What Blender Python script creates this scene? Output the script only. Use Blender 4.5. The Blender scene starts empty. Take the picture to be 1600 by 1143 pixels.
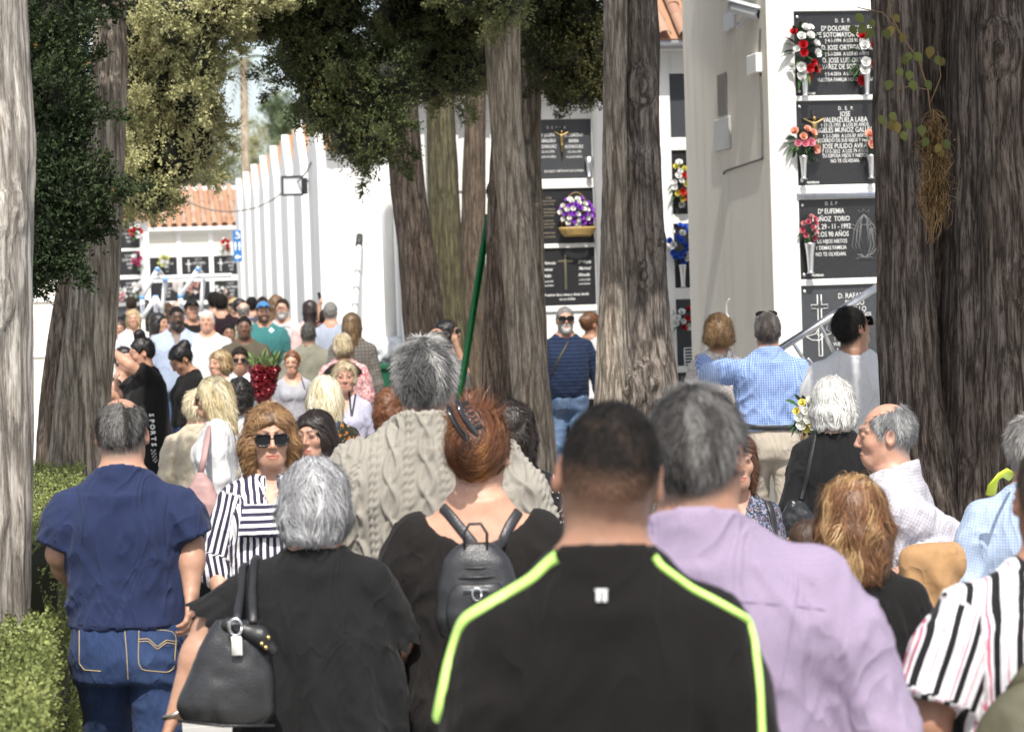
import bpy, math, random
import numpy as np
import openvdb
from mathutils import Vector, Matrix

SC = bpy.context.scene
COL = SC.collection
random.seed(7)
RNG = np.random.default_rng(7)
R_ = math.radians

# ---------------------------------------------------------------- camera
F = 3780.0                      # focal length in pixels of the 1600 px wide photograph
CAM_H = 1.95
cam_d = bpy.data.cameras.new('camera')
cam = bpy.data.objects.new('camera', cam_d)
COL.objects.link(cam)
cam_d.sensor_width = 36.0
cam_d.lens = 36.0 * F / 1600.0
cam_d.clip_start = 0.1
cam_d.clip_end = 2000.0
CAM_R = (Matrix.Rotation(R_(90 - 1.84), 3, 'X') @ Matrix.Rotation(R_(-1.8), 3, 'Z'))
cam.matrix_world = Matrix.Translation((0, 0, CAM_H)) @ CAM_R.to_4x4()
cam_d.dof.use_dof = True
cam_d.dof.focus_distance = 10.2
cam_d.dof.aperture_fstop = 6.0
SC.camera = cam

# ---------------------------------------------------------------- sky, sun, exposure
SUN_EL, SUN_AZ = 56.0, 4.0      # sun behind the camera, to the right of it
sun_to = Vector((math.cos(R_(SUN_EL)) * math.sin(R_(SUN_AZ)), -math.cos(R_(SUN_EL)) * math.cos(R_(SUN_AZ)), math.sin(R_(SUN_EL))))
world = bpy.data.worlds.new('World')
SC.world = world
world.use_nodes = True
wt = world.node_tree
wt.nodes.clear()
sky = wt.nodes.new('ShaderNodeTexSky')
sky.sky_type = 'NISHITA'
sky.sun_disc = False
sky.sun_elevation = R_(SUN_EL)
sky.sun_rotation = R_(180 - SUN_AZ)
sky.dust_density = 2.5
sky.altitude = 100
bg = wt.nodes.new('ShaderNodeBackground')
bg.inputs['Strength'].default_value = 0.15
wo = wt.nodes.new('ShaderNodeOutputWorld')
hsv = wt.nodes.new('ShaderNodeHueSaturation')     # thin cloud veils the blue
hsv.inputs['Saturation'].default_value = 0.55
wt.links.new(sky.outputs[0], hsv.inputs['Color'])
wt.links.new(hsv.outputs[0], bg.inputs['Color'])
wt.links.new(bg.outputs[0], wo.inputs['Surface'])
sun_d = bpy.data.lights.new('sun', 'SUN')
sun_d.energy = 4.2
sun_d.angle = R_(0.53)
sun_d.color = (1.0, 0.955, 0.88)
sun = bpy.data.objects.new('sun', sun_d)
COL.objects.link(sun)
sun.rotation_euler = sun_to.to_track_quat('Z', 'Y').to_euler()
SC.view_settings.view_transform = 'Standard'
SC.view_settings.look = 'None'
SC.view_settings.exposure = 0.62
SC.view_settings.gamma = 1.0
SC.view_settings.use_curve_mapping = False
SC.render.engine = 'CYCLES'
SC.cycles.use_denoising = True
SC.cycles.max_bounces = 6
SC.cycles.diffuse_bounces = 3
SC.cycles.transparent_max_bounces = 12
SC.cycles.sample_clamp_indirect = 6.0

# ---------------------------------------------------------------- placing
CR = np.array(CAM_R)


def at(px, py, s):
    """world point seen at a pixel of the photograph, where one metre covers s pixels"""
    d = F / s
    v = np.array([(px - 800.0) / F, (571.5 - py) / F, -1.0]) * d
    return CR @ v + np.array([0, 0, CAM_H])


ALPHA = math.atan(625.0 / F)
WALK = np.array([-math.sin(ALPHA), math.cos(ALPHA), 0.0])      # along the walkway
SIDE = np.array([math.cos(ALPHA), math.sin(ALPHA), 0.0])       # across it
UP = np.array([0, 0, 1.0])


# ---------------------------------------------------------------- objects
def link(o, parent=None):
    COL.objects.link(o)
    if parent is not None:
        o.parent = parent
    return o


def tag(o, label=None, cat=None, group=None, kind=None):
    if label: o['label'] = label
    if cat: o['category'] = cat
    if group: o['group'] = group
    if kind: o['kind'] = kind
    return o


def empty(name, loc=(0, 0, 0), rz=0.0, k=1.0, label=None, cat=None, group=None, parent=None):
    o = bpy.data.objects.new(name, None)
    o.empty_display_size = 0.1
    link(o, parent)
    o.location = [float(v) for v in loc]
    o.rotation_euler = (0, 0, rz)
    o.scale = (k, k, k)
    return tag(o, label, cat, group)


class G:
    """mesh collector: polygons of any size as flat arrays, with per-vertex data"""
    def __init__(self):
        self.v, self.l, self.n, self.c, self.m, self.nv = [], [], [], [], [], 0

    def add(self, v, f, col=None, mi=0):
        v = np.asarray(v, float).reshape(-1, 3)
        if isinstance(f, np.ndarray):
            self.l.append(f.reshape(-1) + self.nv)
            self.n.append(np.full(len(f), f.shape[1]))
            nf = len(f)
        else:
            self.l.append(np.array([i for q in f for i in q], int) + self.nv)
            self.n.append(np.array([len(q) for q in f]))
            nf = len(f)
        self.m.append(np.full(nf, mi))
        self.v.append(v)
        if col is None: col = np.ones((len(v), 3))
        col = np.asarray(col, float)
        if col.ndim == 1: col = np.tile(col, (len(v), 1))
        self.c.append(col)
        self.nv += len(v)
        return self

    def box(self, lo, hi, M=None, col=None, mi=0):
        x0, y0, z0 = lo; x1, y1, z1 = hi
        v = np.array([(x0, y0, z0), (x1, y0, z0), (x1, y1, z0), (x0, y1, z0), (x0, y0, z1), (x1, y0, z1), (x1, y1, z1), (x0, y1, z1)], float)
        if M is not None: v = M(v)
        f = np.array([(0, 3, 2, 1), (4, 5, 6, 7), (0, 1, 5, 4), (1, 2, 6, 5), (2, 3, 7, 6), (3, 0, 4, 7)])
        return self.add(v, f, col, mi)

    def bbox(self, lo, hi, b, M=None, col=None):
        """box with bevelled edges"""
        lo = np.array(lo, float); hi = np.array(hi, float)
        v, idx = [], {}
        for sx in (0, 1):
            for sy in (0, 1):
                for sz in (0, 1):
                    c = [(lo, hi)[s][i] for i, s in enumerate((sx, sy, sz))]
                    d = [b if s == 0 else -b for s in (sx, sy, sz)]
                    for ax in range(3):
                        p = [c[i] + (0 if i == ax else d[i]) for i in range(3)]
                        idx[(sx, sy, sz, ax)] = len(v); v.append(p)
        f = []
        for ax in range(3):
            o = [i for i in range(3) if i != ax]
            for s in (0, 1):
                q = []
                for a, bb in ((0, 0), (1, 0), (1, 1), (0, 1)):
                    k = [0, 0, 0]; k[ax] = s; k[o[0]] = a; k[o[1]] = bb
                    q.append(idx[(*k, ax)])
                f.append(q)
            for a in (0, 1):
                for bb in (0, 1):
                    k0 = [0, 0, 0]; k0[o[0]] = a; k0[o[1]] = bb; k1 = list(k0); k1[ax] = 1
                    f.append([idx[(*k0, o[0])], idx[(*k1, o[0])], idx[(*k1, o[1])], idx[(*k0, o[1])]])
        for sx in (0, 1):
            for sy in (0, 1):
                for sz in (0, 1):
                    f.append([idx[(sx, sy, sz, a)] for a in range(3)])
        v = np.array(v)
        if M is not None: v = M(v)
        return self.add(v, f, col)

    def tube(self, pts, r, n=8, col=None, flat=None, up=None, cap=True, mi=0):
        """swept tube; r scalar or list; flat=(a,b) gives an elliptic section"""
        pts = np.asarray(pts, float)
        m = len(pts)
        r = np.full(m, r) if np.isscalar(r) else np.asarray(r, float)
        T = np.gradient(pts, axis=0)
        T /= np.linalg.norm(T, axis=1)[:, None] + 1e-12
        u = np.array(up if up is not None else ((0, 0, 1.0) if abs(T[0][2]) < .9 else (1.0, 0, 0)), float)
        ring = np.linspace(0, 2 * math.pi, n, endpoint=False)
        V = []
        for i in range(m):
            a = u - T[i] * np.dot(u, T[i])
            a /= np.linalg.norm(a) + 1e-12
            if up is None: u = a
            b = np.cross(T[i], a)
            fa, fb = flat if flat else (1, 1)
            V.append(pts[i] + r[i] * (fa * np.cos(ring)[:, None] * a + fb * np.sin(ring)[:, None] * b))
        V = np.concatenate(V)
        f = []
        for i in range(m - 1):
            for j in range(n):
                f.append((i * n + j, i * n + (j + 1) % n, (i + 1) * n + (j + 1) % n, (i + 1) * n + j))
        if cap:
            f.append(tuple(range(n))[::-1]); f.append(tuple(range((m - 1) * n, m * n)))
        return self.add(V, f, col, mi)

    def lathe(self, prof, n=14, M=None, col=None):
        """prof: list of (radius, z)"""
        a = np.linspace(0, 2 * math.pi, n, endpoint=False)
        V = np.concatenate([np.stack([r * np.cos(a), r * np.sin(a), np.full(n, z)], 1) for r, z in prof])
        f = [(i * n + j, i * n + (j + 1) % n, (i + 1) * n + (j + 1) % n, (i + 1) * n + j) for i in range(len(prof) - 1) for j in range(n)]
        f.append(tuple(range(n))[::-1]); f.append(tuple(range((len(prof) - 1) * n, len(prof) * n)))
        if M is not None: V = M(V)
        return self.add(V, f, col)

    def build(self, name, mat=None, parent=None, smooth=True, attrs=None, me=None):
        v = np.concatenate(self.v); l = np.concatenate(self.l); n = np.concatenate(self.n)
        me = bpy.data.meshes.new(name)
        me.vertices.add(len(v)); me.vertices.foreach_set('co', v.astype(np.float32).ravel())
        me.loops.add(len(l)); me.loops.foreach_set('vertex_index', l.astype(np.int32))
        me.polygons.add(len(n))
        st = np.concatenate([[0], np.cumsum(n)[:-1]])
        me.polygons.foreach_set('loop_start', st.astype(np.int32))
        me.polygons.foreach_set('use_smooth', np.full(len(n), smooth))
        ca = me.attributes.new('Col', 'FLOAT_COLOR', 'POINT')
        c = np.concatenate(self.c)
        ca.data.foreach_set('color', np.hstack([c, np.ones((len(c), 1))]).astype(np.float32).ravel())
        for k, a in (attrs or {}).items():
            at_ = me.attributes.new(k, 'FLOAT_VECTOR', 'POINT')
            at_.data.foreach_set('vector', np.asarray(a, np.float32).ravel())
        mats = mat if isinstance(mat, (list, tuple)) else [mat]
        for mm in mats:
            if mm is not None: me.materials.append(mm)
        if len(mats) > 1:
            me.polygons.foreach_set('material_index', np.concatenate(self.m).astype(np.int32))
        me.update(calc_edges=True)
        me.validate()
        o = bpy.data.objects.new(name, me)
        return link(o, parent)


def dup(o, parent=None):
    c = o.copy()
    link(c, parent)
    return c


# ---------------------------------------------------------------- noise
_LAT = np.random.default_rng(3).random((64, 64, 64)).astype(np.float32)


def vnoise(P):
    P = np.asarray(P, np.float32)
    i = np.floor(P).astype(int); f = P - i
    f = f * f * (3 - 2 * f)
    i0 = i & 63; i1 = (i + 1) & 63
    x, y, z = f[..., 0], f[..., 1], f[..., 2]
    def L(a, b, c): return _LAT[a, b, c]
    c00 = L(i0[..., 0], i0[..., 1], i0[..., 2]) * (1 - x) + L(i1[..., 0], i0[..., 1], i0[..., 2]) * x
    c10 = L(i0[..., 0], i1[..., 1], i0[..., 2]) * (1 - x) + L(i1[..., 0], i1[..., 1], i0[..., 2]) * x
    c01 = L(i0[..., 0], i0[..., 1], i1[..., 2]) * (1 - x) + L(i1[..., 0], i0[..., 1], i1[..., 2]) * x
    c11 = L(i0[..., 0], i1[..., 1], i1[..., 2]) * (1 - x) + L(i1[..., 0], i1[..., 1], i1[..., 2]) * x
    return (c00 * (1 - y) + c10 * y) * (1 - z) + (c01 * (1 - y) + c11 * y) * z


def fbm(P, o=3):
    P = np.asarray(P, float)
    s, a, t = 0, .5, 0
    for k in range(o):
        s = s + a * vnoise(P * 2 ** k + 17.3 * k); t += a; a *= .5
    return s / t


# ---------------------------------------------------------------- materials
_M = {}


class NT:
    def __init__(self, name):
        self.m = bpy.data.materials.new(name)
        self.m.use_nodes = True
        self.t = self.m.node_tree
        self.t.nodes.clear()
        self.out = self.t.nodes.new('ShaderNodeOutputMaterial')

    def n(self, typ, ins=None, **props):
        nd = self.t.nodes.new('ShaderNode' + typ)
        for k, v in props.items(): setattr(nd, k, v)
        for k, v in (ins or {}).items(): self.set(nd.inputs[k], v)
        return nd

    def set(self, sock, v):
        if isinstance(v, bpy.types.NodeSocket): self.t.links.new(v, sock)
        elif isinstance(v, bpy.types.Node): self.t.links.new(v.outputs[0], sock)
        elif isinstance(v, (tuple, list)) and len(v) == 3 and sock.type == 'RGBA': sock.default_value = (*v, 1)
        else: sock.default_value = v

    def math(self, op, a, b=None, c=None, clamp=False):
        nd = self.n('Math', operation=op, use_clamp=clamp)
        for i, x in enumerate((a, b, c)):
            if x is not None: self.set(nd.inputs[i], x)
        return nd.outputs[0]

    def mix(self, f, a, b, mode='MIX'):
        nd = self.t.nodes.new('ShaderNodeMix'); nd.data_type = 'RGBA'; nd.blend_type = mode
        self.set(nd.inputs[0], f); self.set(nd.inputs[6], a); self.set(nd.inputs[7], b)
        return nd.outputs[2]

    def ramp(self, f, stops):
        nd = self.n('ValToRGB', {0: f}); e = nd.color_ramp.elements
        while len(e) < len(stops): e.new(0.5)
        for x, (p, c) in zip(e, stops):
            x.position = p; x.color = (*c, 1) if len(c) == 3 else c
        return nd.outputs[0]

    def noise(self, vec, scale, detail=3, rough=.55, dist=0):
        return self.n('TexNoise', {'Vector': vec, 'Scale': scale, 'Detail': detail, 'Roughness': rough, 'Distortion': dist}).outputs[0]

    def scaled(self, vec, s):
        nd = self.n('Mapping', {'Vector': vec, 'Scale': s}); return nd.outputs[0]

    def obj(self): return self.n('TexCoord').outputs['Object']

    def attr(self, name): return self.n('Attribute', attribute_name=name)

    def bsdf(self, col, rough=.6, metal=0., spec=.4, bump=None, bs=.3, bd=.01, **kw):
        b = self.n('BsdfPrincipled', {'Base Color': col, 'Roughness': rough, 'Metallic': metal, 'Specular IOR Level': spec})
        for k, v in kw.items(): self.set(b.inputs[k.replace('_', ' ')], v)
        if bump is not None:
            bn = self.n('Bump', {'Strength': bs, 'Distance': bd, 'Height': bump}); self.set(b.inputs['Normal'], bn)
        self.set(self.out.inputs['Surface'], b)
        return self.m


def mcache(fn):
    def w(*a):
        k = (fn.__name__,) + a
        if k not in _M: _M[k] = fn(*a)
        return _M[k]
    return w


@mcache
def m_plain(name, col, rough=.6, metal=0., spec=.4):
    t = NT(name)
    n = t.noise(t.obj(), 30, 4)
    c = t.mix(.5, col, t.mix(n, tuple(x * .72 for x in col), tuple(min(1, x * 1.2) for x in col)))
    return t.bsdf(c, rough, metal, spec)


@mcache
def m_wall(name, col, stain=.5):
    t = NT(name)
    o = t.n('NewGeometry').outputs['Position']
    n = t.noise(t.scaled(o, (1.2, 1.2, .35)), 2.0, 5)
    n2 = t.noise(o, 9, 6, .65)
    dirt = t.math('MULTIPLY', t.math('SUBTRACT', n, .52, clamp=True), 1.6 * stain)
    c = t.mix(dirt, col, tuple(x * f for x, f in zip(col, (.62, .58, .5))))
    run = t.noise(t.scaled(o, (9, 9, .5)), 1.0, 4, .6)
    c = t.mix(t.math('MULTIPLY', t.math('SUBTRACT', run, .56, clamp=True), 2.2 * stain, clamp=True), c, tuple(x * f for x, f in zip(col, (.55, .52, .47))))
    # grime near the ground
    z = t.n('SeparateXYZ', {0: o}).outputs[2]
    g = t.math('MULTIPLY', t.math('MULTIPLY_ADD', z, -1.6, 1.0, clamp=True), t.math('MULTIPLY', n2, .8))
    c = t.mix(g, c, tuple(x * .55 for x in col))
    return t.bsdf(c, .85, 0, .2, bump=n2, bs=.25, bd=.01)


@mcache
def m_bark(name, dark, light, fis):
    t = NT(name)
    o = t.obj()
    w = t.n('TexNoise', {'Vector': o, 'Scale': 2.0, 'Detail': 2.0}).outputs[1]
    wv = t.n('VectorMath', {0: o, 1: t.n('VectorMath', {0: w, 1: (.05, .05, .05)}, operation='MULTIPLY')}, operation='ADD').outputs[0]
    a = t.noise(t.scaled(wv, (58, 58, 3.6)), 1.0, 5, .68)
    b = t.noise(t.scaled(wv, (190, 190, 14)), 1.0, 4, .7)
    c = t.noise(o, 2.6, 4)
    r = t.math('ADD', t.math('MULTIPLY', a, .6), t.math('MULTIPLY', b, .4))
    col = t.ramp(r, [(.34, tuple(x * .45 for x in dark)), (.44, dark), (.54, light), (.68, tuple(min(1, x * 1.4) for x in light))])
    pa = t.attr('Col').outputs[0]
    col = t.mix(1.0, col, pa, 'MULTIPLY')
    vo = t.n('TexVoronoi', {'Vector': t.scaled(wv, (17, 17, 1.7)), 'Scale': 1.0, 'Randomness': 1.0}, feature='DISTANCE_TO_EDGE').outputs[0]
    fu = t.math('MULTIPLY', t.math('ADD', vo, t.math('MULTIPLY', t.math('SUBTRACT', b, .5), .12)), 7.0, clamp=True)
    col = t.mix(t.math('MULTIPLY_ADD', fu, .62, .38), tuple(x * .42 for x in dark), col)
    r = t.math('ADD', r, t.math('MULTIPLY', fu, .6))
    col = t.mix(t.math('MULTIPLY', t.math('SUBTRACT', c, .5, clamp=True), 1.6), col, tuple(x * .6 for x in dark))
    hue = t.noise(t.scaled(o, (5, 5, 1.2)), 1.0, 3)
    col = t.mix(1.0, col, t.mix(hue, (1.09, .99, .90), (.93, .99, 1.03)), 'MULTIPLY')
    return t.bsdf(col, .95, 0, .15, bump=r, bs=1.0, bd=fis)


@mcache
def m_leaf(name):
    t = NT(name)
    pa = t.attr('Col').outputs[0]
    n = t.noise(t.n('NewGeometry').outputs['Position'], 3.0, 3)
    c = t.mix(1.0, pa, t.mix(n, (.75, .75, .75), (1.25, 1.25, 1.2)), 'MULTIPLY')
    b = t.n('BsdfPrincipled', {'Base Color': c, 'Roughness': .6, 'Specular IOR Level': .3})
    tr = t.n('BsdfTranslucent', {'Color': c})
    ms = t.n('MixShader', {0: .22}); t.set(ms.inputs[1], b); t.set(ms.inputs[2], tr)
    t.set(t.out.inputs['Surface'], ms)
    return t.m


@mcache
def m_col(name, rough=.6, metal=0., spec=.4, bumpscale=0):
    """colour from the mesh's own per-vertex colour"""
    t = NT(name)
    pa = t.attr('Col').outputs[0]
    n = t.noise(t.obj(), 60, 4)
    c = t.mix(1.0, pa, t.mix(n, (.86, .86, .86), (1.12, 1.12, 1.12)), 'MULTIPLY')
    if bumpscale: return t.bsdf(c, rough, metal, spec, bump=t.noise(t.obj(), bumpscale, 4), bs=.4, bd=.004)
    return t.bsdf(c, rough, metal, spec)


@mcache
def m_skin(name):
    t = NT(name)
    pa = t.attr('Col').outputs[0]
    o = t.obj()
    n = t.noise(o, 35, 4); n2 = t.noise(o, 260, 3); n3 = t.noise(o, 9, 3)
    c = t.mix(1.0, pa, t.mix(n, (.78, .70, .66), (1.18, 1.2, 1.2)), 'MULTIPLY')
    c = t.mix(1.0, c, t.mix(n3, (1.06, .93, .89), (.95, 1.04, 1.05)), 'MULTIPLY')
    return t.bsdf(c, t.math('MULTIPLY_ADD', n2, .25, .38), 0, .45, bump=t.math('ADD', n2, n), bs=.22, bd=.003,
                  Subsurface_Weight=.06, Subsurface_Radius=(1.0, .35, .2), Subsurface_Scale=.012)


@mcache
def m_hair(name, rough=.45):
    t = NT(name)
    pa = t.attr('Col').outputs[0]
    o = t.obj()
    n = t.noise(t.scaled(o, (140, 140, 22)), 1, 3)
    c = t.mix(1.0, pa, t.mix(n, (.7, .7, .7), (1.25, 1.24, 1.22)), 'MULTIPLY')
    return t.bsdf(c, rough, 0, .5 if rough < .6 else .2, bump=n, bs=.5, bd=.004)


@mcache
def m_fabric(name, kind, cols, p=(), rough=.88, weave=900.):
    """woven cloth; u across, v along the garment in metres"""
    t = NT(name)
    uv = t.attr('guv').outputs['Vector']
    s = t.n('SeparateXYZ', {0: uv})
    u, v = s.outputs[0], s.outputs[1]
    o = t.obj()
    base = cols[0]
    big = t.noise(o, 6, 3); fine = t.noise(o, 180, 3)
    c = base
    def line(x, per, w, off=0.):
        fr = t.math('FRACT', t.math('ADD', t.math('MULTIPLY', x, 1 / per), 50.0 + off))
        return t.math('LESS_THAN', fr, w)
    if kind == 'stripes_v':
        for (per, w, off), cc in zip(p, cols[1:]): c = t.mix(line(u, per, w, off), c, cc)
    elif kind == 'stripes_h':
        for (per, w, off), cc in zip(p, cols[1:]): c = t.mix(line(v, per, w, off), c, cc)
    elif kind == 'check':
        per, w = p
        a, b = line(u, per, w), line(v, per, w)
        f = t.math('MULTIPLY', t.math('ADD', a, b), .5)
        c = t.mix(f, base, cols[1])
    elif kind == 'spots':
        n = t.n('TexVoronoi', {'Vector': o, 'Scale': p[0], 'Randomness': 1.0}).outputs[0]
        n2 = t.noise(o, p[0] * .8, 3)
        c = t.mix(t.math('LESS_THAN', t.math('ADD', n, t.math('MULTIPLY', n2, .3)), p[1]), base, cols[1])
    elif kind == 'floral':
        c = base
        for i, cc in enumerate(cols[1:]):
            n = t.noise(t.n('VectorMath', {0: o, 1: (3.1 * i, 1.7 * i, 5.3 * i)}, operation='ADD').outputs[0], p[0] * (1 + .2 * i), 3, .5, 1.2)
            c = t.mix(t.math('GREATER_THAN', n, p[1]), c, cc)
    elif kind == 'denim':
        st = t.noise(t.scaled(o, (260, 260, 18)), 1, 2)
        c = t.mix(st, tuple(x * .7 for x in base), tuple(x * 1.45 for x in base))
        fade = t.noise(t.scaled(o, (7, 7, 2.5)), 1, 3)
        c = t.mix(t.math('MULTIPLY', t.math('SUBTRACT', fade, .48, clamp=True), 3.0, clamp=True), c, cols[1])
    vc = t.mix(big, (.88, .88, .88), (1.1, 1.1, 1.1))
    c = t.mix(1.0, c, vc, 'MULTIPLY')
    c = t.mix(1.0, c, t.mix(fine, (.85, .85, .85), (1.13, 1.13, 1.13)), 'MULTIPLY')
    wv = t.noise(o, weave, 2)
    wr = t.n('TexNoise', {'Vector': t.scaled(o, (8, 8, 4.5)), 'Scale': .8, 'Detail': 2.0, 'Roughness': .5, 'Distortion': 1.3}).outputs[0]
    rdg = t.math('SUBTRACT', 1.0, t.math('ABSOLUTE', t.math('MULTIPLY_ADD', wr, 2.0, -1.0)))
    rdg = t.math('POWER', rdg, 5.0)
    h = t.math('ADD', t.math('ADD', t.math('MULTIPLY', wv, .12), t.math('MULTIPLY', t.noise(o, 16, 3, .5), .5)), t.math('MULTIPLY', rdg, .0 if kind == 'knit' else 1.0))
    return t.bsdf(c, rough, 0, .2 if max(base) > .05 else .1, bump=h, bs=.5, bd=.012, Sheen_Weight=.05)


@mcache
def m_leather(name, col, rough=.38):
    t = NT(name)
    o = t.obj()
    n = t.noise(o, 16, 4); v = t.n('TexVoronoi', {'Vector': o, 'Scale': 260.0}).outputs[0]
    c = t.mix(n, tuple(x * .7 for x in col), tuple(x * 1.35 for x in col))
    return t.bsdf(c, t.math('MULTIPLY_ADD', n, .25, rough - .1), 0, .5, bump=t.math('ADD', t.math('MULTIPLY', v, .3), n), bs=.35, bd=.006)


@mcache
def m_metal(name, col=(.75, .75, .76), rough=.32):
    t = NT(name)
    n = t.noise(t.scaled(t.obj(), (40, 40, 6)), 1, 4)
    return t.bsdf(t.mix(n, tuple(x * .8 for x in col), col), t.math('MULTIPLY_ADD', n, .25, rough - .1), 1.0, .5)


@mcache
def m_granite(name, col, speck):
    t = NT(name)
    o = t.obj()
    v = t.noise(o, 260, 3, .7)
    c = t.mix(t.math('MULTIPLY', t.math('SUBTRACT', v, .5, clamp=True), 5.0, clamp=True), col, speck)
    n = t.noise(o, 5, 4)
    return t.bsdf(c, t.math('MULTIPLY_ADD', n, .2, .22), 0, .45)


@mcache
def m_tile(name):
    t = NT(name)
    pa = t.attr('Col').outputs[0]
    oi = t.n('ObjectInfo')
    n = t.noise(t.n('NewGeometry').outputs['Position'], 14, 5, .65)
    base = t.ramp(oi.outputs['Random'], [(0, (.28, .155, .105)), (.4, (.33, .20, .14)), (.7, (.37, .26, .19)), (1, (.30, .215, .165))])
    c = t.mix(t.math('MULTIPLY', t.math('SUBTRACT', n, .5, clamp=True), 2.4, clamp=True), base, (.30, .24, .18))
    c = t.mix(1.0, c, pa, 'MULTIPLY')
    return t.bsdf(c, .9, 0, .2, bump=n, bs=.4, bd=.008)


@mcache
def m_pave(name):
    t = NT(name)
    o = t.n('NewGeometry').outputs['Position']
    n = t.noise(o, 3, 6, .6); n2 = t.noise(o, 90, 3)
    c = t.mix(n, (.30, .29, .27), (.46, .45, .43))
    c = t.mix(1.0, c, t.mix(n2, (.8, .8, .8), (1.15, 1.15, 1.15)), 'MULTIPLY')
    return t.bsdf(c, .85, 0, .25, bump=n2, bs=.3, bd=.004)


@mcache
def m_clear(name):
    t = NT(name)
    g = t.n('BsdfGlossy', {'Color': (.9, .92, .95), 'Roughness': .12}); tr = t.n('BsdfTransparent', {'Color': (.95, .96, .97)})
    ms = t.n('MixShader', {0: .3}); t.set(ms.inputs[1], tr); t.set(ms.inputs[2], g); t.set(t.out.inputs['Surface'], ms)
    return t.m
# ================================================================ signed-distance bodies
def smin(a, b, k):
    if k <= 0: return np.minimum(a, b)
    h = np.clip(.5 + .5 * (b - a) / k, 0, 1)
    return b + (a - b) * h - k * h * (1 - h)


def smax(a, b, k):
    return -smin(-a, -b, k)


def cone(a, b, ra, rb, k=.02, op='u', cap=False, capa=False):
    a = np.array(a, float); b = np.array(b, float)
    ba = b - a; L2 = max(ba @ ba, 1e-9); L = math.sqrt(L2)
    def f(X, Y, Z):
        x, y, z = X - a[0], Y - a[1], Z - a[2]
        tu = (x * ba[0] + y * ba[1] + z * ba[2]) / L2
        t = np.clip(tu, 0, 1)
        d = np.sqrt((x - t * ba[0]) ** 2 + (y - t * ba[1]) ** 2 + (z - t * ba[2]) ** 2) - (ra + (rb - ra) * t)
        if cap: d = np.maximum(d, (tu - 1) * L)
        if capa: d = np.maximum(d, -tu * L)
        return d
    r = max(ra, rb)
    return [f, np.minimum(a - ra, b - rb), np.maximum(a + ra, b + rb), k, op]


def ell(c, r, k=.02, op='u', rot=None):
    c = np.array(c, float); r = np.array(r, float)
    Rt = None if rot is None else np.array(rot)
    def f(X, Y, Z):
        x, y, z = X - c[0], Y - c[1], Z - c[2]
        if Rt is not None:
            x, y, z = (Rt[0, 0] * x + Rt[1, 0] * y + Rt[2, 0] * z, Rt[0, 1] * x + Rt[1, 1] * y + Rt[2, 1] * z, Rt[0, 2] * x + Rt[1, 2] * y + Rt[2, 2] * z)
        k0 = np.sqrt((x / r[0]) ** 2 + (y / r[1]) ** 2 + (z / r[2]) ** 2)
        k1 = np.sqrt((x / r[0] ** 2) ** 2 + (y / r[1] ** 2) ** 2 + (z / r[2] ** 2) ** 2)
        return k0 * (k0 - 1) / (k1 + 1e-9)
    m = r if rot is None else np.full(3, r.max())
    return [f, c - m, c + m, k, op]


def profile(rows, k=.03, m=0., zlo=None, zhi=None, p=2.5):
    rows = np.array(sorted(rows), float)
    zs = np.linspace(rows[0, 0], rows[-1, 0], 160)
    tab = [np.interp(zs, rows[:, 0], rows[:, i]) for i in (1, 2, 3)]
    ker = np.hanning(23); ker /= ker.sum()
    tab = [np.convolve(np.pad(t, 11, mode='edge'), ker, 'valid') for t in tab]
    zlo = rows[0, 0] if zlo is None else zlo
    zhi = rows[-1, 0] if zhi is None else zhi
    def f(X, Y, Z):
        w = np.interp(Z, zs, tab[0]) + m; d = np.interp(Z, zs, tab[1]) + m; c = np.interp(Z, zs, tab[2])
        q = (np.abs(X / w) ** p + np.abs((Y - c) / d) ** p) ** (1 / p)
        s = (q - 1) * np.minimum(w, d)
        return np.maximum(np.maximum(s, zlo - Z), Z - zhi)
    W = rows[:, 1].max() + m; D = rows[:, 2].max() + m
    return [f, np.array([-W, rows[:, 3].min() - D, zlo]), np.array([W, rows[:, 3].max() + D, zhi]), k, 'u']


def cut(fun, k=0.0):
    """keep where fun < 0"""
    return [fun, None, None, k, 'i']


def moved(pr, R, piv):
    """primitive turned by R about piv"""
    f, lo, hi, k, op = pr
    R = np.array(R); piv = np.array(piv)
    def g(X, Y, Z):
        x, y, z = X - piv[0], Y - piv[1], Z - piv[2]
        return f(R[0, 0] * x + R[1, 0] * y + R[2, 0] * z + piv[0], R[0, 1] * x + R[1, 1] * y + R[2, 1] * z + piv[1], R[0, 2] * x + R[1, 2] * y + R[2, 2] * z + piv[2])
    if lo is None: return [g, None, None, k, op]
    cs = np.array([[(lo, hi)[i][0], (lo, hi)[j][1], (lo, hi)[l][2]] for i in (0, 1) for j in (0, 1) for l in (0, 1)])
    cs = (cs - piv) @ R.T + piv
    return [g, cs.min(0), cs.max(0), k, op]


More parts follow.
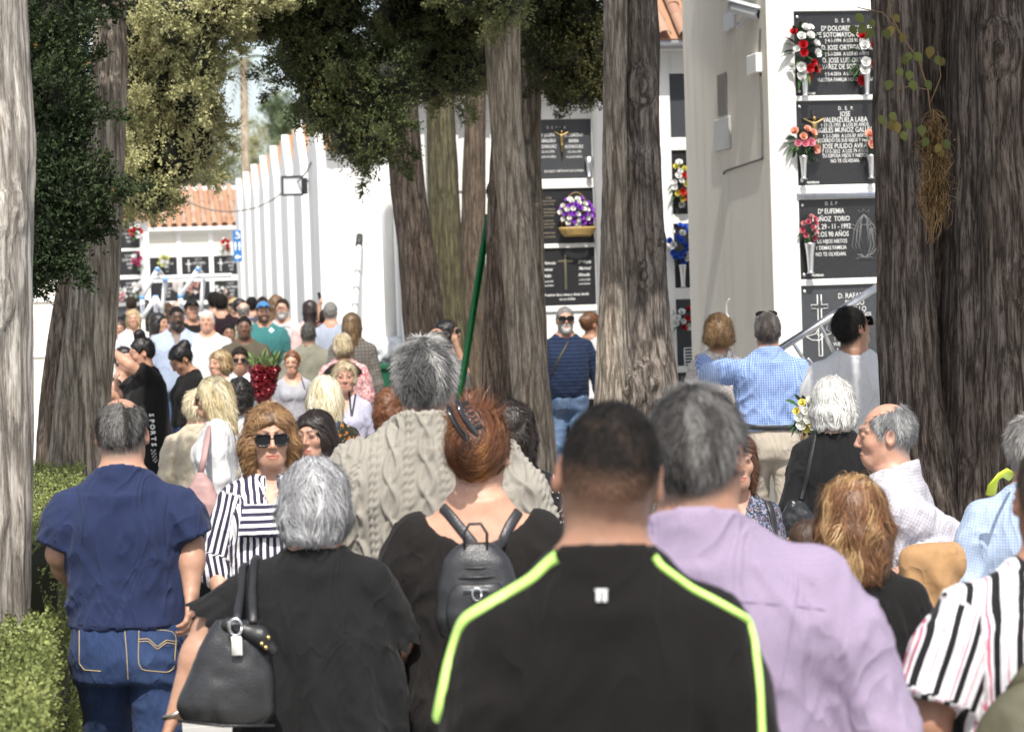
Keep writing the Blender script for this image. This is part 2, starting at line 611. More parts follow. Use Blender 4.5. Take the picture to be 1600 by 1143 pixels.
def march(prims, vs, lo=None, hi=None):
    U = [p for p in prims if p[4] == 'u']
    a = np.min([p[1] for p in U], 0) - 3 * vs; b = np.max([p[2] for p in U], 0) + 3 * vs
    if lo is not None: a = np.maximum(a, lo)
    if hi is not None: b = np.minimum(b, hi)
    n = np.ceil((b - a) / vs).astype(int) + 1
    ax = [(a[i] + vs * np.arange(n[i])).astype(np.float32) for i in range(3)]
    D = np.full(n, .2, np.float32)
    for f, l, h, k, op in prims:
        if l is None:
            i0, i1 = np.zeros(3, int), n
        else:
            mg = k + 3 * vs + .02
            i0 = np.clip(np.floor((l - mg - a) / vs).astype(int), 0, n); i1 = np.clip(np.ceil((h + mg - a) / vs).astype(int) + 1, 0, n)
            if (i1 <= i0).any(): continue
        sl = tuple(slice(i0[i], i1[i]) for i in range(3))
        d = f(ax[0][sl[0]][:, None, None], ax[1][sl[1]][None, :, None], ax[2][sl[2]][None, None, :])
        if op == 'u': D[sl] = smin(D[sl], d, k)
        elif op == 's': D[sl] = smax(D[sl], -d, k)
        else: D[sl] = smax(D[sl], d, k)
    for i in range(3):
        s0 = [slice(None)] * 3; s0[i] = 0; s1 = [slice(None)] * 3; s1[i] = -1
        D[tuple(s0)] = np.maximum(D[tuple(s0)], vs * .5); D[tuple(s1)] = np.maximum(D[tuple(s1)], vs * .5)
    np.clip(D, -4 * vs, 4 * vs, D)
    g = openvdb.FloatGrid(4 * vs)
    g.copyFromArray(np.ascontiguousarray(D))
    p, q = g.convertToQuads(0.0)
    if len(p) == 0: return np.zeros((0, 3)), np.zeros((0, 4), int)
    v = np.array(p, float) * vs + a
    q = np.array(q, int)
    # outward winding
    A = v[q[:, 0]]; nn = np.cross(v[q[:, 2]] - A, v[q[:, 3]] - v[q[:, 1]])
    if np.sum(nn * (A - 0)) < 0: q = q[:, ::-1]
    return v, q


def vnormals(v, q):
    n = np.cross(v[q[:, 2]] - v[q[:, 0]], v[q[:, 3]] - v[q[:, 1]])
    N = np.zeros_like(v)
    for i in range(4): np.add.at(N, q[:, i], n)
    return N / (np.linalg.norm(N, axis=1)[:, None] + 1e-12)


def rotm(yaw=0, pitch=0, roll=0):
    """yaw>0 turns the head to the figure's own left (+x); pitch>0 looks down"""
    return np.array(Matrix.Rotation(R_(yaw), 3, 'Z') @ Matrix.Rotation(R_(pitch), 3, 'X') @ Matrix.Rotation(R_(roll), 3, 'Y'))


ROWS = {
    'm': [(.78, .158, .108, .015), (.88, .17, .122, .015), (.98, .163, .115, 0), (1.08, .158, .110, -.01), (1.20, .165, .115, -.01), (1.30, .176, .122, -.005),
          (1.36, .165, .112, .005), (1.41, .125, .092, .015), (1.46, .085, .072, .02), (1.50, .062, .06, .02)],
    'f': [(.78, .165, .115, .02), (.88, .178, .128, .02), (.98, .162, .110, 0), (1.08, .142, .10, -.005), (1.20, .148, .102, -.005), (1.30, .153, .105, 0),
          (1.36, .142, .098, .005), (1.41, .11, .082, .015), (1.46, .075, .064, .02), (1.50, .055, .054, .02)]}
PIV = np.array([0, .02, 1.52])
CR_C, CR_R = np.array([0, .014, 1.656]), np.array([.077, .097, .095])


def head_prims(sex, hp):
    j = hp.get('jaw', 1.0) * (1.0 if sex == 'm' else .92)
    P = [ell(CR_C, CR_R, .03),
         ell((0, -.028, 1.605), (.062 * j, .066, .088), .03),
         ell((0, -.068, 1.535), (.026 * j, .024, .02), .03),
         ell((0, -.08, 1.56), (.03, .018, .022), .02),
         cone((.043 * j, -.02, 1.570), (.026, -.062, 1.54), .019 * j, .015, .03), cone((-.043 * j, -.02, 1.570), (-.026, -.062, 1.54), .019 * j, .015, .03)]
    for s in (-1, 1):
        P.append(ell((s * .041, -.064, 1.612), (.020, .020, .022), .025))
        P.append(cone((s * .014, -.090, 1.667), (s * .05, -.072, 1.664), .009, .008, .016))
    for s in (-1, 1):
        P.append(ell((s * .032, -.104, 1.646), (.020, .014, .013), .014, 's'))
    P += [cone((0, -.092, 1.655), (0, -.110, 1.613), .007, .0095, .012), ell((0, -.111, 1.608), (.0105, .011, .0085), .008)]
    for s in (-1, 1): P.append(ell((s * .0125, -.1, 1.604), (.007, .010, .0075), .008))
    P += [ell((0, -.095, 1.5735), (.024, .009, .006), .006), ell((0, -.093, 1.5610), (.021, .010, .007), .006), ell((0, -.106, 1.5675), (.028, .008, .0022), .003, 's')]
    for s in (-1, 1):
        re = np.array(Matrix.Rotation(R_(s * 24), 3, 'Z') @ Matrix.Rotation(R_(-12), 3, 'X'))
        P.append(ell((s * .081, .012, 1.628), (.010, .021, .033), .008, 'u', re))
        P.append(ell((s * .089, .008, 1.633), (.007, .011, .018), .006, 's', re))
        # eyelids
        P.append(ell((s * .032, -.086, 1.646), (.0165, .0095, .0095), .007))
    return P


def zline(Y, shift=0.):
    return np.interp(Y, [-.11, -.08, -.06, -.045, -.03, 0, .03, .06, .1], [1.715, 1.706, 1.69, 1.66, 1.618, 1.60, 1.575, 1.55, 1.54]) + shift


def hair_prims(st, p):
    t = p.get('vol', .010)
    P = []
    ears = p.get('ears', True)
    zl = p.get('zl', 1.48)
    w = p.get('w', 1.0)
    if st in ('short', 'bald', 'fade', 'bun', 'up'):
        P.append(ell(CR_C + np.array([0, .002, .002]), CR_R + t, 0))
        def nz(X, Y, Z, f=70):
            X, Y, Z = np.broadcast_arrays(X, Y, Z); return vnoise(np.stack([X, Y, Z * .6], -1) * f + 7) - .5
        P.append(cut(lambda X, Y, Z: zline(Y, p.get('line', 0)) + .026 * nz(X, Y, Z) - Z, .003))
        if st == 'bald': P.append(cut(lambda X, Y, Z: np.sqrt((X / .066) ** 2 + ((Y - p.get('by', -.03)) / .105) ** 2 + ((Z - 1.745) / p.get('bz', .065)) ** 2) * -.06 + .06 + .03 * nz(X, Y, Z), .004))
        if ears:
            for s in (-1, 1): P.append(ell((s * .09, .0, 1.622), (.03, .026, .040), .004, 's'))
        if st == 'fade': P.append(cut(lambda X, Y, Z: 1.60 - Z, .004))
        if st == 'bun':
            c = np.array(p.get('bun', (0, .1, 1.70))); r = p.get('br', .05)
            P.append(ell(c, (r, r, r), .015))
        if st == 'up':
            P.append(ell((0, .055, 1.650), (.080, .088, .098), .02))
            P.append(ell((.012, .065, 1.735), (.050, .042, .036), .03))
    else:   # hanging hair
        P.append(ell(CR_C + np.array([0, .004, .004]), CR_R + t, 0))
        nb = 7
        for i in range(nb):
            a = math.pi * (-.14 + 1.28 * i / (nb - 1))
            x, y = math.cos(a), math.sin(a)
            top = np.array([x * .048, .016 + y * .062, 1.69])
            z1 = zl + (.05 * (1 - max(y, 0)) if st != 'bob' else .0)
            mid = np.array([x * (.053 + t) * w, .02 + y * (.066 + t), 1.60])
            low = np.array([x * (.052 + t) * w * p.get('flare', 1.0), 0.03 + y * (.058 + t) * (1 + .15 * (st == 'long')), z1])
            P.append(cone(top, mid, .035, .034, .03)); P.append(cone(mid, low, .034, .030 if st == 'bob' else .026, .03))
        fw = p.get('face', 1.0)
        P.append(ell((0, -.128, 1.592), (.068 * fw, .082, .122 + .004 * (fw > 1.1)), .010, 's'))
        P.append(ell((0, -.06, 1.52), (.06, .10, .085), .012, 's'))
        P.append(ell((0, -.142, 1.59), (.12, .082 * p.get('side', 1.0), .118), .012, 's'))
        if p.get('part'): pass
    return P


def hand_prims(W, d, n, t, sc=1., curl=1.0):
    """W wrist, d along the hand, n palm normal, t towards the thumb"""
    P = []
    off = [.029, .010, -.009, -.027]; L = [.074, .082, .076, .060]
    for o, l in zip(off, L):
        kn = W + sc * (d * (.088 - abs(o) * .25) + t * o)
        P.append(cone(W + sc * (d * .008 + t * o * .55), kn, .0155 * sc, .0115 * sc, .014))
        q, ang = kn, 0.
        for fr, da, r in ((.44, .30, .0092), (.31, .55, .0083), (.25, .45, .0072)):
            ang += da * curl
            nx = q + sc * l * fr * (d * math.cos(ang) + n * math.sin(ang))
            P.append(cone(q, nx, r * sc * 1.08, r * sc, .003)); q = nx
    b = W + sc * (d * .022 + t * .022 + n * .006)
    m1 = b + sc * .042 * (d * .62 + t * .66 + n * .35); m2 = m1 + sc * .034 * (d * .82 + t * .30 + n * .4); m3 = m2 + sc * .026 * (d * .95 + n * .35 * curl)
    P += [cone(b, m1, .016 * sc, .0115 * sc, .012), cone(m1, m2, .0108 * sc, .0095 * sc, .003), cone(m2, m3, .0095 * sc, .008 * sc, .003)]
    return P


def unit(v):
    v = np.asarray(v, float); return v / (np.linalg.norm(v) + 1e-12)


SKIN = {'fair': (.50, .30, .215), 'mid': (.40, .235, .163), 'tan': (.32, .178, .119), 'brown': (.20, .105, .065), 'dark': (.085, .045, .03)}
HAIRC = {'grey': (.23, .22, .21), 'lgrey': (.42, .41, .41), 'white': (.72, .70, .66), 'black': (.012, .010, .009), 'dark': (.03, .02, .015), 'brown': (.085, .045, .025),
         'chest': (.16, .07, .03), 'auburn': (.20, .065, .022), 'lbrown': (.27, .15, .07), 'blond': (.62, .47, .26), 'pblond': (.78, .68, .48), 'red': (.24, .06, .025)}


def sdf_at(prims, P):
    X, Y, Z = P[:, 0], P[:, 1], P[:, 2]
    D = np.full(len(P), .2)
    for f, l, h, k, op in prims:
        d = f(X, Y, Z)
        D = smin(D, d, k) if op == 'u' else (smax(D, -d, k) if op == 's' else smax(D, d, k))
    return D


def locks(P, pp, seed):
    """relief of the hair: locks running down it, or curls"""
    c = pp.get('curl', .06)
    P = np.asarray(P, float)
    Q = P + np.stack([np.sin(P[:, 2] * 55 + P[:, 1] * 20), np.cos(P[:, 2] * 48), 0 * P[:, 2]], 1) * (.004 + .02 * min(c, .4))
    zf = 8 + 60 * min(c, .6)
    return pp.get('lock', .0055 + .010 * min(c, .5)) * ((vnoise(Q * np.array([44, 44, zf]) + seed) - .5) * 1.5 + (vnoise(Q * np.array([95, 95, zf * 1.8]) + seed + 5) - .5) * .8)


def strands(v, q, n, seg, length, width, flow, lift, curl, col, rng, jit=.35, prims=None, hl=None, hlf=0., seed=0., lk=None, grad=None, loose=1.):
    """tapered ribbons rooted on the hair mass and combed along it"""
    N = vnormals(v, q)
    fa = np.linalg.norm(np.cross(v[q[:, 2]] - v[q[:, 0]], v[q[:, 3]] - v[q[:, 1]]), axis=1)
    fi = rng.choice(len(q), n, p=fa / fa.sum())
    w = rng.random((n, 4)); w /= w.sum(1)[:, None]
    p = (v[q[fi]] * w[:, :, None]).sum(1); root = p.copy()
    nr = (N[q[fi]] * w[:, :, None]).sum(1); nr /= np.linalg.norm(nr, axis=1)[:, None] + 1e-9
    Ls = length * (.6 + .8 * rng.random(n))
    off = .0008 + .0035 * rng.random(n) ** 2 + loose * .022 * rng.random(n) ** 8
    rj = rng.normal(0, jit * .22, (n, 3))
    V = np.zeros((n, seg + 1, 2, 3))
    e = .003
    for s in range(seg + 1):
        t = s / seg
        d = flow(p, nr); d = d - nr * (d * nr).sum(1)[:, None]; d /= np.linalg.norm(d, axis=1)[:, None] + 1e-9
        big = np.stack([vnoise(p * np.array([30, 30, 16]) + 40 * i + seed) - .5 for i in range(3)], 1)
        d = d + big * 2.2 * jit * (.6 + curl * 4) + rj
        d = d - nr * (d * nr).sum(1)[:, None]; d /= np.linalg.norm(d, axis=1)[:, None] + 1e-9
        side = np.cross(d, nr); side /= np.linalg.norm(side, axis=1)[:, None] + 1e-9
        ww = width * (1 - .8 * t ** 2) * .5
        V[:, s, 0] = p - side * ww; V[:, s, 1] = p + side * ww
        p = p + (d + nr * lift) * (Ls / seg)[:, None]
        if prims is not None and lift < .3:
            D0 = sdf_at(prims, p)
            if lk is not None: D0 = D0 - lk(p)
            D1 = sdf_at(prims, p) if lk is not None else D0
            g = np.stack([sdf_at(prims, p + np.eye(3)[i] * e) - D1 for i in range(3)], 1)
            g /= np.linalg.norm(g, axis=1)[:, None] + 1e-9
            nr = g
            p = p - g * np.clip(D0 - off - lift * Ls * t * .5, -.01, .012)[:, None]
    base = np.arange(n)[:, None] * (2 * (seg + 1))
    s = np.arange(seg)[None, :] * 2
    Q = np.stack([base + s, base + s + 1, base + s + 3, base + s + 2], -1).reshape(-1, 4)
    tone = .72 + .56 * vnoise(root * np.array([70, 70, 16]) + seed)
    cc = np.array(col)[None, :] * (tone * np.clip(rng.normal(1, .13, n), .55, 1.5))[:, None]
    if hl is not None:
        f = np.clip((vnoise(root * np.array([38, 38, 9]) + 9) - .5 + hlf) * 5 + rng.normal(0, .2, n), 0, 1)[:, None]
        cc = cc * (1 - f) + np.array(hl) * (tone * np.clip(rng.normal(1, .1, n), .5, 1.5))[:, None] * f
    if grad is not None:
        gz = np.clip((root[:, 2] - 1.575) / .09, 0, 1)[:, None]; gz2 = np.clip((root[:, 2] - 1.68) / .04, 0, 1)[:, None]
        cc = grad * (1 - gz) + cc * gz * (1 - .5 * gz2)
    C = np.repeat(cc, 2 * (seg + 1), axis=0)
    return V.reshape(-1, 3), Q, C


def shades(parent, R, up=False, lens=(.01, .01, .012), frame=(.012, .01, .01), clear=False, name='sunglasses'):
    g = G(); l = G()
    for s in (-1, 1):
        a = np.linspace(0, 2 * math.pi, 16, endpoint=False)
        ex = np.sign(np.cos(a)) * np.abs(np.cos(a)) ** .75 * .0325; ez = np.sign(np.sin(a)) * np.abs(np.sin(a)) ** .75 * .0245
        ring = np.stack([s * .0365 + ex, -.112 + .35 * np.abs(ex + .0 * s) ** 1.2 + .10 * np.maximum(s * ex, 0) * 1.5, 1.642 + ez], 1)
        g.tube(np.vstack([ring, ring[:1], ring[1:2]]), .0024 if clear else .0042, 5)
        if not clear:
            v = np.vstack([ring, ring.mean(0) + (0, -.004, 0)])
            l.add(v, np.array([(i, (i + 1) % 16, 16) for i in range(16)]))
        g.tube([(s * .062, -.098, 1.65), (s * .075, -.06, 1.652), (s * .081, .0, 1.65), (s * .083, .02, 1.632)], .0028, 5)
    g.tube([(-.012, -.113, 1.646), (0, -.116, 1.65), (.012, -.113, 1.646)], .0025, 5)
    def tr(gg):
        for i, v in enumerate(gg.v):
            if up:
                Q = np.array(Matrix.Rotation(R_(-58), 3, 'X')); c = np.array([0, 0, 1.64])
                v = (v - c) @ Q.T + c + np.array([0, .005, .02])
            gg.v[i] = (v - PIV) @ R.T + PIV
    tr(g)
    o = g.build(name, m_plain('glasses_frame', frame, .25, 0, .5), parent)
    if not clear:
        tr(l)
        l.build('lens', m_plain('dark_lens', lens, .38, 0, .3), o)
    return o


def person(px, py, s, yaw, label, sex='m', skin='mid', g=1.0, hs=1.0, sw=1.0, H=None, arms=None, head=(0, 0, 0), hair=None, hp=None, top=None, bot=None,
           glasses=None, beard=None, face=None, belly=0., cap=None, group=None, lean=0., shoes=True, rows=None, seed=1, af=None):
    """px,py: top of the head in the photograph; yaw 0 faces the camera, 180 away, +90 to the right of the picture"""
    hp = hp or {}
    rng = np.random.default_rng(seed * 977 + int(px))
    tp = at(px, py, s)
    Hh = float(tp[2])
    th = R_(yaw)
    Rz = np.array(Matrix.Rotation(th, 3, 'Z'))
    Rh = rotm(*head)
    hs = float(np.clip((1.71 / (H or Hh)) ** .65, .94, 1.16))
    hc_ = PIV + (Rh @ (CR_C - PIV)) * hs
    ztop = hc_[2] + hs * np.linalg.norm(Rh[2] * CR_R) + (hair[2].get('vol', .010) if hair and len(hair) > 2 else .01)
    k = (H or Hh) / ztop
    loc = np.array([tp[0], tp[1], Hh - ztop * k]) - Rz @ (k * hc_ * np.array([1, 1, 0]))
    root = empty('person', loc, th, k, label, 'person', group)
    def loc_of(P): return ((np.asarray(P) - loc) @ Rz) / k
    LOD = 0 if s >= 400 else (1 if s >= 215 else (2 if s > 150 else 3))
    facing = abs(((yaw + head[0] + 180) % 360) - 180) < 125
    vh = (.0044, .0062, .011, .015)[LOD] * (1.0 if facing else 1.6); vt = (.0092, .0135, .021, .028)[LOD]; va = (.006, .009, .014, .02)[LOD]
    sk = np.array(SKIN[skin] if isinstance(skin, str) else skin)
    # ---------------- skeleton
    f = 1.0 if sex == 'm' else .9
    SX = (.180 if sex == 'm' else .158) * sw
    A = []
    for i, sd in enumerate((1, -1)):          # the figure's left (+x), then right
        S = np.array([sd * SX, .012, 1.395])
        a = (arms or {}).get('L' if sd > 0 else 'R', None)
        curl = 1.0; nrm = None
        if a is None:
            E = S + np.array([sd * (.055 + .03 * (g - 1)), .025, -.285]); W = E + np.array([sd * .012, -.065, -.245])
        else:
            if a[0] == 'px':
                E = loc_of(at(a[1][0], a[1][1], F / (F / s + a[1][2]))); W = loc_of(at(a[2][0], a[2][1], F / (F / s + a[2][2])))
            else:
                E = S + np.array([sd * a[0][0], a[0][1], a[0][2]]); W = E + np.array([sd * a[1][0], a[1][1], a[1][2]])
            if len(a) > 3 and a[0] == 'px': curl = a[3]
            elif len(a) > 2 and a[0] != 'px': curl = a[2]
        A.append((sd, S, E, W, curl))
    rws = [list(r) for r in ROWS[sex]]
    if rows is None:
        for r in rws:
            b = math.exp(-((r[0] - 1.08) / .22) ** 2)
            r[1] *= (1 + (g - 1) * (.55 + .6 * b)) * (1 + (sw - 1) * np.clip((r[0] - 1.1) / .25, 0, 1) * (r[0] < 1.46))
            r[2] *= 1 + (g - 1) * (.5 + .9 * b)
            r[2] += belly * b; r[3] -= belly * .9 * b
    fa = af or 1 + (g - 1) * .6
    # ---------------- head
    hsm = (hs, hs * .5 + .5)
    def hd(pr):
        return moved(pr, Rh, PIV)
    def scale_head(v):     # head size relative to the body, about the neck pivot
        v = v.copy()
        w = np.clip((v[:, 2] - 1.46) / .06, 0, 1)[:, None]
        return v + (v - PIV) * (hs - 1) * w
    body = G()
    HP = [hd(p) for p in head_prims(sex, hp)]
    nr = (.060 if sex == 'm' else .050) * (1 + (g - 1) * .5)
    nk = PIV + (np.array([0, .008, 1.60]) - PIV) @ Rh.T
    chest = [profile(rws, .02, 0, 1.12), cone((0, .028, 1.42), nk, nr * 1.12, nr, .035)]
    for sd, S, E, W, c in A:
        chest += [cone((sd * .045, .03, 1.480), S + (-sd * .02, .006, -.008), .040, .042, .05), cone(S + np.array([0, 0, -.010]), S + (E - S) * .5, .048 * f * fa, .045 * f * fa, .03)]
    if sex == 'f': chest += [ell((sd * .068, -.085, 1.27), (.068, .06, .065), .04) for sd in (1, -1)]
    HPu = [p for p in HP if True]
    v, q = march([HPu[0]] + HPu[1:6] + chest + HPu[6:], vh, lo=np.array([-.3, -.3, {'wide': 1.2, 'v': 1.31, 'scoop': 1.33}.get((top or {}).get('neck'), 1.40)]))
    # colours of the face in the head's own frame
    hv = (v - PIV) @ Rh + PIV
    col = np.tile(sk, (len(v), 1))
    def paint(w, c, a):
        w = (np.clip(w, 0, 1) * a)[:, None]; col[:] = col * (1 - w) + np.array(c) * w
    r2 = lambda c, r: ((hv - np.array(c)) / np.array(r))
    fr = hv[:, 1] < -.05
    lipc = sk * np.array([.86, .58, .60]) if sex == 'm' else sk * np.array([.85, .42, .44])
    paint(np.where(fr, 1.3 - np.linalg.norm(r2((0, -.097, 1.567), (.025, .03, .0105)), axis=1), 0) * 2.5, lipc, .75)
    for sd in (1, -1):
        paint(1.2 - np.linalg.norm(r2((sd * .042, -.075, 1.603), (.026, .03, .022)), axis=1), sk * np.array([1.10, .82, .78]), .28)
        paint(1.15 - np.linalg.norm(r2((sd * .081, .012, 1.628), (.02, .03, .04)), axis=1), sk * np.array([1.05, .75, .70]), .5)
        paint(1.1 - np.linalg.norm(r2((sd * .032, -.094, 1.640), (.024, .03, .017)), axis=1), sk * np.array([.72, .62, .60]), .45)
    paint(1.2 - np.linalg.norm(r2((0, -.115, 1.608), (.017, .02, .016)), axis=1), sk * np.array([1.12, .78, .72]), .4)
    if LOD >= 2:
        for sd in (1, -1): paint(np.where(fr, 1.25 - np.linalg.norm(r2((sd * .032, -.097, 1.646), (.013, .04, .0048)), axis=1), 0) * 3, sk * .16, .85)
    hc = None
    if hair:
        hc = np.array(HAIRC[hair[1]] if isinstance(hair[1], str) else hair[1])
        for sd in (1, -1):      # eyebrows
            bx = np.clip(hv[:, 0] * sd, .014, .052)
            bz = 1.666 + .007 * np.sin((bx - .014) / .038 * 2.4) - .002
            dd = np.sqrt(((hv[:, 0] * sd - bx) * 1.0) ** 2 + ((hv[:, 2] - bz) * 1.0) ** 2)
            bc = hc * .6 if hc.mean() < .3 else sk * .5
            paint(np.where(hv[:, 1] < -.05, (.0052 - dd) / .002, 0), bc, .75 if sex == 'm' else .7)
        if hair[0] in ('fade', 'bald', 'short'):
            z0 = zline(hv[:, 1])
            st = np.clip((hv[:, 2] - z0 + .012) / .03, 0, 1) * (np.abs(hv[:, 0]) < .082)
            if hair[0] == 'fade':
                st = np.clip((hv[:, 2] - 1.535) / .12, 0, 1) * (hv[:, 1] > -.06) * (1 - (np.abs(hv[:, 0]) > .079) * 1.)
                st = st * (.92 + .16 * vnoise(hv * 90))
            if hair[0] == 'bald':
                pp_ = hair[2] if len(hair) > 2 else {}
                qb = np.sqrt((hv[:, 0] / .066) ** 2 + ((hv[:, 1] - pp_.get('by', -.03)) / .105) ** 2 + ((hv[:, 2] - 1.745) / pp_.get('bz', .065)) ** 2)
                st = st * np.clip((qb - .86 + .3 * (vnoise(hv * 120) - .5)) / .3, 0, 1) * .8
            paint(st, hc, .92)
    if beard:
        bcol, amt = np.array(beard[0]), beard[1]
        jaw = np.clip((1.600 - hv[:, 2] - .35 * np.maximum(-.04 - hv[:, 1], 0) * 0) / .02, 0, 1) * np.clip((-.01 - hv[:, 1]) / .02, 0, 1) * np.clip((hv[:, 2] - 1.495) / .02, 0, 1)
        mouth = np.linalg.norm(r2((0, -.097, 1.567), (.026, .05, .010)), axis=1) < 1
        paint(jaw * (~mouth) * (.75 + .5 * vnoise(hv * 120)), bcol, amt)
    body.add(scale_head(v), q, col)
    # ---------------- arms with hands
    slv = (top or {}).get('sl', .35)
    for sd, S, E, W, curl in A:
        d = unit(W - E)
        n = unit(np.array([-sd * .9, -.25, 0.]) - d * (np.array([-sd * .9, -.25, 0.]) @ d))
        if abs(d[2]) < .5: n = unit(np.array([0, .1, -1.0]) - d * (np.array([0, .1, -1.]) @ d))
        t = unit(np.cross(n, d)) * 1.0
        if t[1] > 0 and abs(d[2]) >= .5: t = -t
        if abs(d[2]) < .5 and t[0] * sd > 0: t = -t
        if d[2] > .5: t = np.cross(n, d); t = t if t[1] > 0 else -t
        ar = []
        if slv <= .5: ar += [cone(S + (E - S) * max(0, slv * 2 - .25) + np.array([0, 0, -.010]), E, (.048 - .008 * max(0, slv * 2 - .25)) * f * fa, .040 * f * fa, .02)]
        if slv < .97: ar += [cone(E, E + (W - E) * .35, .040 * f * fa, .042 * f * fa, .02), cone(E + (W - E) * .3, W, .043 * f * fa, .027 * f, .02)]
        else: ar += [cone(E + (W - E) * .8, W, .030 * f, .027 * f, .02)]
        ar += hand_prims(W, d, n, t, 1.0 * f if sex == 'm' else .92, curl)
        v, q = march(ar, va)
        c = np.tile(sk, (len(v), 1))
        body.add(v, q, c)
    # ---------------- trunk and legs
    hipz = .90
    st = .05
    LEG = []
    for sd in (1, -1):
        fwd = (hp.get('stride', .10)) * sd
        Hj = np.array([sd * .085, .012, hipz]); K = np.array([sd * .095, -.03 + -fwd * .5, .49]); An = np.array([sd * .10, .03 - fwd, .085 + max(0, -fwd) * .25])
        LEG.append((sd, Hj, K, An))
    core = [profile(rws, .03, -.004, .80, 1.46)]
    for sd, Hj, K, An in LEG:
        core += [cone(Hj, K, .078 * fa, .052 * fa, .02), cone(K, K + (An - K) * .4, .052 * fa, .055 * fa, .02), cone(K + (An - K) * .35, An, .056 * fa, .036, .02), cone(An, An + (0, -.10, -.045), .038, .03, .02)]
    for sd, S, E, W, cu_ in A:
        core += [cone((sd * .05, .03, 1.45), S + (0, 0, -.01), .036, .036, .04), cone(S + (0, 0, -.01), E, .040 * f * fa, .032 * f * fa, .02), cone(E, W, .032 * f * fa, .022 * f, .02)]
    core.append(cone((0, .02, 1.40), (0, .012, 1.54), .045, .042, .03))
    v, q = march(core, .026 if LOD < 2 else .036)
    body.add(v, q, sk)
    bo = body.build('body', m_skin('skin'), root)
    # ---------------- eyes
    if abs(((yaw + head[0] + 180) % 360) - 180) < 115 and LOD < 2:
        eg = G()
        for sd in (1, -1):
            for (dy, r, cc) in ((0, (.0112, .0095, .0038), (.42, .37, .34)), (-.0078, (.0050, .003, .0040), (.035, .02, .013))):
                v, q = march([ell((sd * .032, -.0896 + dy, 1.645), r, 0)], .0022)
                eg.add(v, q, cc)
            eg.tube([(sd * .018, -.0985, 1.6475), (sd * .026, -.1005, 1.6512), (sd * .034, -.1005, 1.6518), (sd * .045, -.095, 1.6475)], .0016, 4, (.03, .02, .015))
        for i, v in enumerate(eg.v): eg.v[i] = scale_head((v - PIV) @ Rh.T + PIV)
        eg.build('eyes', m_col('eye', .15, 0, .6), root)
    # ---------------- hair
    if hair:
        style, pp = hair[0], (hair[2] if len(hair) > 2 else {})
        vhh = (.0065, .008, .012, .016)[LOD]
        HPR = hair_prims(style, pp)
        v, q = march(HPR, vhh)
        N = vnormals(v, q)
        ca = min(pp.get('lump', .004), .010) * (.8 if style in ('short', 'bald', 'fade') else .6)
        v = v + N * ((fbm(v * pp.get('lf', 28), 3) - .5) * 2 * ca)[:, None]
        lkf = None
        if style not in ('short', 'bald', 'fade'):
            lkf = lambda P_: locks(P_, pp, seed * 3.1)
            v = v + N * lkf(v)[:, None]
        hg = G()
        hlc, hlf = pp.get('hl'), pp.get('hlf', 0.)
        c = np.tile(hc, (len(v), 1))
        if hlc is not None:
            ff = np.clip((vnoise(v * np.array([38, 38, 12]) + 9) - .5 + hlf) * 6, 0, 1)[:, None]
            c = c * (1 - ff) + np.array(hlc) * ff
        if style in ('fade',):
            ff = (np.clip((v[:, 2] - 1.535) / .12, 0, 1) * (.93 + .14 * vnoise(v * 60)))[:, None].clip(0, 1); c = (sk * (1 - ff) + c * ff) / .75
        hg.add(v, q, c * (.75 if style in ('short', 'bald', 'fade') else .5))
        ns = {0: 5200, 1: 2200, 2: 650, 3: 160}[LOD]
        crown = np.array([0, .045, 1.75])
        if style in ('short', 'bald', 'fade', 'bun', 'up'):
            if style == 'up':
                bc = np.array(pp.get('knot', (.0, .15, 1.66)))
                flow = lambda p, n: np.cross(p - bc, np.array([0., 1., 0.])) * .9 - (p - bc) * .5
                L, lift, cu = .055, .02, .06
            elif style == 'bun':
                b = np.array(pp.get('bun', (0, .1, 1.70)))
                flow = lambda p, n: b - p
                L, lift, cu = .045, .02, .03
            else:
                flow = lambda p, n: (p - crown) + np.array([0, .0, -.05])
                L, lift, cu = pp.get('len', .022), pp.get('lift', .45), .08
        else:
            def flow(p, n):
                fr_ = np.clip((-.035 - p[:, 1]) / .04, 0, 1) * np.clip((p[:, 2] - 1.66) / .03, 0, 1)
                return np.stack([(p[:, 0] - .012) * (9 + 45 * fr_), (p[:, 1] + .03) * 6 * (1 - fr_), -1 + .7 * fr_], 1)
            L, lift, cu = pp.get('len', .075), pp.get('lift', .1) * .3, pp.get('curl', .06)
        if ns and style != 'none':
            ns = int(ns * pp.get('dens', 1.0))
            vv, qq, cc = strands(v, q, ns, (4 if LOD == 0 and L > .03 else 3) if LOD < 2 else 2, L, (.0019, .003, .006, .011)[LOD] * pp.get('wid', 1.0), flow, lift, cu, hc, rng, pp.get('jit', .3) * 1.35, prims=HPR, hl=hlc, hlf=hlf, seed=seed * 3.7, lk=lkf, grad=sk * .8 if style == 'fade' else None)
            hg.add(vv, qq, cc)
            if style == 'up':
                top_i = v[:, 2] > 1.745
                pts = v[top_i]
                if len(pts) > 20:
                    vv, qq, cc = strands(v, q, 1500, 4, .036, .003, lambda p, n: np.array([0, 0, 1.]) + n * .5, 1.1, .35, hc * 1.1, rng, .9)
                    keep = (vv.reshape(-1, 10, 3)[:, 0, 2] > 1.72)
                    idx = np.where(keep)[0]
                    vs_ = vv.reshape(-1, 10, 3)[idx].reshape(-1, 3); cs_ = cc.reshape(-1, 10, 3)[idx].reshape(-1, 3)
                    b0 = np.arange(len(idx))[:, None] * 10; s0 = np.arange(4)[None] * 2
                    hg.add(vs_, np.stack([b0 + s0, b0 + s0 + 1, b0 + s0 + 3, b0 + s0 + 2], -1).reshape(-1, 4), cs_)
